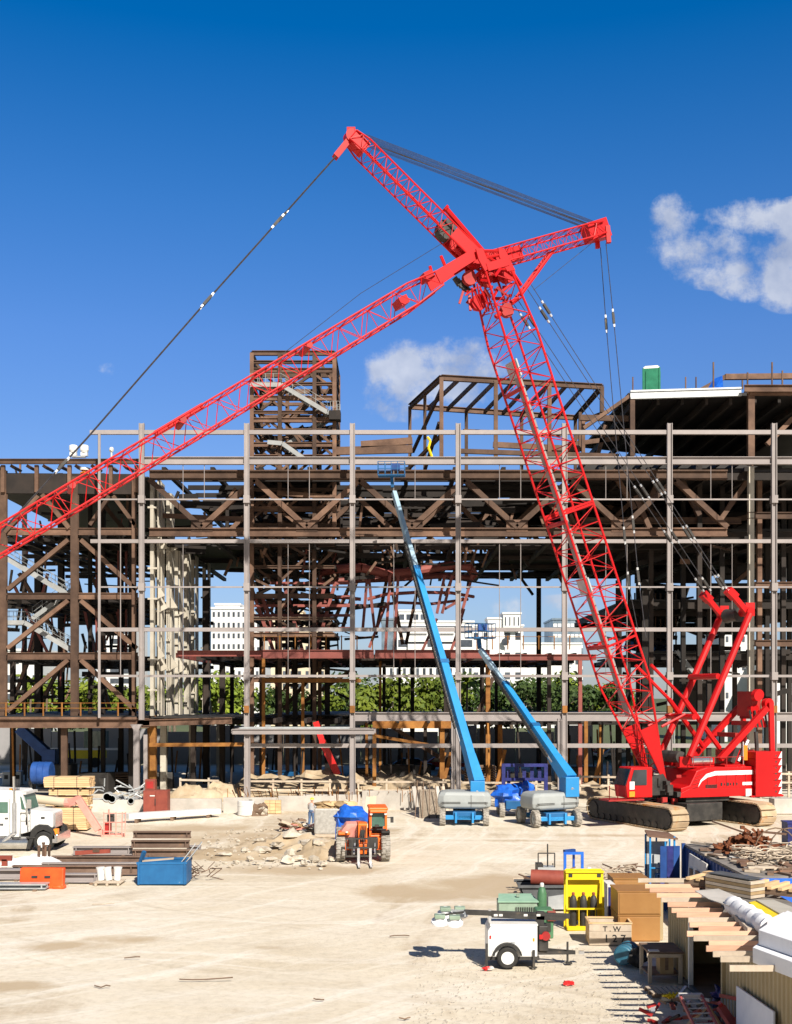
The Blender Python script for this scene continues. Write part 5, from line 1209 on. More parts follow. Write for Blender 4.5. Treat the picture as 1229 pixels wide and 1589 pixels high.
terr = [(420, 98, 7, 4, 1.7), (500, 99, 8, 4, 2.2), (580, 100, 7, 5, 1.9), (655, 97, 5, 4, 2.2), (720, 99, 6, 4, 1.3), (930, 96, 6, 3.5, 1.4), (300, 92, 3, 2, 1.6), (345, 93, 3, 2, 1.5)]
labs = ['sandy mound behind the low concrete wall, left of the middle', 'long sandy mound striped by column shadows at mid building', 'sandy mound below the cantilever, right of the middle column', 'sandy heap just left of the left boom lift', 'low dirt mound behind the left boom lift', 'dirt heap under the building behind the crane tracks', 'small dirt heap behind the rust red job box', 'small dirt heap next to the first tall grey column']
for i, (px, Y, rx, ry, h) in enumerate(terr): mound('dirt_mound', labs[i], px, 0, rx, ry, h, i + 1, Y=Y)
# timber guard rails at the slab edge
gr = thing('timber_guardrail', 'pale timber guard rail with thin posts along the ground floor edge of the building', 'guard rail', (XA(480, 93.8), 93.8, 0))
a_ = Members('rail_post', woodg, gr); b_ = Members('rail', woodg, gr)
for a, b, y1, y0 in ((280, 340, 1210, 1245), (380, 700, 1212, 1240), (700, 900, 1214, 1240), (900, 1000, 1205, 1240), (1180, 1260, 1200, 1238)):
    for px in range(a, b + 1, 44): a_.bar((XA(px, 93.8), 93.8, 0), (XA(px, 93.8), 93.8, ZA(y1 - 3, 93.8)), .16, .16, up=(0, 1, 0))
    for k in (0, .45): z = ZA(y1, 93.8) - k * 1.6; b_.bar((XA(a, 93.8), 93.7, z), (XA(b, 93.8), 93.7, z - .08), .08, .16)
a_.finish(); b_.finish()
lw = thing('low_concrete_wall', 'low pale concrete wall in stepped sections in front of the building', 'wall', (XA(450, 85), 85, 0))
for i, (a, b, y0, y1, Y) in enumerate(((255, 345, 1245, 1264, 82), (346, 430, 1244, 1264, 82.3), (431, 520, 1241, 1262, 83), (470, 560, 1232, 1246, 87.5), (561, 660, 1236, 1262, 84.5), (640, 662, 1238, 1262, 85.4), (140, 254, 1248, 1262, 83.4))):
    h_ = (y1 - y0) * Y / F + .2
    MB().box((XA((a + b) / 2, Y), Y, h_ / 2 - .05), (XA(b, Y) - XA(a, Y) - .08, .35, h_)).build('wall_section', concrete, lw, True, bevel=.02)
b = Members('rebar', orust, lw)
for i in range(60):
    r_ = random.Random(i); px = r_.uniform(350, 650); z = 1.0; b.tube((XA(px, 84), 84 + r_.uniform(-.5, 3), .6), (XA(px, 84) + r_.uniform(-.1, .1), 84, 1.15 + r_.uniform(.1, .6)), .025, 4)
b.finish()
def crateish(px, Y, w, d, h, m, name, label, cat, rz=0):
    t = thing(name, label, cat, (XA(px, Y), Y, 0), rz); MB().box((0, 0, h / 2), (w, d, h)).build('body', m, t, bevel=.03); MB().box((0, 0, h + .04), (w + .06, d + .06, .08)).build('lid', m, t); 
    for s in (-1, 1): MB().box((s * w * .3, 0, -.0 + .05), (.12, d, .12)).build('skid', blackmet, t)
    return t
def drum(px, Y, r, h, m, label, z=0, lying=False):
    t = thing('drum', label, 'drum', (XA(px, Y), Y, z)); prof = [(0, r * .95), (.03, r), (h * .33, r), (h * .35, r * 1.04), (h * .37, r), (h * .65, r), (h * .67, r * 1.04), (h * .69, r), (h * .97, r), (h, r * .95)]
    if lying: MB().lathe([(a - h / 2, b_) for a, b_ in prof], (0, 0, r), 'x', 16).build('drum_body', m, t, smooth=True)
    else: MB().lathe(prof, (0, 0, 0), 'z', 16).build('drum_body', m, t, smooth=True); MB().lathe([(h, r * .2), (h + .04, r * .2)], (r * .5, 0, 0), 'z', 8).build('cap', blackmet, t)
drum(382, 80.5, .62, 1.05, whited, 'white drum in front of the low concrete wall below the tall grey column')
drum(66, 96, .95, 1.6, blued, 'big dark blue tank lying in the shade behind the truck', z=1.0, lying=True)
MB().box((XA(66, 96), 96, .5), (1.6, 1.4, 1)).build('x', woodd) if False else None
tk = thing('tank_cradle', 'dark steel cradle under the big blue tank', 'cradle', (XA(66, 96), 96, 0)); MB().box((0, 0, .5), (1.8, 1.2, .1)).build('shelf', blackmet, tk)
for s in (-1, 1):
    for q in (-1, 1): MB().bar((s * .8, q * .5, 0), (s * .8, q * .5, 1.0), .1, .1).build('leg', blackmet, tk)
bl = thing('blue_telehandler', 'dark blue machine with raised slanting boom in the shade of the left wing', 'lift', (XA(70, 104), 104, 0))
MB().bar(W(30, 1130, 104), W(72, 1168, 104), .9, .9).build('boom', blued, bl, True, bevel=.05); MB().box(W(78, 1176, 104), (1.2, 1.2, 1.6)).build('boom_pivot', blued, bl, True); MB().box(W(82, 1196, 104), (4, 2.2, 1.3)).build('body', blackmet, bl, True, bevel=.1)
for s in (-1, 1):
    for q in (-1.2, 1.2): wheel(bl, (s * 1.5 + .7, q, .55), .55, .4)
yv = thing('yellow_generator', 'yellow and white machine on the bright ground behind the left wing', 'machine', (XA(130, 135), 135, 0)); MB().box((0, 0, 1.6), (5, 2, 1.1)).build('body', yellow, yv, bevel=.05); MB().box((1.5, 0, 3.2), (2.5, 1.8, 2.2)).build('cab', glassg, yv); MB().box((0, -1.1, 2.2), (9, .2, .25)).build('rail', white, yv)
for s in (-1.6, 1.6): MB().lathe([(-.2, .6), (.2, .6)], (s, -.9, .6), 'y', 12).build('wheel', black, yv)
rl_ = thing('red_folding_lift', 'bright red slanting lift arm in the shade below the platform canopy', 'lift', (XA(515, 99), 99, 0))
MB().bar(W(490, 1120, 99), W(503, 1158, 99), .45, .5).build('upper_arm', lred, rl_, True); MB().bar(W(500, 1150, 99), W(524, 1202, 99), .5, .6).build('lower_arm', lred, rl_, True); MB().box(W(524, 1215, 99), (2.4, 1.4, 1.0)).build('chassis', reddark, rl_, True, bevel=.05)
for s in (-1, 1): MB().lathe([(-.15, .4), (.15, .4)], (XA(524, 99) - XA(515, 99) + s * .9, -.8, .4), 'y', 12).build('wheel', black, rl_)
# darker stores and machines standing in the shade
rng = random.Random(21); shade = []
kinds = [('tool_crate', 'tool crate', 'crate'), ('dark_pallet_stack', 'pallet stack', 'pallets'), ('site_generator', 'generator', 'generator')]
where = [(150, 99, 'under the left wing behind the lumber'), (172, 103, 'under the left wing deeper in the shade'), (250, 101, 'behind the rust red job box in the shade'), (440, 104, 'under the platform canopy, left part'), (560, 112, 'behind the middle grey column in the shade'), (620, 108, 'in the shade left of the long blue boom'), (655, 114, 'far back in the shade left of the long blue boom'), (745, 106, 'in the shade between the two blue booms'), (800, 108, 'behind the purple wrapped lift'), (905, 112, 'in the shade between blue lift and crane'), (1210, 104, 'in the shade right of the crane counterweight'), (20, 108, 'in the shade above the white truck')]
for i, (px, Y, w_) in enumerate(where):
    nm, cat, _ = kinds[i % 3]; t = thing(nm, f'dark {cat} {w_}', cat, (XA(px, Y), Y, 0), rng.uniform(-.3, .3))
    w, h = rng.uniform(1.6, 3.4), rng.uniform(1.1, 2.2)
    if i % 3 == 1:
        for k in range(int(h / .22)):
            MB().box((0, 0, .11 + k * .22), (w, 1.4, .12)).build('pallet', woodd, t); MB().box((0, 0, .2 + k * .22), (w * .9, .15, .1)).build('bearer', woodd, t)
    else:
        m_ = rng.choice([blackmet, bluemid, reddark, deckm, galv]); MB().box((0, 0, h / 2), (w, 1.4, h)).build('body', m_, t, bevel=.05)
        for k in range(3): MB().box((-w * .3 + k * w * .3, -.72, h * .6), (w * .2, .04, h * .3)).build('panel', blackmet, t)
# ================================================================ left part of the yard
def att(px, py, rz=0, dy=0):
    g = G(px, py); return (g.x, g.y + dy, 0)
# ---- white truck, facing right
tr_ = thing('truck', 'white long nose truck with tall exhaust stack at the left edge of the yard', 'truck', (XA(67, 61.5), 61.5, 0))
S_ = 61.5 / F
def tx(px): return (px - 67) * S_
def tz(py): return (1322 - py) * S_
cabp = [(-30, 1300), (28, 1300), (29, 1262), (40, 1262), (40, 1259), (33, 1234), (28, 1228), (-30, 1226)]
MB().prism([(tx(x), 0, tz(y)) for x, y in cabp], (0, .15, 0), (0, 2.35, 0)).build('cab', white, tr_, bevel=.05)
hoodp = [(29, 1296), (44, 1292), (52, 1283), (79, 1286), (79, 1264), (76, 1261), (40, 1258), (29, 1259)]
MB().prism([(tx(x), 0, tz(y)) for x, y in hoodp], (0, .3, 0), (0, 2.2, 0)).build('hood', white, tr_, bevel=.06)
MB().box((tx(10), .13, tz(1244)), (.0 + .02, .02, .02)).build('x', glass, tr_) if False else None
MB().prism([(tx(x), 0, tz(y)) for x, y in ((-12, 1262), (11, 1262), (11, 1245), (-12, 1245))], (0, .12, 0), (0, .16, 0)).build('side_window', glassg, tr_)
MB().prism([(tx(x), 0, tz(y)) for x, y in ((32, 1256), (38, 1257), (32.5, 1238), (30, 1236))], (0, .12, 0), (0, .16, 0)).build('quarter_window', glassg, tr_)
MB().prism([(tx(40.4), .4, tz(1257)), (tx(33.8), .4, tz(1235)), (tx(33.8), 2.1, tz(1235)), (tx(40.4), 2.1, tz(1257))], (0, 0, 0), (.03, 0, 0)).build('windscreen', glassg, tr_)
fp = [(46, 1300), (48, 1288), (58, 1280), (72, 1281), (84, 1290), (86, 1303), (80, 1303), (78, 1293), (67, 1288), (58, 1292), (52, 1302), (46, 1318), (40, 1318)]
MB().prism([(tx(x), 0, tz(y)) for x, y in fp], (0, 0, 0), (0, .6, 0)).build('front_fender', black, tr_, bevel=.03)
MB().prism([(tx(x), 0, tz(y)) for x, y in fp], (0, 1.9, 0), (0, 2.5, 0)).build('front_fender', black, tr_, bevel=.03)
MB().box((tx(85), 1.25, tz(1302)), (.28, 2.5, .45)).build('bumper', chrome, tr_, bevel=.03); MB().box((tx(85.5), .25, tz(1291)), (.2, .35, .3)).build('headlight', lorange, tr_)
MB().box((tx(20), 1.25, tz(1300)), (4.2, 1.0, .35)).build('chassis', blackmet, tr_)
for y in (.18, 2.3): wheel(tr_, (0, y, .55), .55, .32, M=R(90), rim=white, ty=black, lugs=0, rimr=.45)
MB().tube((tx(22), .05, tz(1292)), (tx(22), .05, tz(1246)), .12, 12).build('exhaust_stack', steel, tr_, smooth=True); MB().tube((tx(22), .05, tz(1246)), (tx(21), .05, tz(1205)), .07, 10).build('exhaust_pipe', chrome, tr_, smooth=True)
MB().tube((tx(22), .05, tz(1292)), (tx(2), .1, tz(1308)), .1, 8).build('exhaust_bend', steel, tr_)
MB().lathe([(tx(-12), .2), (tx(-10), .36), (tx(41), .36), (tx(43), .3)], (0, .35, tz(1309)), 'x', 20).build('fuel_tank', chrome, tr_, smooth=True)
for k in range(2): MB().box((tx(25) + k * .8, -.0, tz(1300)), (.5, .1, .05)).build('step', blackmet, tr_)
MB().box((tx(39), .28, tz(1275)), (.12, .04, .4)).build('air_vent', blackmet, tr_); MB().box((tx(64), .28, tz(1270)), (.2, .03, .1)).build('badge', blackmet, tr_)
MB().bar((tx(44), .0, tz(1284)), (tx(42), -.1, tz(1248)), .06, .06).build('mirror_arm', chrome, tr_); MB().box((tx(46), -.1, tz(1247)), (.22, .12, .5)).build('mirror', chrome, tr_, bevel=.02)
for a_1, b_1 in (((-14, 1240), (-14, 1298)), ((14, 1240), (14, 1298)), ((-14, 1298), (14, 1298)), ((44, 1262), (44, 1290)), ((30, 1275), (43, 1275))): MB().bar((tx(a_1[0]), .14 if a_1[0] < 25 else .29, tz(a_1[1])), (tx(b_1[0]), .14 if a_1[0] < 25 else .29, tz(b_1[1])), .03, .03).build('panel_seam', hopm, tr_)
MB().box((tx(9), .1, tz(1270)), (.18, .05, .05)).build('door_handle', blackmet, tr_); MB().box((tx(34), 1.25, tz(1232)), (.3, 2.0, .12)).build('sun_visor', whited, tr_); MB().box((tx(80), 1.25, tz(1275)), (.06, 1.3, .8)).build('grille', chrome, tr_); MB().box((tx(-6), .12, tz(1280)), (.7, .02, .1)).build('door_stripe', hopm, tr_)
for k in range(4): MB().tube((tx(20 + k * 1.3), .3 + k * .1, tz(1228)), (tx(20 + k * 1.3), .3 + k * .1, tz(1210)), .02, 4).build('aerial', blackmet, tr_)
for px in (11, 16): MB().lathe([(0, .1), (.12, .08)], (tx(px), .6, tz(1228)), 'z', 8).build('cab_light', lorange, tr_)
# ---- sun-faded lift with pale boom reaching behind the truck
pl_ = thing('articulated_lift', 'sun faded pink lift basket and arm on a long cream boom behind the truck', 'boom lift', att(176, 1298))
Yp = G(176, 1298).y
def q(px, py, dy=0): return W(px, py, Yp + dy)
MB().tube(q(-60, 1226, .6), q(101, 1245, .3), .27, 12).build('cream_boom', cream, pl_, True, smooth=True); MB().tube(q(101, 1245, .3), q(110, 1246, .3), .29, 12).build('red_band', pink, pl_, True)
MB().bar(q(108, 1246, .2), q(124, 1240, 0), .35, .45).build('knuckle', pink, pl_, True); MB().bar(q(122, 1240, -.1), q(153, 1288, -.1), .3, .42).build('lower_arm', pink, pl_, True, bevel=.03); MB().bar(q(153, 1290, 0), q(164, 1294, 0), .25, .3).build('arm_link', pink, pl_, True)
MB().box(q(176, 1296.5), (1.25, .9, .18)).build('basket_floor', pink, pl_, True, bevel=.02)
rl = Members('basket_rail', pink, pl_)
for a, b in ((161, 190), ):
    for yo in (-.45, .45):
        for py in (1262, 1276, 1290): rl.tube(q(a, py, yo), q(b + 4, py, yo), .03, 5)
        for px in (161, 170, 180, 189, 194): rl.tube(q(px, 1296, yo), q(px + (px > 180) * 1, 1260, yo), .03, 5)
rl.finish(); MB().box(q(172, 1270), (.35, .4, .5)).build('control_box', blackmet, pl_, True); MB().box(q(168, 1284), (.3, .5, .6)).build('motor', reddark, pl_, True)
MB().tube(q(166, 1294), q(169, 1256), .05, 6).build('post', pink, pl_, True)
# ---- lumber stacks
def lumber(px0, px1, y0, y1, Y, rows, label, m=wood, d=1.3, z0=None):
    zb = ZA(y1, Y) if z0 is None else z0; zt = ZA(y0, Y); t = thing('lumber_stack', label, 'lumber stack', (XA((px0 + px1) / 2, Y), Y + d / 2, zb), 0, 'banded bundles of fresh lumber')
    L_ = XA(px1, Y) - XA(px0, Y); h = (zt - zb - .1) / rows; M = Members('board', m, t)
    for r in range(rows):
        nb = 4
        for k in range(nb):
            rg = random.Random(r * 7 + k + int(px0)); o = rg.uniform(-.04, .04)
            M.new().box((o, -d / 2 + (k + .5) * d / nb, .1 + h * (r + .5)), (L_, d / nb * .96, h * .9))
    M.finish(world=False)
    for s in (-.3, .3): MB().box((s * L_, 0, .05), (.12, d, .1)).build('bearer', woodd, t)
    for s in (-.28, .22): MB().box((s * L_, 0, (zt - zb) / 2 + .05), (.03, d + .03, zt - zb - .06)).build('steel_band', blackmet, t)
lumber(62, 134, 1254, 1289, 70.8, 10, 'bottom bundle of fresh lumber beside the pink lift arm, shaded by the truck', z0=0)
lumber(70, 136, 1237, 1253, 71, 4, 'third bundle down of the fresh lumber pile, mostly behind the cream boom')
lumber(76, 138, 1225, 1236.5, 71.1, 3, 'second bundle down of the fresh lumber pile behind the truck')
lumber(68, 139, 1206, 1224.5, 70.9, 5, 'topmost bundle of the fresh lumber pile behind the truck')
# ---- job boxes, wall pipes, wooden scrap behind
t = thing('job_box', 'rust red steel job box standing in front of the low concrete wall', 'job box', att(241, 1264))
MB().box((0, .5, .9), (1.75, 1.0, 1.65)).build('body', rustred, t, bevel=.03)
for s in (-1, 1): MB().box((s * .43, -.02, .9), (.84, .05, 1.5)).build('door', rustred, t, bevel=.01)
MB().box((-.2, -.06, 1.35), (.35, .02, .08)).build('label_plate', whited, t); MB().box((0, -.06, .9), (.06, .06, .5)).build('handle', blackmet, t)
t = thing('post_base', 'small red steel box on top of the wall behind the job box', 'box', (XA(234, 84), 84, 1.4)); MB().box((0, 0, .45), (.75, .6, .9)).build('body', rustred, t, bevel=.02); MB().box((0, -.31, .5), (.5, .02, .5)).build('door', reddark, t)
t = thing('pipe_rack', 'tangle of grey scaffold pipes and frames piled left of the job box', 'pipe pile', (XA(190, 84), 84, 0)); rng = random.Random(4); M = Members('pipe', galv, t)
for i in range(46):
    a = Vector((XA(rng.uniform(150, 218), 84), rng.uniform(83.6, 85.5), rng.uniform(.2, 1.9))); M.tube(a, a + Vector((rng.uniform(-1.6, 1.6), rng.uniform(-.5, .5), rng.uniform(-.5, .8))), .05, 5)
for px, py, r in ((168, 1236, .33), (176, 1239, .3), (205, 1242, .25)): M.new(9).lathe([(-.4, r), (.4, r), (.4, r * .8), (-.4, r * .8)], W(px, py, 83.5), 'y', 14)
M.finish()
t = thing('white_board_stack', 'long white painted beam lying on the ground in front of the low wall', 'beam', att(268, 1272))
p0, p1 = G(196, 1277), G(338, 1267)
MB().bar(p0 + Vector((0, 0, .45)), p1 + Vector((0, 0, .4)), .9, .35).build('beam_body', white, t, True, bevel=.01)
for k in (.12, .5, .9): MB().box(p0.lerp(p1, k) + Vector((0, 0, .12)), (.2, 1.1, .24)).build('bearer', woodd, t, True)
# ---- steel section stacks
def sbeam(px0, px1, py, h, w, m, label, z=.08, dy=0, cat='steel beam', yaw=0):
    g0 = G(px0, py); Y = g0.y + dy; t = thing('steel_beam', label, cat, (XA((px0 + px1) / 2, Y), Y, z), yaw)
    L_ = (px1 - px0) * Y / F; MB().ibeam((-L_ / 2, 0, h / 2), (L_ / 2, 0, h / 2), w, h, .05).build('section', m, t)
    for s in (-.45, .45):
        if z < .2: MB().box((s * L_ * .8, 0, -.04), (.15, w + .3, .08)).build('bearer', woodd, t)
        MB().box((s * L_ * .98, 0, h / 2), (.04, w * .95, h * .9)).build('end_plate', m, t)
sbeam(114, 206, 1328, .42, .4, gray, 'pale grey steel beam lying left of the rusty beam stack', dy=0)
sbeam(206, 296, 1331, .35, .35, rustlit, 'lowest rusty beam of the stack behind the blue bin, front row')
sbeam(204, 294, 1331, .38, .35, rustlit, 'middle rusty beam of the stack behind the blue bin', z=.5, dy=.3)
sbeam(207, 296, 1331, .36, .35, rustlit, 'topmost rusty beam of the stack behind the blue bin', z=.95, dy=.7)
sbeam(290, 312, 1326, .35, .35, gray, 'short pale grey beam end poking out right of the rusty stack', dy=.4)
sbeam(80, 230, 1340, .28, .3, rustlit, 'long thin rusty beam behind the orange barrier, farthest of three', dy=.2)
sbeam(65, 262, 1348, .2, .3, gray, 'long pale beam lying between two rusty beams left of the blue bin', dy=.2)
sbeam(20, 216, 1360, .42, .35, rustlit, 'long deep brown beam just behind the white buckets', dy=.2)
sbeam(-40, 34, 1356, .3, .3, whited, 'white beam at the left edge behind the orange barrier')
sbeam(-40, 40, 1366, .45, .5, gray, 'thick grey beam at the left edge just left of the orange barrier')
sbeam(98, 152, 1371, .38, .4, gray, 'short grey beam between orange barrier and white buckets')
sbeam(-40, 74, 1381, .22, .6, galv, 'flat bluish grey channel in front of the orange barrier at the left edge')
t = thing('red_frame_end', 'dull red steel frame end at the left edge of the beam rows', 'steel frame', att(4, 1356)); MB().box((0, 0, .75), (.9, .15, .25)).build('rail', rustred, t); MB().box((.1, 0, .35), (.25, .15, .7)).build('leg', rustred, t)
t = thing('red_angle_bar', 'dull red steel bar resting across the rusty beams beside the stakes', 'steel bar', att(150, 1334)); MB().bar((-1.1, 0, .35), (.7, 0, .45), .2, .2).build('bar', rustred, t); MB().box((0, 0, .5), (.35, .25, .2)).build('clamp', rust, t)
MB_st = [(60, 1341, 1312), (65, 1341, 1308), (70, 1341, 1311), (74, 1338, 1312)]
for i, (px, y1, y0) in enumerate(MB_st):
    g = G(px, 1341); b = MB(); b.tube((0, 0, 0), (.02, 0, ZA(y0, g.y)), .07, 8); b.lathe([(0, .1), (.06, .1)], (.02, 0, ZA(y0, g.y) - .06), 'z', 8)
    tag(b.build('steel_stake', rust, loc=(g.x, g.y + (i % 2) * .2, 0)), f'rusty steel stake standing in front of the truck wheel, {ORD[i]} from the left', 'stake', 'rusty stakes in front of the truck wheel')
# white sheeting heap
o = mound('sheeting_heap', 'crumpled white plastic sheeting heap in front of the truck', 50, 1340, 1.9, .9, .75, 11, m=foam, cat='plastic sheeting')
for i, (a, b_) in enumerate((((25, 1330), (48, 1342)), ((8, 1338), (30, 1342)))):
    pa, pb = W(a[0], a[1], 58.0), W(b_[0], b_[1], 57); tag(MB().bar(pa, pb, .18, .06).build('loose_board', wood, loc=tuple(pa), world=True), ['loose plank leaning on the white sheeting', 'loose plank end at the left of the white sheeting'][i], 'plank')
# ---- orange barrier, buckets, blue bin
t = thing('plastic_barrier', 'bright orange plastic road barrier with two slots at lower left', 'barrier', att(66, 1378), R(-3)); 
MB().prism([(-.98, -.22, 0), (.98, -.22, 0), (.98, -.1, .9), (-.98, -.1, .9)], (0, 0, 0), (0, .32, 0)).build('barrier_body', orangeb, t, bevel=.05)
for s in (-.3, .28): MB().box((s, -.17, .52), (.26, .05, .1)).build('slot', blackmet, t)
MB().box((-.9, -.1, .08), (.5, .4, .14)).build('foot', orangeb, t, bevel=.03); MB().box((.8, -.1, .08), (.5, .4, .14)).build('foot', orangeb, t, bevel=.03)
t = thing('pallet', 'small wooden pallet under the three white buckets', 'pallet', att(170, 1372))
for k in range(5): MB().box((0, -.4 + k * .22, .13), (1.25, .15, .03)).build('deck_board', woodg, t)
for s in (-.5, 0, .5): MB().box((s, 0, .06), (.1, 1.0, .1)).build('bearer', woodg, t)
for i, (px, tilt) in enumerate(((157, -4), (169, -8), (182, 3))):
    g = G(px, 1371); bt = thing('bucket', ['white bucket at the left of three on the small pallet', 'middle, most tilted white bucket on the small pallet', 'white bucket at the right of three on the small pallet'][i], 'bucket', (g.x, g.y, .16), 0, 'white buckets on the small pallet'); bt.rotation_euler = (0, R(tilt), 0)
    MB().lathe([(0, .15), (.5, .18), (.52, .19), (.55, .19)], (0, 0, 0), 'z', 16).build('pail', white, bt, smooth=True); MB().lathe([(.55, .195), (.59, .195)], (0, 0, 0), 'z', 16).build('lid', whited, bt)
t = thing('steel_bin', 'worn blue steel bin with scrap sticking out, left of the yard centre', 'bin', att(251, 1374), R(1))
b = MB()
w_, d_, h_ = 2.15, 1.5, .95
for s in (-1, 1):
    b.box((s * w_ / 2, d_ / 2, h_ / 2 + .05), (.05, d_, h_)); b.box((0, d_ / 2 + s * d_ / 2, h_ / 2 + .05), (w_, .05, h_))
b.box((0, d_ / 2, .08), (w_, d_, .05)); b.build('bin_body', bluemid, t, bevel=.01)
for s in (-1, 1): MB().box((s * .62 * w_ / 1.3, -.03, h_ / 2 + .05), (.08, .08, h_)).build('rib', bluemid, t)
for s in (0, 1): MB().box((0, s * d_, h_ + .05), (w_ + .1, .1, .1)).build('rim', bluemid, t)
for i in range(6): MB().bar((.6 + i * .05, .3 + i * .15, .7), (1.25 + i * .07, .3 + i * .2, 1.55 + (i % 3) * .12), .12, .03).build('sheet_strip', galv, t)
MB().bar((-1.0, .7, 1.0), (.4, .8, 1.1), .3, .05).build('scrap_board', woodg, t); MB().bar((-1.15, .8, .8), (-.9, .6, 1.45), .15, .15).build('upright', bluemid, t)
rng = random.Random(8); t = thing('rebar_scrap', 'tangle of thin rusty rods on the ground just right of the blue bin', 'scrap pile', att(304, 1366)); M = Members('rod', rust, t)
for i in range(34):
    a = Vector((rng.uniform(-.7, .7), rng.uniform(-.5, .9), rng.uniform(.02, .5))); M.new().tube(a, a + Vector((rng.uniform(-.6, .6), rng.uniform(-.4, .4), rng.uniform(-.2, .6))), .02, 4)
M.finish(world=False)
# ---- rubble
mound('rubble_mound', 'broad sandy mound carrying broken concrete left of the orange telehandler', 458, 1318, 4.2, 2.8, 1.0, 5)
mound('rubble_mound', 'low spread of brown dirt between blue bin and rubble', 350, 1326, 4.6, 2.6, .42, 6)
mound('rubble_mound', 'small dirt rise directly beside the telehandler left wheel', 506, 1328, 2.2, 1.5, 1.0, 8)
rng = random.Random(13)
rp_ = [(440, 1305, .7), (455, 1312, .75), (470, 1306, .6), (452, 1325, .5), (430, 1318, .55), (410, 1322, .45), (480, 1318, .55), (495, 1322, .5), (462, 1330, .45), (446, 1334, .4), (420, 1330, .35), (380, 1322, .4), (388, 1330, .3), (402, 1312, .35), (505, 1316, .4), (486, 1332, .35), (472, 1338, .3), (435, 1304, .5), (350, 1326, .3), (340, 1318, .3), (500, 1338, .3), (516, 1330, .3), (398, 1336, .25), (366, 1334, .25), (460, 1298, .45), (488, 1306, .4), (476, 1296, .4)]
def hm_(x, y):
    z = .03
    for px, py, rx, ry, h in ((458, 1318, 4.2, 2.8, 1.0), (350, 1326, 4.6, 2.6, .42), (506, 1328, 2.2, 1.5, 1.0)):
        c = G(px, py); d = math.hypot((x - c.x) / rx, (y - c.y) / ry)
        if d < 1: z = max(z, h * .62 * (1 - d ** 1.6))
    return z
for i, (px, py, s) in enumerate(rp_):
    g = G(px, py + 6); b = MB(); k = (rng.uniform(.7, 1.3) * s, rng.uniform(.6, .9) * s, rng.uniform(.35, .6) * s)
    b.blob((0, 0, k[2] * .5), k, i + 20, .45, 7, flat=.5); o = b.build('concrete_chunk', rock, loc=(g.x, g.y, hm_(g.x, g.y)), rz=rng.uniform(0, 3))
    tag(o, 'broken concrete chunk lying in the rubble heap left of the telehandler', 'rock', 'concrete rubble chunks left of the telehandler')
for i in range(90):
    pass
sb = MB()
for i in range(200):
    px, py = rng.uniform(315, 525), rng.uniform(1285, 1350); g = G(px, py); s = rng.uniform(.03, .11); sb.blob((g.x, g.y, s * .4 + hm_(g.x, g.y)), (s * 1.2, s, s * .7), i, .4, 5)
o = sb.build('small_rubble', rock); tag(o, 'loose small stones scattered around the rubble heap', 'rubble', kind='stuff')
t = thing('debris_heap', 'heap of crushed cartons and planks by the worker, left of the wrapped pallet', 'debris heap', att(468, 1290)); rng = random.Random(17)
for i in range(26): MB().box((rng.uniform(-1.2, 1.1), rng.uniform(-.6, .6), rng.uniform(.1, .7)), (rng.uniform(.3, .9), rng.uniform(.1, .5), rng.uniform(.04, .16)), M=Matrix.Rotation(rng.uniform(-.5, .5), 3, 'Y') @ Matrix.Rotation(rng.uniform(0, 3), 3, 'Z')).build('scrap_piece', [woodd, woodg, pink, whited, bronze][i % 5], t)
# ---- wrapped pallet, steel drums, timber pile near the wall
t = thing('wrapped_pallet', 'tall pallet of brown bags in clear plastic wrap behind the telehandler', 'pallet load', att(517, 1299))
for k in range(6):
    for c in range(2): MB().box((-.55 + c * 1.1 + (k % 2) * .05, .5, .35 + k * .28), (1.05, 1.0, .25)).build('bag', bronze, t, bevel=.08)
MB().box((0, .5, .95), (2.3, 1.1, 1.6)).build('plastic_wrap', plastic, t, bevel=.12); MB().box((0, .5, .1), (2.2, 1.2, .15)).build('pallet', woodg, t)
for k in range(4): MB().blob((-.6 + k * .5, .4, 1.95), (.5, .5, .2), k, .3, 8).build('loose_bag', wood if k % 2 else bronze, t)
t = thing('brick_stack', 'small stack of yellow blocks at the foot of the low concrete wall', 'block stack', att(423, 1263))
for k in range(4):
    for c in range(3): MB().box((-.4 + c * .4, .2, .14 + k * .24), (.38, .4, .22)).build('block', wood, t)
t = thing('dark_bush_heap', 'dark brown scrap heap beside the white drum at the wall', 'scrap heap', att(400, 1265)); MB().blob((0, .2, .3), (.7, .5, .5), 3, .5, 10).build('heap', woodd, t); MB().blob((.4, 0, .3), (.4, .3, .3), 5, .5, 8).build('heap', rock, t)
t = thing('leaning_boards', 'grey formwork boards leaning on the wall right of the telehandler cab', 'boards', att(668, 1262))
for i in range(6): MB().bar((-.9 + i * .42, -.5, 0), (-1.2 + i * .42, .5, 1.9), .28, .06, up=(0, 1, 0)).build('board', woodg if i % 2 else concrete, t)
t = thing('formwork_ramp', 'pale ribbed formwork panel leaning left of the left boom lift', 'formwork', att(664, 1270)); MB().add([(-.6, 0, 0), (1.0, 0, 0), (.6, 1.4, 1.9), (-.6, 1.4, 1.9)], [(0, 1, 2, 3)]).prism([(-.6, 0, 0), (1.0, 0, 0), (.6, 1.4, 1.9), (-.6, 1.4, 1.9)], (0, 0, 0), (0, .08, 0)).build('panel', woodg, t)
for i in range(5): MB().tube((-.9 + i * .5, -.1, 0), (-1.0 + i * .42 + .3, .6, 2.6 - .1 * i), .03, 5).build('prop', woodd, t)
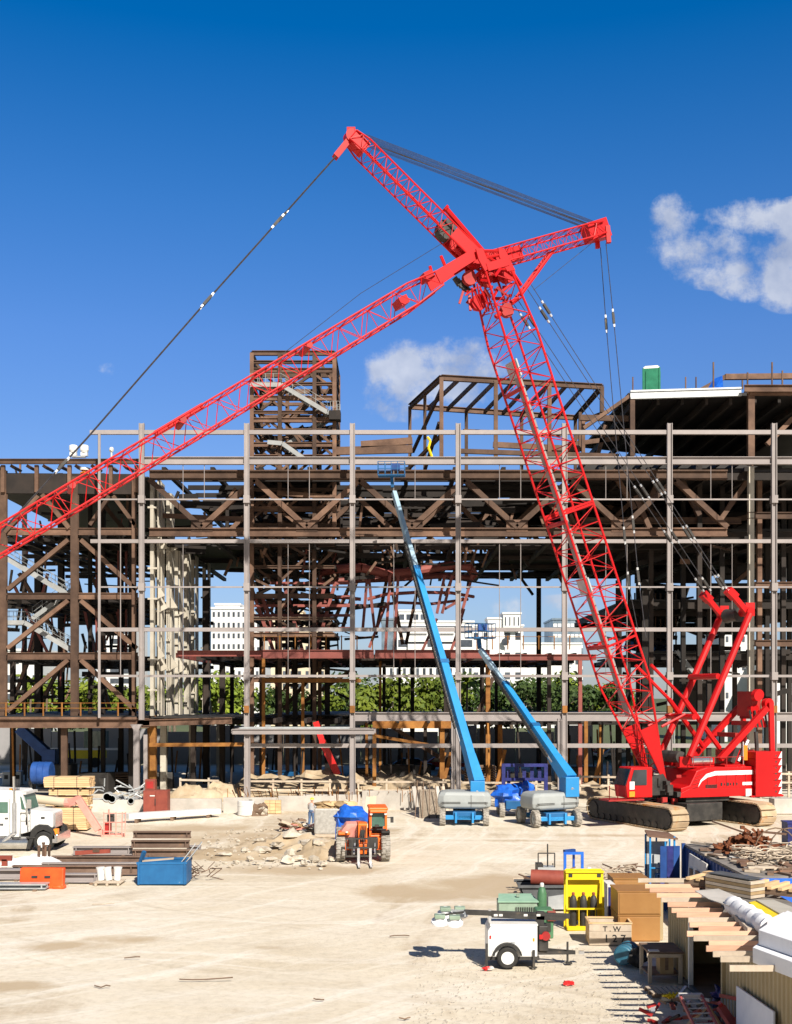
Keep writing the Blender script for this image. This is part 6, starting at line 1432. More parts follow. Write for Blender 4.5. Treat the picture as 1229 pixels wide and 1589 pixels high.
# ---- worker
def person(loc, rz, label, shirt, trous, hat, pose):
    t = thing('person', label, 'person', loc, rz)
    J = pose; names = list(J); idx = {n: i for i, n in enumerate(names)}
    E = [('pelvis', 'waist'), ('waist', 'chest'), ('chest', 'neck'), ('neck', 'jaw'), ('jaw', 'skull')]
    for s in 'lr': E += [('pelvis', 'hip' + s), ('hip' + s, 'knee' + s), ('knee' + s, 'ankle' + s), ('ankle' + s, 'toe' + s), ('chest', 'sho' + s), ('sho' + s, 'elb' + s), ('elb' + s, 'wri' + s), ('wri' + s, 'palm' + s)]
    rad = dict(pelvis=.15, waist=.135, chest=.165, neck=.06, jaw=.085, skull=.095, hip=.10, knee=.065, ankle=.045, toe=.04, sho=.07, elb=.045, wri=.03, palm=.038)
    vs = [J[n] for n in names]; rr = [rad[n] if n in rad else rad[n[:-1]] for n in names]
    ed = [(idx[a], idx[b]) for a, b in E]
    for s in 'lr':   # five fingers on each hand
        p = Vector(J['palm' + s]); d = (p - Vector(J['wri' + s])).normalized(); sx = Vector((1, 0, 0)) if abs(d.x) < .7 else Vector((0, 0, 1))
        for k in range(5):
            o = len(vs)
            if k == 4: a = p + sx * .04 - d * .02; b_ = a + sx * .03 + d * .03; c_ = b_ + d * .025; r0 = .011
            else: a = p + sx * (-.027 + .018 * k) + d * .03; b_ = a + d * (.035 + .004 * (k in (1, 2))); c_ = b_ + d * .02 + Vector((0, -.02, 0)); r0 = .009
            vs += [a, b_, c_]; rr += [r0, r0 * .95, r0 * .8]; ed += [(idx['palm' + s], o), (o, o + 1), (o + 1, o + 2)]
    me = bpy.data.meshes.new('body'); me.from_pydata([tuple(v) for v in vs], ed, [])
    o = bpy.data.objects.new('body', me); COL.objects.link(o); o.parent = t
    sk = o.modifiers.new('skin', 'SKIN'); o.modifiers.new('sub', 'SUBSURF').levels = 1; o.modifiers['sub'].render_levels = 1
    for i, v in enumerate(me.skin_vertices[0].data): v.radius = (rr[i], rr[i]); v.use_root = (i == idx['pelvis'])
    for m_ in (skinm, shirt, trous, blackmet): me.materials.append(m_)
    # clothing as fitted shells
    b = MB()
    def limb(x, y, ra, rb, n=10): b.tube(J[x], J[y], ra, n, rb)
    b.blob(Vector(J['pelvis']).lerp(Vector(J['waist']), .1), (.185, .15, .16), 1, .02, 12)
    for s in 'lr': limb('hip' + s, 'knee' + s, .125, .09); limb('knee' + s, 'ankle' + s, .09, .068)
    b.build('trousers', trous, t, smooth=True)
    b = MB(); P = Vector(J['pelvis']); C_ = Vector(J['chest']); Wt = Vector(J['waist'])
    rings = [(P + Vector((0, 0, .02)), .185, .14), (Wt, .17, .135), (Wt.lerp(C_, .6), .20, .145), (C_ + Vector((0, 0, .06)), .205, .14), (Vector(J['neck']), .075, .075)]
    n = 14; o_ = []
    for c_, a, d in rings: o_ += [c_ + Vector((a * math.cos(6.2832 * i / n), d * math.sin(6.2832 * i / n), 0)) for i in range(n)]
    b.add(o_, [(j * n + i, j * n + (i + 1) % n, (j + 1) * n + (i + 1) % n, (j + 1) * n + i) for j in range(len(rings) - 1) for i in range(n)])
    for s in 'lr': limb('sho' + s, 'elb' + s, .085, .06); limb('elb' + s, 'wri' + s, .06, .042)
    b.build('shirt', shirt, t, smooth=True)
    b = MB()
    for s in 'lr': a, c_ = Vector(J['ankle' + s]), Vector(J['toe' + s]); b.bar(a + (a - c_) * .3 - Vector((0, 0, .03)), c_ + (c_ - a) * .3, .10, .10)
    b.build('boots', woodd, t, bevel=.03)
    hd = Vector(J['skull']); f = MB(); f.blob(hd - Vector((0, .085, .03)), (.018, .025, .02), 2, 0, 6); f.build('nose', skinm, t)
    for s in (-1, 1): MB().blob(hd + Vector((s * .035, -.085, 0)), (.012, .008, .008), 1, 0, 6).build('eye', ink, t); MB().blob(hd + Vector((s * .098, 0, -.02)), (.015, .025, .035), 1, 0, 6).build('ear', skinm, t)
    MB().box(hd + Vector((0, -.083, -.075)), (.045, .012, .01)).build('mouth', pink, t)
    b = MB(); b.lathe([(0, .14), (.015, .135), (.06, .125), (.11, .09), (.135, .03)], hd + Vector((0, 0, .03)), 'z', 16); b.box(hd + Vector((0, -.14, .035)), (.16, .1, .015)); b.build('hard_hat', hat, t, smooth=True)
    return t
pose = dict(pelvis=(0, 0, .95), waist=(0, -.02, 1.12), chest=(0, -.06, 1.36), neck=(0, -.09, 1.50), jaw=(0, -.12, 1.58), skull=(0, -.13, 1.67), hipl=(-.1, 0, .88), kneel=(-.12, -.06, .48), anklel=(-.12, .0, .09), toel=(-.13, -.14, .05),
            hipr=(.1, 0, .88), kneer=(.12, -.02, .48), ankler=(.13, .06, .09), toer=(.14, -.08, .05), shol=(-.19, -.05, 1.42), elbl=(-.26, -.12, 1.15), wril=(-.2, -.32, 1.0), palml=(-.18, -.40, .98), shor=(.19, -.05, 1.42), elbr=(.25, -.1, 1.14), wrir=(.2, -.3, 1.02), palmr=(.18, -.38, 1.0))
g = G(483, 1281); person((g.x, g.y, 0), R(160), 'person in yellow hard hat, grey shirt and blue jeans standing left of the wrapped pallet', shirtm, denim, hivis, pose)
# ---- orange telehandler facing the camera
g = G(564, 1338); th_ = thing('telehandler', 'orange telehandler seen from the front with forks lowered, blue tarpaulin behind', 'telehandler', (g.x, g.y, 0), R(4))
for x, y in ((-1.16, .6), (1.16, .6), (-1.1, 3.6), (1.1, 3.6)): wheel(th_, (x, y, .68), .68, .46, rim=orange, lugs=16)
MB().box((0, 2.2, .95), (1.5, 4.4, .6)).build('chassis', blackmet, th_, bevel=.04); MB().box((0, .6, .75), (1.9, .35, .35)).build('front_axle', orange, th_)
MB().prism([(0, -.3, .55), (0, -.3, 2.0), (0, .1, 2.05), (0, 3.9, 1.7), (0, 3.9, 1.35), (0, .2, 1.2)], (-.28, 0, 0), (.18, 0, 0)).build('boom', orange, th_, bevel=.03)
MB().box((-.05, -.36, 1.5), (.2, .1, .38)).build('boom_opening', blackmet, th_); MB().box((-.05, -.45, .75), (.4, .35, .5)).build('boom_head', orange, th_, bevel=.03)
# cab on the right side of the picture
MB().box((.78, 1.4, .95), (.85, 1.8, .75)).build('cab_base', orange, th_, bevel=.05)
cb_ = Members('cab_post', orange, th_)
for x in (.38, 1.2):
    for y in (.6, 2.3): cb_.new().bar((x, y, 1.2), (x * .98 + .02, y + (.08 if y < 1 else 0), 2.6), .1, .12)
cb_.finish(world=False)
MB().box((.79, 1.45, 2.66), (1.0, 2.0, .16)).build('cab_roof', orange, th_, bevel=.06); MB().lathe([(-.42, .09), (.42, .09)], (.79, .45, 2.55), 'x', 10).build('roof_bar', orange, th_)
MB().add([(.44, .66, 1.75), (1.14, .66, 1.75), (1.14, .72, 2.45), (.44, .72, 2.45)], [(0, 1, 2, 3)]).build('windscreen', glassg, th_)
for x in (.42, 1.16): MB().lathe([(-.05, .07), (.02, .07)], (x, .5, 2.42), 'y', 8).build('work_light', whited, th_)
MB().box((.8, 1.6, 1.55), (.55, .6, .5)).build('seat', blackmet, th_, bevel=.06); MB().lathe([(0, .2), (.04, .2)], (.8, 1.1, 1.7), 'z', 14).build('steering_wheel', black, th_); MB().box((1.15, .5, 1.5), (.45, .7, .12)).build('fender', black, th_, bevel=.04); MB().box((1.2, .45, 1.25), (.35, .12, .6)).build('mudguard', black, th_)
MB().box((-.98, .55, 1.45), (.6, .9, .14)).build('fender', orange, th_, bevel=.04); MB().prism([(-.3, .1, 1.1), (-.3, .1, 1.95), (-.85, .5, 1.9), (-1.2, .5, 1.4), (-.7, .5, .9)], (0, 0, 0), (0, 1.4, 0)).build('engine_cover', pink, th_, bevel=.05)
MB().box((.7, .1, 1.85), (.2, .2, .1)).build('beacon', blackmet, th_)
fc = Members('carriage_bar', blackmet, th_)
for x in (-.9, -.6, -.3, 0, .3, .6): fc.new().box((x, -.75, .85), (.05, .06, .95))
for z in (.42, .85, 1.3): fc.new().box((-.15, -.74, z), (1.55, .07, .08))
fc.finish(world=False)
for x in (-.28, .32): f = MB(); f.bar((x, -.8, .1), (x, -2.0, .06), .13, .05); f.box((x, -.78, .45), (.13, .07, .75)); f.build('fork', steel, th_)
for x in (-.3, .75): MB().bar((x - .2, -.5, .5), (x - .1, .3, 1.2), .08, .08).build('hydraulic_ram', steel, th_)
MB().bar((1.25, .7, 2.2), (1.5, .6, 2.2), .04, .04).build('mirror_arm', blackmet, th_); MB().box((1.5, .58, 2.1), (.16, .05, .3)).build('mirror', blackmet, th_)
for k in range(4): MB().path([Vector((-.12 + k * .07, -.34, 1.9)), Vector((-.2 + k * .1, -.5, 1.3)), Vector((-.15 + k * .08, -.62, .8))], .02, 5).build('hydraulic_hose', black, th_)
MB().box((.79, .5, 1.62), (.84, .04, .06)).build('dashboard', blackmet, th_); MB().box((-.85, .0, 1.55), (.12, .05, .08)).build('headlight', whited, th_); MB().box((.9, .5, .75), (.14, .06, .1)).build('headlight', whited, th_)
MB().box((-.05, -.37, 1.15), (.25, .02, .08)).build('decal', ink, th_); MB().box((.79, .62, 1.3), (.5, .02, .12)).build('decal', ink, th_)
g2 = G(541, 1312)
t = thing('tarpaulin_bundle', 'bright blue tarpaulin covered bundle behind the telehandler left wheel', 'tarpaulin', (g2.x, g2.y, 0)); b = MB()
b.blob((.1, .5, 1.5), (1.0, .9, .75), 8, .2, 16); b.build('tarp_top', tarp, t); b = MB(); b.blob((-.45, .2, .8), (.35, .4, .9), 3, .3, 10); b.build('tarp_fold', tarp, t); MB().box((.1, .5, .6), (1.5, 1.2, 1.1)).build('load', woodd, t)
t = thing('cardboard_tube_stack', 'tall cream board bundle standing between blue tarpaulin and orange cab', 'boards', tuple(G(566, 1300))); 
for i in range(3): MB().bar((-.05 + i * .2, .2 * i, 0), (.2 + i * .2, .2 * i + .2, 2.45), .2, .35, up=(0, 1, 0)).build('board', cream, t)
# ================================================================ right foreground
# ---- white light tower trailer
g = G(787, 1501); lt = thing('light_tower', 'white towable light tower trailer with folded mast and four lamp heads', 'light tower', (g.x, g.y, 0))
def lx(px): return (px - 787) * g.y / F
def lz(py): return (1501 - py) * g.y / F
MB().prism([(lx(757), 0, lz(1485)), (lx(834), 0, lz(1485)), (lx(834), 0, lz(1437)), (lx(762), 0, lz(1437)), (lx(757), 0, lz(1445))], (0, 0, 0), (0, 1.2, 0)).build('body', white, lt, bevel=.03)
MB().box((lx(796), -.012, lz(1459)), (1.28, .02, .72)).build('side_door', white, lt, bevel=.008)
MB().box((lx(796), -.03, lz(1464)), (.12, .02, .13)).build('latch', galv, lt); MB().box((lx(761), -.02, lz(1454)), (.05, .02, .1)).build('marker_light', lred, lt); MB().box((lx(828), -.02, lz(1458)), (.06, .02, .1)).build('marker_light', lorange, lt)
MB().box((lx(798), .6, lz(1436)), (1.5, 1.1, .05)).build('top_cover', whited, lt)
MB().box((lx(797), .5, lz(1487.5)), (1.62, 1.0, .1)).build('chassis_frame', blackmet, lt)
wheel(lt, (0, -.1, .33), .33, .2, M=R(90), rim=white, ty=black, lugs=0, rimr=.4); wheel(lt, (0, 1.3, .33), .33, .2, M=R(90), rim=white, ty=tyred, lugs=0, rimr=.4)
fd_ = MB()
for i in range(12):
    a0, a1 = R(10 + i * 13.4), R(10 + (i + 1) * 13.4); fd_.prism([(.42 * math.cos(a0), 0, .33 + .42 * math.sin(a0)), (.42 * math.cos(a1), 0, .33 + .42 * math.sin(a1)), (.46 * math.cos(a1), 0, .33 + .46 * math.sin(a1)), (.46 * math.cos(a0), 0, .33 + .46 * math.sin(a0))], (0, -.24, 0), (0, .0, 0))
fd_.build('fender', black, lt)
for px in (755, 828): MB().bar((lx(px), -.05, 0), (lx(px), -.05, .75 if px < 800 else .55), .07, .07).build('jack_leg', blackmet, lt); MB().lathe([(0, .11), (.02, .11)], (lx(px), -.05, 0), 'z', 10).build('jack_foot', blackmet, lt)
MB().bar((lx(834), .3, .38), (lx(896), .45, .36), .08, .1).build('drawbar', blackmet, lt); MB().bar((lx(834), .9, .38), (lx(896), .5, .36), .08, .1).build('drawbar', blackmet, lt)
MB().bar((lx(884), .45, .0), (lx(884), .45, .7), .06, .06).build('hitch_jack', blackmet, lt); MB().box((lx(906), .47, .36), (.16, .12, .1)).build('coupler', steel, lt); MB().box((lx(886), .45, .03), (.2, .15, .05)).build('jack_foot', blackmet, lt)
mz = lz(1424)
MB().bar((lx(722), .5, mz + .08), (lx(888), .5, mz - .05), .13, .15).build('mast', blackmet, lt); MB().bar((lx(765), .5, mz - .02), (lx(880), .5, mz - .12), .2, .12).build('mast_sleeve', blackmet, lt)
MB().bar((lx(762), .5, lz(1437)), (lx(762), .5, mz + .15), .08, .1).build('mast_rest', steel, lt)
for k, px in enumerate((771, 779, 818, 838)): MB().box((lx(px), .4, mz), (.12, .02, .07)).build('mast_label', whited, lt)
MB().bar((lx(838), .5, .5), (lx(842), .5, mz + .1), .25, .2).build('mast_hinge', blackmet, lt); MB().box((lx(845), .5, .85), (.3, .6, .8)).build('winch_housing', blackmet, lt, bevel=.03); MB().lathe([(-.1, .14), (.1, .14)], (lx(848), .2, .95), 'y', 12).build('winch', reddark, lt)
for dy, px in ((.2, 840), (.8, 846)): MB().box((lx(px), dy - .1, lz(1455)), (.09, .02, .14)).build('tail_light', lred, lt)
MB().bar((lx(722), .05, mz + .05), (lx(722), .95, mz + .12), .05, .05).build('lamp_bar', galv, lt); MB().bar((lx(680), .2, mz + .02), (lx(728), .5, mz + .1), .06, .06).build('lamp_bar', blackmet, lt); MB().bar((lx(690), .85, mz + .08), (lx(728), .5, mz + .1), .06, .06).build('lamp_bar', galv, lt)
for i, (px, dy, dz) in enumerate(((683, .15, -.02), (693, .75, .1), (706, .1, -.04), (716, .8, .1))):
    hd = MB(); hd.lathe([(-.05, .12), (.06, .15), (.14, .27), (.2, .28)], (lx(px), dy + .1, mz + dz), 'z', 14, M=Matrix.Rotation(R(200), 3, 'X')); hd.build('lamp_head', foam, lt, smooth=True); MB().box((lx(px), dy + .1, mz + dz + .02), (.34, .34, .12)).build('lamp_ballast', gband, lt, bevel=.02)
# ---- grey-green machine with pale green lid
t = thing('welding_generator', 'grey green generator with pale green top just behind the white light tower', 'generator', att(818, 1470, dy=3.2)); t.scale = (.74, .8, .88)
b0 = Vector(t.location)
MB().prism([(-.95, -.5, .25), (.95, -.5, .25), (.95, -.5, 1.0), (.85, -.5, 1.15), (-.95, -.5, 1.15)], (0, 0, 0), (0, 1.1, 0)).build('body', gband, t, bevel=.02); MB().prism([(-1.0, -.58, 1.15), (1.0, -.58, 1.15), (.78, .65, 1.28), (-.85, .65, 1.28)], (0, 0, 0), (0, 0, .05)).build('lid', green, t)
MB().box((.05, 0, 1.35), (.16, .12, .1)).build('filler_cap', gband, t)
for i in range(9): MB().box((-.1 + i * .11, -.53, .8), (.05, .04, .3)).build('louvre', blackmet, t)
for s in (-1, 1): MB().lathe([(-.1, .3), (.1, .3)], (s * .6, -.4, .3), 'y', 12).build('wheel', black, t)
t = thing('toolbox_machine', 'black and red compressor unit at the back right of the light tower', 'compressor', att(852, 1472, dy=1.4)); MB().box((0, 0, .6), (.6, .7, 1.0)).build('body', greenc, t, bevel=.05); MB().box((.22, -.2, .9), (.3, .5, .35)).build('cover', rustred, t, bevel=.03); MB().box((0, -.36, .5), (.4, .04, .3)).build('panel', blackmet, t)
# ---- green gas cylinder
def cyl(loc, label, m, r=.13, h=1.35, name='gas_cylinder', cap=whited, group=None):
    t = thing(name, label, 'gas cylinder', loc, 0, group)
    MB().lathe([(0, r * .9), (.03, r), (h * .82, r), (h * .93, r * .7), (h * .97, r * .32)], (0, 0, 0), 'z', 16).build('shell', m, t, smooth=True); MB().lathe([(h * .97, r * .4), (h * 1.03, r * .45), (h * 1.06, r * .3)], (0, 0, 0), 'z', 10).build('valve_cap', cap, t)
cyl(att(841, 1442), 'green gas cylinder with white cap standing behind the generator', greenc, .17, 1.6)
# ---- dumpster with rusty pipe
t = thing('dump_hopper', 'dark grey tapered steel hopper full of scrap behind the green gas cylinder', 'hopper', att(850, 1414))
MB().prism([(-1.0, 0, .25), (1.1, 0, .1), (1.1, 0, 1.0), (-1.25, 0, 1.0)], (0, -.1, 0), (0, 1.3, 0)).build('hopper_body', galvd, t, bevel=.02) if False else None
b = MB(); P_ = [(-.75, .1), (1.1, .1), (1.1, 1.0), (-1.15, 1.0)]
for y in (-.1, 1.25): b.prism([(x, y, z) for x, z in P_], (0, 0, 0), (0, .05, 0))
b.prism([(-.75, 0, .1), (-1.15, 0, 1.0), (-1.1, 0, 1.0), (-.7, 0, .1)], (0, -.1, 0), (0, 1.3, 0)); b.box((.2, .6, .15), (1.8, 1.3, .06)); b.box((1.1, .6, .55), (.05, 1.35, .9)); b.build('hopper_body', hopm, t)
for y in (-.15, 1.3): MB().box((0, y, 1.0), (2.4, .1, .1)).build('rim', hopm, t)
MB().prism([(1.05, -.12, .1), (.0, -.12, .1), (.0, -.12, .6), (1.05, -.12, .75)], (0, -.02, 0), (0, 0, 0)).build('side_patch', galv, t)
t2 = thing('rusty_pipe', 'fat rusty red pipe lying on top of the dark hopper', 'pipe', (t.location.x + .15, t.location.y + .4, 1.0)); MB().lathe([(-.75, .32), (.85, .32), (.85, .28), (-.75, .28)], (0, 0, .25), 'x', 20, M=Matrix.Rotation(R(-12), 3, 'Z')).build('pipe_wall', rustred, t2, smooth=True); MB().box((.75, .1, .25), (.2, .5, .5)).build('flange', rust, t2)
t = thing('cage_trolley', 'thin wire frame trolley with tall thin pole behind the dark hopper', 'trolley', att(848, 1366)); M = Members('frame_tube', blackmet, t)
for x in (-.38, .38): M.new().path([(x, 0, 0), (x, 0, 1.25)], .03); M.new().path([(x, .6, 0), (x, .6, .7)], .03)
M.new().path([(-.38, 0, 1.25), (.38, 0, 1.25)], .03); M.new().path([(.08, .2, 0), (.08, .2, 1.65)], .035); M.finish(world=False)
MB().box((0, .3, .35), (.8, .7, .5)).build('load', galv, t); MB().box((-.3, .3, .5), (.3, .6, .5)).build('load', blackmet, t)
t = thing('scrap_heap', 'heap of broken timber and metal scrap around the wire trolley', 'scrap heap', att(865, 1385)); rng = random.Random(31)
for i in range(44): a = Vector((rng.uniform(-1.7, 1.3), rng.uniform(-.4, 1.2), rng.uniform(.05, .7))); MB().bar(a, a + Vector((rng.uniform(-.8, .8), rng.uniform(-.5, .5), rng.uniform(-.3, .35))), rng.uniform(.04, .16), rng.uniform(.02, .08)).build('scrap_piece', [woodd, woodg, rust, blackmet][i % 4], t)
t = thing('hydraulic_press_frame', 'deep blue upright steel frame with a white pump behind the yellow rack', 'steel frame', att(890, 1366)); 
for x in (-.4, .4): MB().bar((x, 0, 0), (x, 0, 1.25), .12, .14).build('upright', tarp, t)
MB().bar((.05, .3, 0), (.05, .3, 1.2), .1, .14).build('upright', tarp, t); MB().bar((-.46, 0, 1.25), (.46, 0, 1.25), .12, .12).build('top_bar', tarp, t); MB().bar((-.42, .1, 1.32), (.1, .3, 1.34), .2, .14).build('top_bar', blued, t); MB().bar((-.4, 0, .25), (.4, 0, .25), .1, .1).build('cross_bar', tarp, t)
MB().lathe([(0, .16), (.45, .16), (.6, .08)], (.72, 0, .0), 'z', 12).build('white_pump', white, t)
# ---- yellow cylinder rack
t = thing('cylinder_rack', 'bright yellow steel gas cylinder rack with solid back panel', 'rack', att(907, 1441)); rk = t.location
MB().box((0, .25, 1.2), (1.32, .05, 1.9)).build('back_panel', yellow, t); MB().box((0, .1, 2.08), (1.4, .4, .06)).build('top_hood', yellow, t); MB().box((0, -.02, 1.93), (1.36, .05, .28)).build('header', yellow, t)
MB().box((0, 0, .06), (1.35, .75, .1)).build('base', yellow, t)
for s in (-1, 1):
    MB().bar((s * .66, -.25, 0), (s * .66, -.02, 1.8), .07, .07).build('front_post', yellow, t); MB().bar((s * .68, .25, 0), (s * .68, .25, 2.1), .08, .08).build('rear_post', yellow, t)
    MB().box((s * .52, -.05, 1.95), (.14, .03, .12)).build('lifting_hole', blackmet, t)
for z in (.78, .12): MB().bar((-.68, -.3, z), (.68, -.3, z), .05, .06).build('retaining_bar', yellow, t)
for k in range(3): MB().bar((-.25 + k * .3, -.3, .12), (-.25 + k * .3, -.3, .78), .03, .03).build('divider', yellow, t)
for k, w_ in enumerate(('left', 'middle', 'right')): cyl((rk.x - .42 + k * .37, rk.y - .05, .12), f'dark gas cylinder in the yellow rack, {["beside its left post", "between the other two", "beside its right post"][k]}', blackmet, .13, 1.15, cap=rustred, group='dark gas cylinders in the yellow rack')
# ---- brush and pipes pile behind boxes
t = thing('rope_tangle', 'tan tangled rope and cable heap behind the yellow rack', 'rope heap', att(948, 1372)); M = Members('rope_loop', woodg, t); rng = random.Random(41)
for i in range(46):
    c = Vector((rng.uniform(-.9, .9), rng.uniform(-.5, .5), rng.uniform(.1, .8) * (1 - abs(rng.uniform(-.5, .5))))); r = rng.uniform(.15, .5); a0 = rng.uniform(0, 6); tl = rng.uniform(-1.2, 1.2)
    M.new().path([c + Vector((r * math.cos(a0 + k * .5), r * math.sin(a0 + k * .5) * math.cos(tl), r * math.sin(a0 + k * .5) * math.sin(tl) * .8)) for k in range(9)], .022, 4)
M.finish(world=False)
t = thing('timber_offcuts', 'brown timber offcuts and pale boards behind the ochre cabinets', 'timber heap', att(962, 1402)); rng = random.Random(43)
for i in range(22): a = Vector((rng.uniform(-1, 1.3), rng.uniform(-.4, .8), rng.uniform(.1, .9))); MB().bar(a, a + Vector((rng.uniform(.3, 1.1), rng.uniform(-.4, .4), rng.uniform(-.25, .1))), rng.uniform(.1, .3), rng.uniform(.04, .12)).build('offcut', [woodd, rust, woodg, whited][i % 4], t)
# ---- ochre brown site cabinets
def cabinet(px, py, w, d, h, lab, slope, dy=0, z=0):
    t = thing('site_cabinet', lab, 'cabinet', att(px, py, dy=dy) if z == 0 else (att(px, py, dy=dy)[0], att(px, py, dy=dy)[1], z)); 
    MB().prism([(-w / 2, -d / 2 - .0, 0), (-w / 2, d / 2, 0), (-w / 2, d / 2, h), (-w / 2, -d / 2, h)] if not slope else [(-w / 2, -d / 2, 0), (-w / 2, d / 2, 0), (-w / 2, d / 2, h), (-w / 2, -d / 2, h)], (0, 0, 0), (w, 0, 0)).build('body', boxbrown, t, bevel=.015)
    MB().box((0, 0, h + .02), (w + .04, d + .04, .04)).build('lid', boxbrown, t); MB().box((0, -d / 2 - .012, h * .5), (w * .94, .02, h * .9)).build('door', boxbrown, t, bevel=.005)
    return t
cabinet(992, 1461, 1.45, 1.3, .88, 'lower ochre brown cabinet of the front stack beside the wooden crate', True, .65)
cabinet(992, 1461, 1.48, 1.35, .78, 'upper ochre brown cabinet of the front stack beside the wooden crate', False, .66, .93)
cabinet(984, 1436, 1.3, 1.2, 1.62, 'rear ochre brown cabinet, farther from the wooden crate', False, 1.2)
t = thing('white_locker', 'pale lilac grey locker just left of the rear ochre cabinet', 'locker', att(953, 1442, dy=1.0)); MB().box((0, 0, .8), (.3, 1.0, 1.5)).build('body', whited, t); MB().box((0, -.51, .8), (.24, .02, 1.3)).build('door', tarpd, t)
t = thing('tan_panel', 'tan board standing between the ochre cabinets and the joists', 'board', att(1026, 1462, dy=.4)); MB().box((0, 0, .7), (.3, .1, 1.4)).build('sheet', tan, t); MB().box((0, .4, .9), (.35, .6, 1.5)).build('backing', hopm, t)
# ---- wooden crate with stencil
t = thing('wooden_crate', 'open wooden crate stencilled T.W 127 below the ochre cabinets', 'crate', att(947, 1468), R(-3)); cw_, cd_, chh = 1.42, 1.0, .78
for k in range(3):
    z = .14 + k * .24
    MB().box((0, 0, z), (cw_, .03, .225)).build('front_board', woodg, t); MB().box((0, cd_, z), (cw_, .03, .225)).build('rear_board', woodg, t)
    for s in (-1, 1): MB().box((s * cw_ / 2, cd_ / 2, z), (.03, cd_ - .04, .225)).build('side_board', wood, t)
MB().box((0, cd_ / 2, .05), (cw_, cd_, .03)).build('floor_board', woodd, t)
for s in (-1, 1): MB().box((s * (cw_ / 2 - .06), .05, .4), (.08, .06, .78)).build('corner_post', wood, t)
for y in (0, cd_): MB().box((0, y, chh), (cw_ + .06, .07, .05)).build('top_rail', wood, t)
for s in (-1, 1): MB().box((s * cw_ / 2, cd_ / 2, chh), (.07, cd_, .05)).build('top_rail', wood, t)
def text(s, size, par, loc, m=ink, name='lettering'):
    cu_ = bpy.data.curves.new(name, 'FONT'); cu_.body = s; cu_.size = size; cu_.extrude = .003; cu_.align_x = 'CENTER'; cu_.offset = .004
    o = bpy.data.objects.new(name, cu_); COL.objects.link(o); o.parent = par; o.location = loc; o.rotation_euler = (R(90), 0, 0); cu_.materials.append(m)
    bpy.context.view_layer.update(); me = bpy.data.meshes.new_from_object(o.evaluated_get(bpy.context.evaluated_depsgraph_get())); bpy.data.objects.remove(o)
    o = bpy.data.objects.new(name, me); COL.objects.link(o); o.parent = par; o.location = loc; o.rotation_euler = (R(90), 0, 0)
    if not me.materials: me.materials.append(m)
    return o
text('T . W', .25, t, (.05, -.02, .5)); text('1 2 7', .36, t, (.15, -.02, .14))
# ---- blue lying drum
t = thing('plastic_drum', 'dark teal blue ribbed plastic drum lying between crate and workbench', 'drum', att(972, 1494), R(65)); 
teal = mat('teal_blue_plastic', (.02, .10, .16), (.04, .16, .24), .45, scale=2)
MB().lathe([(-.5, .27), (-.47, .3), (-.3, .3), (-.28, .32), (-.25, .3), (0, .3), (.02, .32), (.05, .3), (.28, .3), (.3, .32), (.33, .3), (.47, .3), (.5, .27)], (0, 0, .32), 'x', 20).build('drum_shell', teal, t, smooth=True); MB().lathe([(-.52, .24), (-.5, .24)], (0, 0, .32), 'x', 20).build('lid', teal, t)
t = thing('black_bag', 'black plastic bag slumped right of the teal drum', 'bag', att(990, 1500)); MB().blob((0, 0, .25), (.3, .3, .3), 2, .3, 12).build('bag_body', black, t); MB().blob((0.02, 0, .55), (.08, .08, .1), 4, .3, 8).build('knot', black, t)
# ---- workbench
t = thing('workbench', 'rough brown wooden workbench against the tan container', 'workbench', att(1030, 1526)); 
MB().box((.05, .55, .92), (1.05, 1.35, .05)).build('bench_top', woodd, t); MB().box((-.02, -.1, .85), (1.0, .05, .12)).build('apron', woodg, t); MB().box((-.3, 0, .97), (.3, .2, .03)).build('paper_sheet', whited, t)
for x, y in ((-.42, -.05), (-.42, 1.1), (.48, -.05), (.48, 1.1)): MB().box((x, y, .45), (.1, .1, .88)).build('leg', woodg, t)
MB().box((0, .5, .25), (.9, 1.0, .04)).build('shelf', woodd, t)
t = thing('carton', 'brown carton under the workbench', 'carton', (att(1030, 1526)[0] + .1, att(1030, 1526)[1] + .3, .27)); MB().box((0, 0, .25), (.4, .5, .5)).build('box', bronze, t); MB().box((0, -.255, .3), (.1, .01, .38)).build('tape', woodd, t)
t = thing('pallet', 'grey weathered pallet on the ground in front of the workbench', 'pallet', att(1040, 1548), R(4))
for k in range(7): MB().box((-.45 + k * .15, .35, .13), (.11, .8, .025)).build('deck_board', woodg, t)
for y in (0, .35, .7): MB().box((0, y, .06), (1.05, .09, .1)).build('bearer', woodd, t)
# ---- tan container with joists on top
WX = 8.55; CZ = 2.6
sc_ = thing('site_container', 'long tan corrugated site container with open dark side door, joists laid across it', 'container', (WX + 1.3, 29, 0))
def corr(Y0, Y1, par, name, m, X=WX, zt=CZ, zb=.12, pit=.28, dep=.04):
    b = MB(); pts = []; y = Y0
    while y < Y1 - 1e-3:
        for f_, d in ((0, 0), (.35, 0), (.5, dep), (.85, dep)):
            yy_ = y + f_ * pit
            if yy_ < Y1: pts.append((X + d, yy_))
        y += pit
    pts.append((X, Y1)); n = len(pts)
    b.add([(x, y, zb) for x, y in pts] + [(x, y, zt) for x, y in pts] + [(X + .08, y, zb) for x, y in pts] + [(X + .08, y, zt) for x, y in pts], [(i, i + n, i + n + 1, i + 1) for i in range(n - 1)] + [(i + 2 * n, i + 2 * n + 1, i + 3 * n + 1, i + 3 * n) for i in range(n - 1)])
    b.build(name, m, par, True)
corr(18.5, 29.3, sc_, 'side_wall', tan); corr(32.7, 35.4, sc_, 'side_wall', tan)
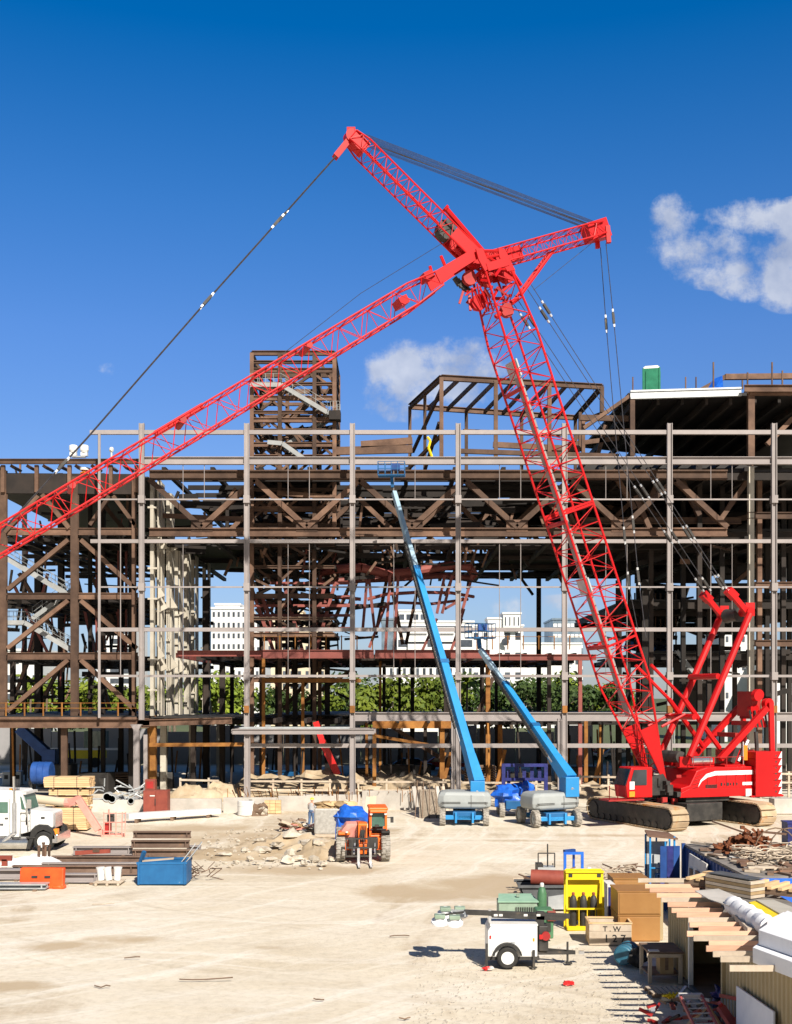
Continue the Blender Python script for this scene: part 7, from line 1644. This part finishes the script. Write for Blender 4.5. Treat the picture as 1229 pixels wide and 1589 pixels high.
MB().box((WX + 1.3, 26.95, CZ + .02), (2.7, 17.1, .08)).build('roof', roofm, sc_, True)
MB().box((WX + 2.6, 26.95, 1.3), (.08, 17, 2.5)).build('far_wall', tan, sc_, True); MB().box((WX + 1.3, 35.4, 1.3), (2.6, .08, 2.5)).build('end_wall', tan, sc_, True); MB().box((WX + 1.3, 26.95, .06), (2.6, 17, .1)).build('floor', woodd, sc_, True)
for y in (29.35, 32.65): MB().box((WX - .02, y, 1.3), (.12, .12, 2.5)).build('door_jamb', tan if y < 30 else whited, sc_, True)
MB().box((WX, 31, CZ - .08), (.12, 3.2, .16)).build('door_lintel', hopm, sc_, True); MB().box((WX - .03, 26.95, CZ - .03), (.1, 17, .1)).build('top_rail', hopm, sc_, True); MB().box((WX - .03, 26.95, .08), (.1, 17, .14)).build('bottom_rail', hopm, sc_, True)
JP = [(990, 1110, 1363), (1001, 1118, 1372), (1008, 1085, 1378), (1019, 1088, 1386), (1026, 1092, 1393), (1036, 1098, 1400), (1042, 1104, 1409), (1050, 1120, 1416), (1068, 1126, 1424), (1070, 1131, 1431), (1084, 1144, 1438), (1066, 1174, 1445), (1076, 1176, 1452), (1100, 1178, 1460), (1096, 1172, 1468), (1106, 1144, 1476), (1118, 1152, 1484), (1132, 1182, 1498)]
for i, (x0, x1, py) in enumerate(JP):
    Y = (CAMH - CZ - .19) * F / (py - HZ); a, b_ = XA(x0, Y), XA(x1, Y); rg = random.Random(i)
    if b_ < WX + .25: b_ = WX + .25 + .1 * (i % 3)
    t = thing('timber_joist', f'rough pinkish timber joist laid across the tan container, {ORD[i]} counting from the farthest', 'joist', ((a + b_) / 2, Y, CZ + .065), rg.uniform(-.012, .012), 'timber joists laid across the tan container')
    MB().box((0, 0, .065), (b_ - a, .045, .13)).build('joist_board', woodp if i < 15 and i % 4 else woodg, t); MB().box(((b_ - a) * .5 - .06, .05, .06), (.1, .05, .1)).build('nailed_cleat', woodp, t)
# ---- things stacked on the container roof
RZ = CZ + .065
def onroof(px, py, z=RZ): Y = (CAMH - z) * F / (py - HZ); return Vector((XA(px, Y), Y, z))
p = onroof(1140, 1388); t = thing('timber_bundle', 'solid bundle of stacked brown planks on the container roof beside the pale trusses', 'timber bundle', tuple(p), R(-58)); 
for k in range(5): MB().box((0, 0, .07 + k * .1), (1.7, .6, .085)).build('plank_layer', bronze if k % 2 else woodg, t)
MB().box((0, 0, .56), (1.6, .57, .02)).build('top_sheet', hopm, t); MB().box((-1.0, .1, .5), (.4, .3, .05)).build('loose_plank', wood, t)
t = thing('roof_truss_stack', 'pale slatted timber frame lying right of the plank bundle', 'timber frame', tuple(onroof(1195, 1388)), R(-42)); M = Members('slat', wood, t)
for k in range(15): M.new().box((-2.3 + k * .32, 0, .3), (.13, 1.3, .08))
M.finish(world=False)
for s in (-.55, 0, .55): MB().box((0, s, .18), (4.9, .12, .15)).build('stringer', woodd, t)
p = onroof(1120, 1398); pw = [onroof(1078, 1383, RZ + .33), onroof(1115, 1380, RZ + .33), onroof(1143, 1392, RZ + .33), onroof(1132, 1407, RZ + .33), onroof(1100, 1396, RZ + .33)]
o = MB().prism(pw, (0, 0, 0), (0, 0, .02)).build('plywood_sheet', concrete, loc=tuple(pw[0]), world=True); tag(o, 'curved edge grey sheet lying across the far joist ends', 'sheet')
pa, pb = onroof(1137, 1404, RZ + .3), onroof(1196, 1440, RZ + .3)
t = thing('plastic_roll', 'long crinkled white plastic wrapped roll lying on the container roof', 'roll', tuple(pa)); b = MB(); n_ = 14
for i in range(n_ + 1):
    pass
prof = []; d = pb - pa
for i in range(n_): 
    a, c_ = pa.lerp(pb, i / n_), pa.lerp(pb, (i + 1) / n_); b.tube(a, c_, .24 + .03 * math.sin(i * 2.3), 12, .24 + .03 * math.sin((i + 1) * 2.3), cap=(i in (0, n_ - 1)))
b.build('wrap', foam, t, True, smooth=True); MB().tube(pa - d.normalized() * .03, pa - d.normalized() * .01, .16, 12).build('core', tarpd, t, True)
yb = [onroof(1162, 1400, RZ + .28), onroof(1172, 1398, RZ + .28), onroof(1225, 1428, RZ + .28), onroof(1196, 1426, RZ + .28)]
o = MB().prism(yb, (0, 0, -.2), (0, 0, 0)).build('yellow_board', yellow, loc=tuple(yb[0]), world=True); tag(o, 'bright yellow board edge between the white roll and the pale sheet on the container', 'board')
yb = [onroof(1173, 1396, RZ + .32), onroof(1200, 1396, RZ + .32), onroof(1262, 1420, RZ + .32), onroof(1232, 1430, RZ + .32)]
o = MB().prism(yb, (0, 0, -.06), (0, 0, 0)).build('plasterboard_sheet', beige, loc=tuple(yb[0]), world=True); tag(o, 'pale cream sheet lying right of the yellow board on the container', 'sheet')
yb = [onroof(1135, 1416, RZ + .2), onroof(1150, 1411, RZ + .2), onroof(1188, 1440, RZ + .2), onroof(1160, 1440, RZ + .2)]
o = MB().prism(yb, (0, 0, -.12), (0, 0, 0)).build('long_plank', woodg, loc=tuple(yb[0]), world=True); tag(o, 'weathered plank lying under the white plastic roll', 'plank')
# foam blocks
fb0 = [(1170, 1487), (1229, 1512), (1290, 1512), (1290, 1440), (1229, 1440), (1172, 1460)]
def fblock(corners, z, h, label):
    ps = [onroof(x, y, z) for x, y in corners]; t = thing('foam_block', label, 'foam block', tuple(ps[0]), 0, 'white foam blocks on the container roof')
    MB().prism(ps, (0, 0, 0), (0, 0, h)).build('slab', foam, t, True, bevel=.01)
    return t
fblock([(1168, 1494), (1260, 1530), (1300, 1500), (1215, 1456)], RZ, .34, 'lower white foam block at the right edge, sticking out farthest left')
fblock([(1177, 1466), (1268, 1498), (1305, 1470), (1222, 1434)], RZ + .35, .33, 'upper white foam block at the right edge, resting on the other')
fblock([(1190, 1441), (1260, 1447), (1290, 1432), (1215, 1428)], RZ + .35, .2, 'rear white foam slab at the right edge behind the plastic roll')
# ---- board leaning on the tan wall, ladders and debris at the bottom
def wallp(px, py, X): Y = X * F / (px - CX); return Vector((X, Y, ZA(py, Y)))
q4 = [wallp(1145, 1530, WX - .08), wallp(1203, 1570, WX - .08), wallp(1203, 1640, WX - .3), wallp(1145, 1600, WX - .3)]
o = MB().prism(q4, (0, 0, 0), (-.04, 0, 0)).build('leaning_board', foam, loc=tuple(q4[3]), world=True); tag(o, 'white lilac board leaning against the tan container wall', 'board')
def ladder(A, B, wv, label, m, n=12, name='ladder'):
    A, B, wv = Vector(A), Vector(B), Vector(wv); t = thing(name, label, 'ladder', tuple(A)); 
    for s in (-.5, .5): MB().bar(A + wv * s, B + wv * s, .05, .09).build('side_rail', m, t, True)
    for i in range(n): p = A.lerp(B, (i + .5) / n); MB().bar(p - wv * .5, p + wv * .5, .04, .03).build('rung', galv, t, True)
    return t
redl = mat('red_fibreglass', (.35, .07, .07), (.45, .10, .10), .5, scale=2)
t = ladder(W(1108, 1618, 26.6), W(1072, 1546, 29.2), (.55, 0, .02), 'red step ladder lying with its head towards the workbench at the bottom edge', redl, 9); MB().box(W(1072, 1545, 29.3), (.6, .2, .1)).build('ladder_cap', whited, t, True)
ladder(W(1192, 1577, 26.2), W(1118, 1560, 29.4), (0, .05, .5), 'dull red ladder lying on its side below the white leaning board', reddark, 14)
t = thing('red_toolbox', 'faded red box leaning under the ladders at the bottom edge', 'box', tuple(W(1128, 1600, 28))); MB().bar(W(1118, 1562, 28.3), W(1138, 1592, 28), .28, .1).build('body', redl, t, True); MB().bar(W(1119, 1560, 28.3), W(1116, 1556, 28.3), .2, .1).build('end_cap', reddark, t, True)
t = thing('blue_tarp_scrap', 'crumpled dark blue sheet beside the ladders', 'tarpaulin', tuple(G(1118, 1572))); MB().blob((.05, 0, .45), (.35, .4, .25), 6, .45, 12).build('crumple', tarpd, t); MB().blob((0.2, 0, .2), (.3, .3, .3), 9, .45, 10).build('fold', tarpd, t)
t = thing('scrap_bundle', 'dark jumble of tools and pipe offcuts at the foot of the ladder', 'scrap heap', att(1062, 1590)); rng = random.Random(51)
for i in range(40): a = Vector((rng.uniform(-.9, 1.0), rng.uniform(-.7, .9), rng.uniform(.03, .5))); MB().bar(a, a + Vector((rng.uniform(-.5, .5), rng.uniform(-.5, .5), rng.uniform(-.15, .3))), rng.uniform(.03, .12), rng.uniform(.03, .1)).build('scrap_piece', [reddark, blackmet, redl, woodd, galv, rustred][i % 6], t)
t = thing('caution_cable', 'short bright yellow cable coil at the head of the red ladder', 'cable', att(1048, 1558)); 
for k in range(3): MB().path([Vector((-.25 + .1 * k + .1 * math.cos(a * .8), .1 * math.sin(a * .8), .15 + .02 * a)) for a in range(9)], .03, 5).build('loop', yellow, t)
for i, (px, py, l) in enumerate(((1085, 1583, 'leftmost timber offcut'), (1170, 1580, 'rightmost pale timber offcut'))):
    t = thing('timber_offcut', f'{l} among the ladders at the bottom edge', 'timber', tuple(G(px, py + 20))); MB().bar((-.3, 0, .2), (.3, .3, .6), .1, .04).build('board', wood, t); MB().bar((.3, .3, .6), (.6, .0, .1), .1, .04).build('board', wood, t)
# ---- litter
for i, (px, py, s, lab) in enumerate(((882, 1528, .17, 'crumpled red rag on the gravel right of the trailer drawbar'), (755, 1505, .13, 'small red and white scrap on the ground left of the trailer wheel'))):
    t = thing('rag', lab, 'rag', att(px, py)); MB().blob((0, 0, .05), (s, s * .6, .06), i + 3, .5, 10).build('cloth', lred, t)
    if i: MB().blob((.15, 0, .05), (.1, .08, .05), 5, .4, 8).build('paper', whited, t)
rng = random.Random(61)
for i, (px, py, L_, lab) in enumerate(((205, 1489, .5, 'dark stick lying on the damp patch'), (160, 1405, .9, 'pale stick lying on the ground left of centre'), (320, 1522, 1.6, 'long thin dark branch on the open ground'), (620, 1455, .7, 'thin twig left of the lamp shadow'), (160, 1532, .5, 'small twig near the bottom left'), (495, 1552, .3, 'short twig in the lower middle'), (628, 1582, .3, 'tiny upright twig at the bottom edge'))):
    g_ = G(px, py); b = MB(); a = Vector((-L_ / 2, 0, .05)); 
    for k in range(4): c_ = a + Vector((L_ / 4, rng.uniform(-.12, .12), rng.uniform(-.02, .04))); b.tube(a, c_, .02, 4); a = c_
    tag(b.build('twig', woodd if i != 1 else woodg, loc=tuple(g_)), lab, 'twig')
pb_ = MB(); rng = random.Random(71)
for i in range(1500):
    u = rng.random(); px, py = rng.uniform(640, 1010), rng.uniform(1470, 1600)
    g_ = G(px, py); s = rng.uniform(.008, .028); pb_.blob((g_.x, g_.y, s * .3), (s, s * .8, s * .6), i, .4, 4)
o = pb_.build('gravel', mat('pale_gravel', (.42, .37, .30), (.62, .56, .47), .95, scale=9)); tag(o, 'loose gravel and pebbles strewn over the sandy ground', 'gravel', kind='stuff')
# ---- dark blue containers with scrap on top
BX = 11.35
bc = thing('shipping_container', 'dark blue corrugated container with open end door and rusty fittings heaped on top', 'container', (BX + 1.3, 41, 0))
corr(36.5, 44.4, bc, 'side_wall', blued, X=BX, zt=2.6, pit=.42, dep=.07); MB().box((BX + 1.9, 40.5, 2.62), (3.8, 8.0, .1)).build('roof', roofm, bc, True); MB().box((BX + 1.9, 44.4, 1.35), (3.6, .1, 2.5)).build('end_wall', blued, bc, True); MB().box((BX + 1.9, 36.5, 1.35), (3.7, .1, 2.5)).build('end_wall', tarp, bc, True); MB().box((BX + 3.7, 40.5, 1.35), (.1, 7.8, 2.5)).build('far_wall', blued, bc, True)
for k in range(3): MB().box((BX - .85 + k * .27, 44.3 + k * .04, 1.35), (.25, .08, 2.5)).build('door_panel', tarpd if k == 1 else blued, bc, True)
for y in (36.5, 44.4): MB().box((BX - .03, y, 1.35), (.14, .14, 2.7)).build('corner_post', blued, bc, True)
o = MB(); q4 = [Vector((BX - .12, 40.6, 2.45)), Vector((BX - .12, 43.0, 2.5)), Vector((BX - .25, 43.0, .6)), Vector((BX - .25, 40.6, .6))]
o.prism(q4, (0, 0, 0), (-.05, 0, 0)); o = o.build('white_board', whited, loc=tuple(q4[3]), world=True); tag(o, 'white board with square holes leaning on the dark blue container side', 'board')
hm = MB().box((BX - .24, 41.6, 1.75), (.02, .5, .6)).build('square_hole', woodd, o, True); MB().box((BX - .24, 42.5, 1.75), (.02, .4, .5)).build('square_hole', woodd, o, True)
t = thing('rusty_fittings_heap', 'heap of rusty orange scaffold fittings on the dark blue container roof', 'scrap heap', tuple(Vector((BX + 1.9, 42.2, 2.68)))); M = Members('fitting', mat('fitting_rust', (.14, .045, .02), (.26, .085, .03), .8, scale=4, c3=(.35, .13, .05), rnd=.35), t); rng = random.Random(81)
for i in range(190):
    r_ = rng.random() ** .6 * 1.25; a_2 = rng.uniform(0, 6.3); c = Vector((r_ * math.cos(a_2), r_ * math.sin(a_2) * .8, rng.uniform(0, .85) * (1.35 - r_) / 1.35 + .05)); d = Vector((rng.uniform(-1, 1), rng.uniform(-1, 1), rng.uniform(-.5, .5))).normalized() * rng.uniform(.12, .28)
    mb_ = M.new(1 + c.z); mb_.bar(c - d, c + d, .07, .09); mb_.box(c + d, (.14, .14, .12))
M.finish(world=False); MB().bar((-.2, 0, .7), (-1.35, .3, 1.1), .06, .06).build('bar', rust, t); MB().bar((.3, 0, .75), (1.35, 0, .65), .08, .08).build('bar', rust, t)
t = thing('cable_coils', 'tangled heap of tan hoses and wire coils on the blue container roof', 'cable heap', (BX + 2.3, 39.6, 2.68)); M = Members('coil', woodg, t); rng = random.Random(83)
for i in range(80):
    c = Vector((rng.uniform(-1.3, 1.6), rng.uniform(-1.3, 1.0), rng.uniform(.05, .45))); r = rng.uniform(.15, .5); tl = rng.uniform(-.9, .9); a0 = rng.uniform(0, 6)
    M.new(r).path([c + Vector((r * math.cos(a0 + k * .6), r * math.sin(a0 + k * .6) * math.cos(tl), r * math.sin(a0 + k * .6) * math.sin(tl) * .6)) for k in range(10)], .025, 4)
M.finish(world=False)
for k in range(2): MB().path([Vector((-.2 + k * .5 + .75 * math.cos(a), .3, .35 + .8 * math.sin(a))) for a in [i * .32 for i in range(10)]], .025, 5).build('large_loop', woodd, t)
for i in range(5): tag(MB().box((0, 0, .04), (1.0 - i * .1, .25, .06), rz=-.4 + i * .2).build('roof_plank', whited if i % 2 else blackmet, loc=(BX + .7 + i * .35, 40.9 - i * .55, 2.68)), f'short {"pale" if i % 2 else "dark"} board on the blue container roof, {ORD[i]} from the far side', 'board', 'short boards on the blue container roof')
sb = MB(); rng = random.Random(99)
for i in range(130):
    sb.box((rng.uniform(BX + .2, BX + 3.6), rng.uniform(36.7, 44), 2.70 + rng.uniform(0, .1)), (rng.uniform(.15, 1.1), rng.uniform(.06, .3), rng.uniform(.02, .08)), rz=rng.uniform(0, 3.1), mi=rng.choice((0, 0, 1, 2)))
o = sb.build('loose_debris', [woodg, woodd, rust]); tag(o, 'loose wood and metal scraps littering the blue container roof', 'debris', kind='stuff')
t = thing('bright_blue_container', 'bright blue container edge below the cable coils at the right edge', 'container', tuple(Vector((XA(1250, 38), 37.2, 0)))); MB().box((0, 0, 1.2), (3.0, 2.2, 2.3)).build('body', tarp, t, bevel=.03); MB().box((0, 0, 2.38), (3.1, 2.3, .06)).build('roof', roofm, t)
t = thing('blue_bin', 'small deep blue bin at the right edge beyond the cable coils', 'bin', (XA(1232, 43), 43, 2.68)); MB().box((0, 0, .5), (.7, .7, 1.0)).build('body', tarpd, t); MB().box((0, 0, 1.02), (.76, .76, .05)).build('rim', tarpd, t)
# ---- tall cage beside the container
t = thing('gas_cage', 'tall narrow blue cage with rusty flat top beside the dark blue container', 'cage', (XA(1024, 45), 45, 0)); hC = ZA(1296, 45); M = Members('cage_post', blue, t)
for x in (-.48, .48):
    for y in (-.4, .4): M.new().bar((x, y, 0), (x, y, hC), .07, .07)
M.new().bar((.12, -.4, 0), (.12, -.4, hC - .2), .06, .06); M.new().bar((-.05, .4, 0), (-.05, .4, hC), .06, .06); M.finish(world=False)
MB().prism([(-.6, -.5, hC), (.6, -.5, hC - .12), (.45, .5, hC), (-.5, .5, hC + .1)], (0, 0, 0), (0, 0, .06)).build('roof', rust, t); MB().box((0, .38, hC * .5), (.95, .03, hC * .8)).build('mesh_panel', galv, t)
for z in (.9, 1.7): MB().bar((-.48, -.4, z), (.48, -.4, z), .05, .05).build('cross_rail', blue, t)
MB().box((.1, 0, .8), (.5, .5, 1.2)).build('locker', bluemid, t)
t = thing('blue_covered_crate', 'bright blue sheet over a low crate behind the far joists', 'crate', (XA(996, 42.5), 42.5, 0)); MB().box((0, 0, .6), (1.3, 1.2, 1.2)).build('crate_body', woodg, t); MB().box((0, 0, 1.23), (1.4, 1.3, .06)).build('blue_sheet', blue, t, bevel=.02)
# rusty plate in front of the crane tracks and debris
t = thing('rebar_spill', 'rusty bars scattered left of the tall blue cage', 'scrap heap', att(985, 1356)); rng = random.Random(91); M = Members('bar', rust, t)
for i in range(18): a = Vector((rng.uniform(-1.2, 1.0), rng.uniform(-.6, .6), rng.uniform(.03, .4))); M.new().bar(a, a + Vector((rng.uniform(-.8, .8), rng.uniform(-.4, .4), rng.uniform(-.1, .25))), .06, .05)
M.finish(world=False)
t = thing('concrete_block', 'grey concrete block on the ground behind the crane counterweight', 'block', att(1212, 1262)); MB().box((.2, 0, .55), (1.8, 1.2, 1.1)).build('block', concrete, t, bevel=.05); MB().box((-.9, 0, .3), (.4, .6, .6)).build('small_block', concrete, t, bevel=.03)
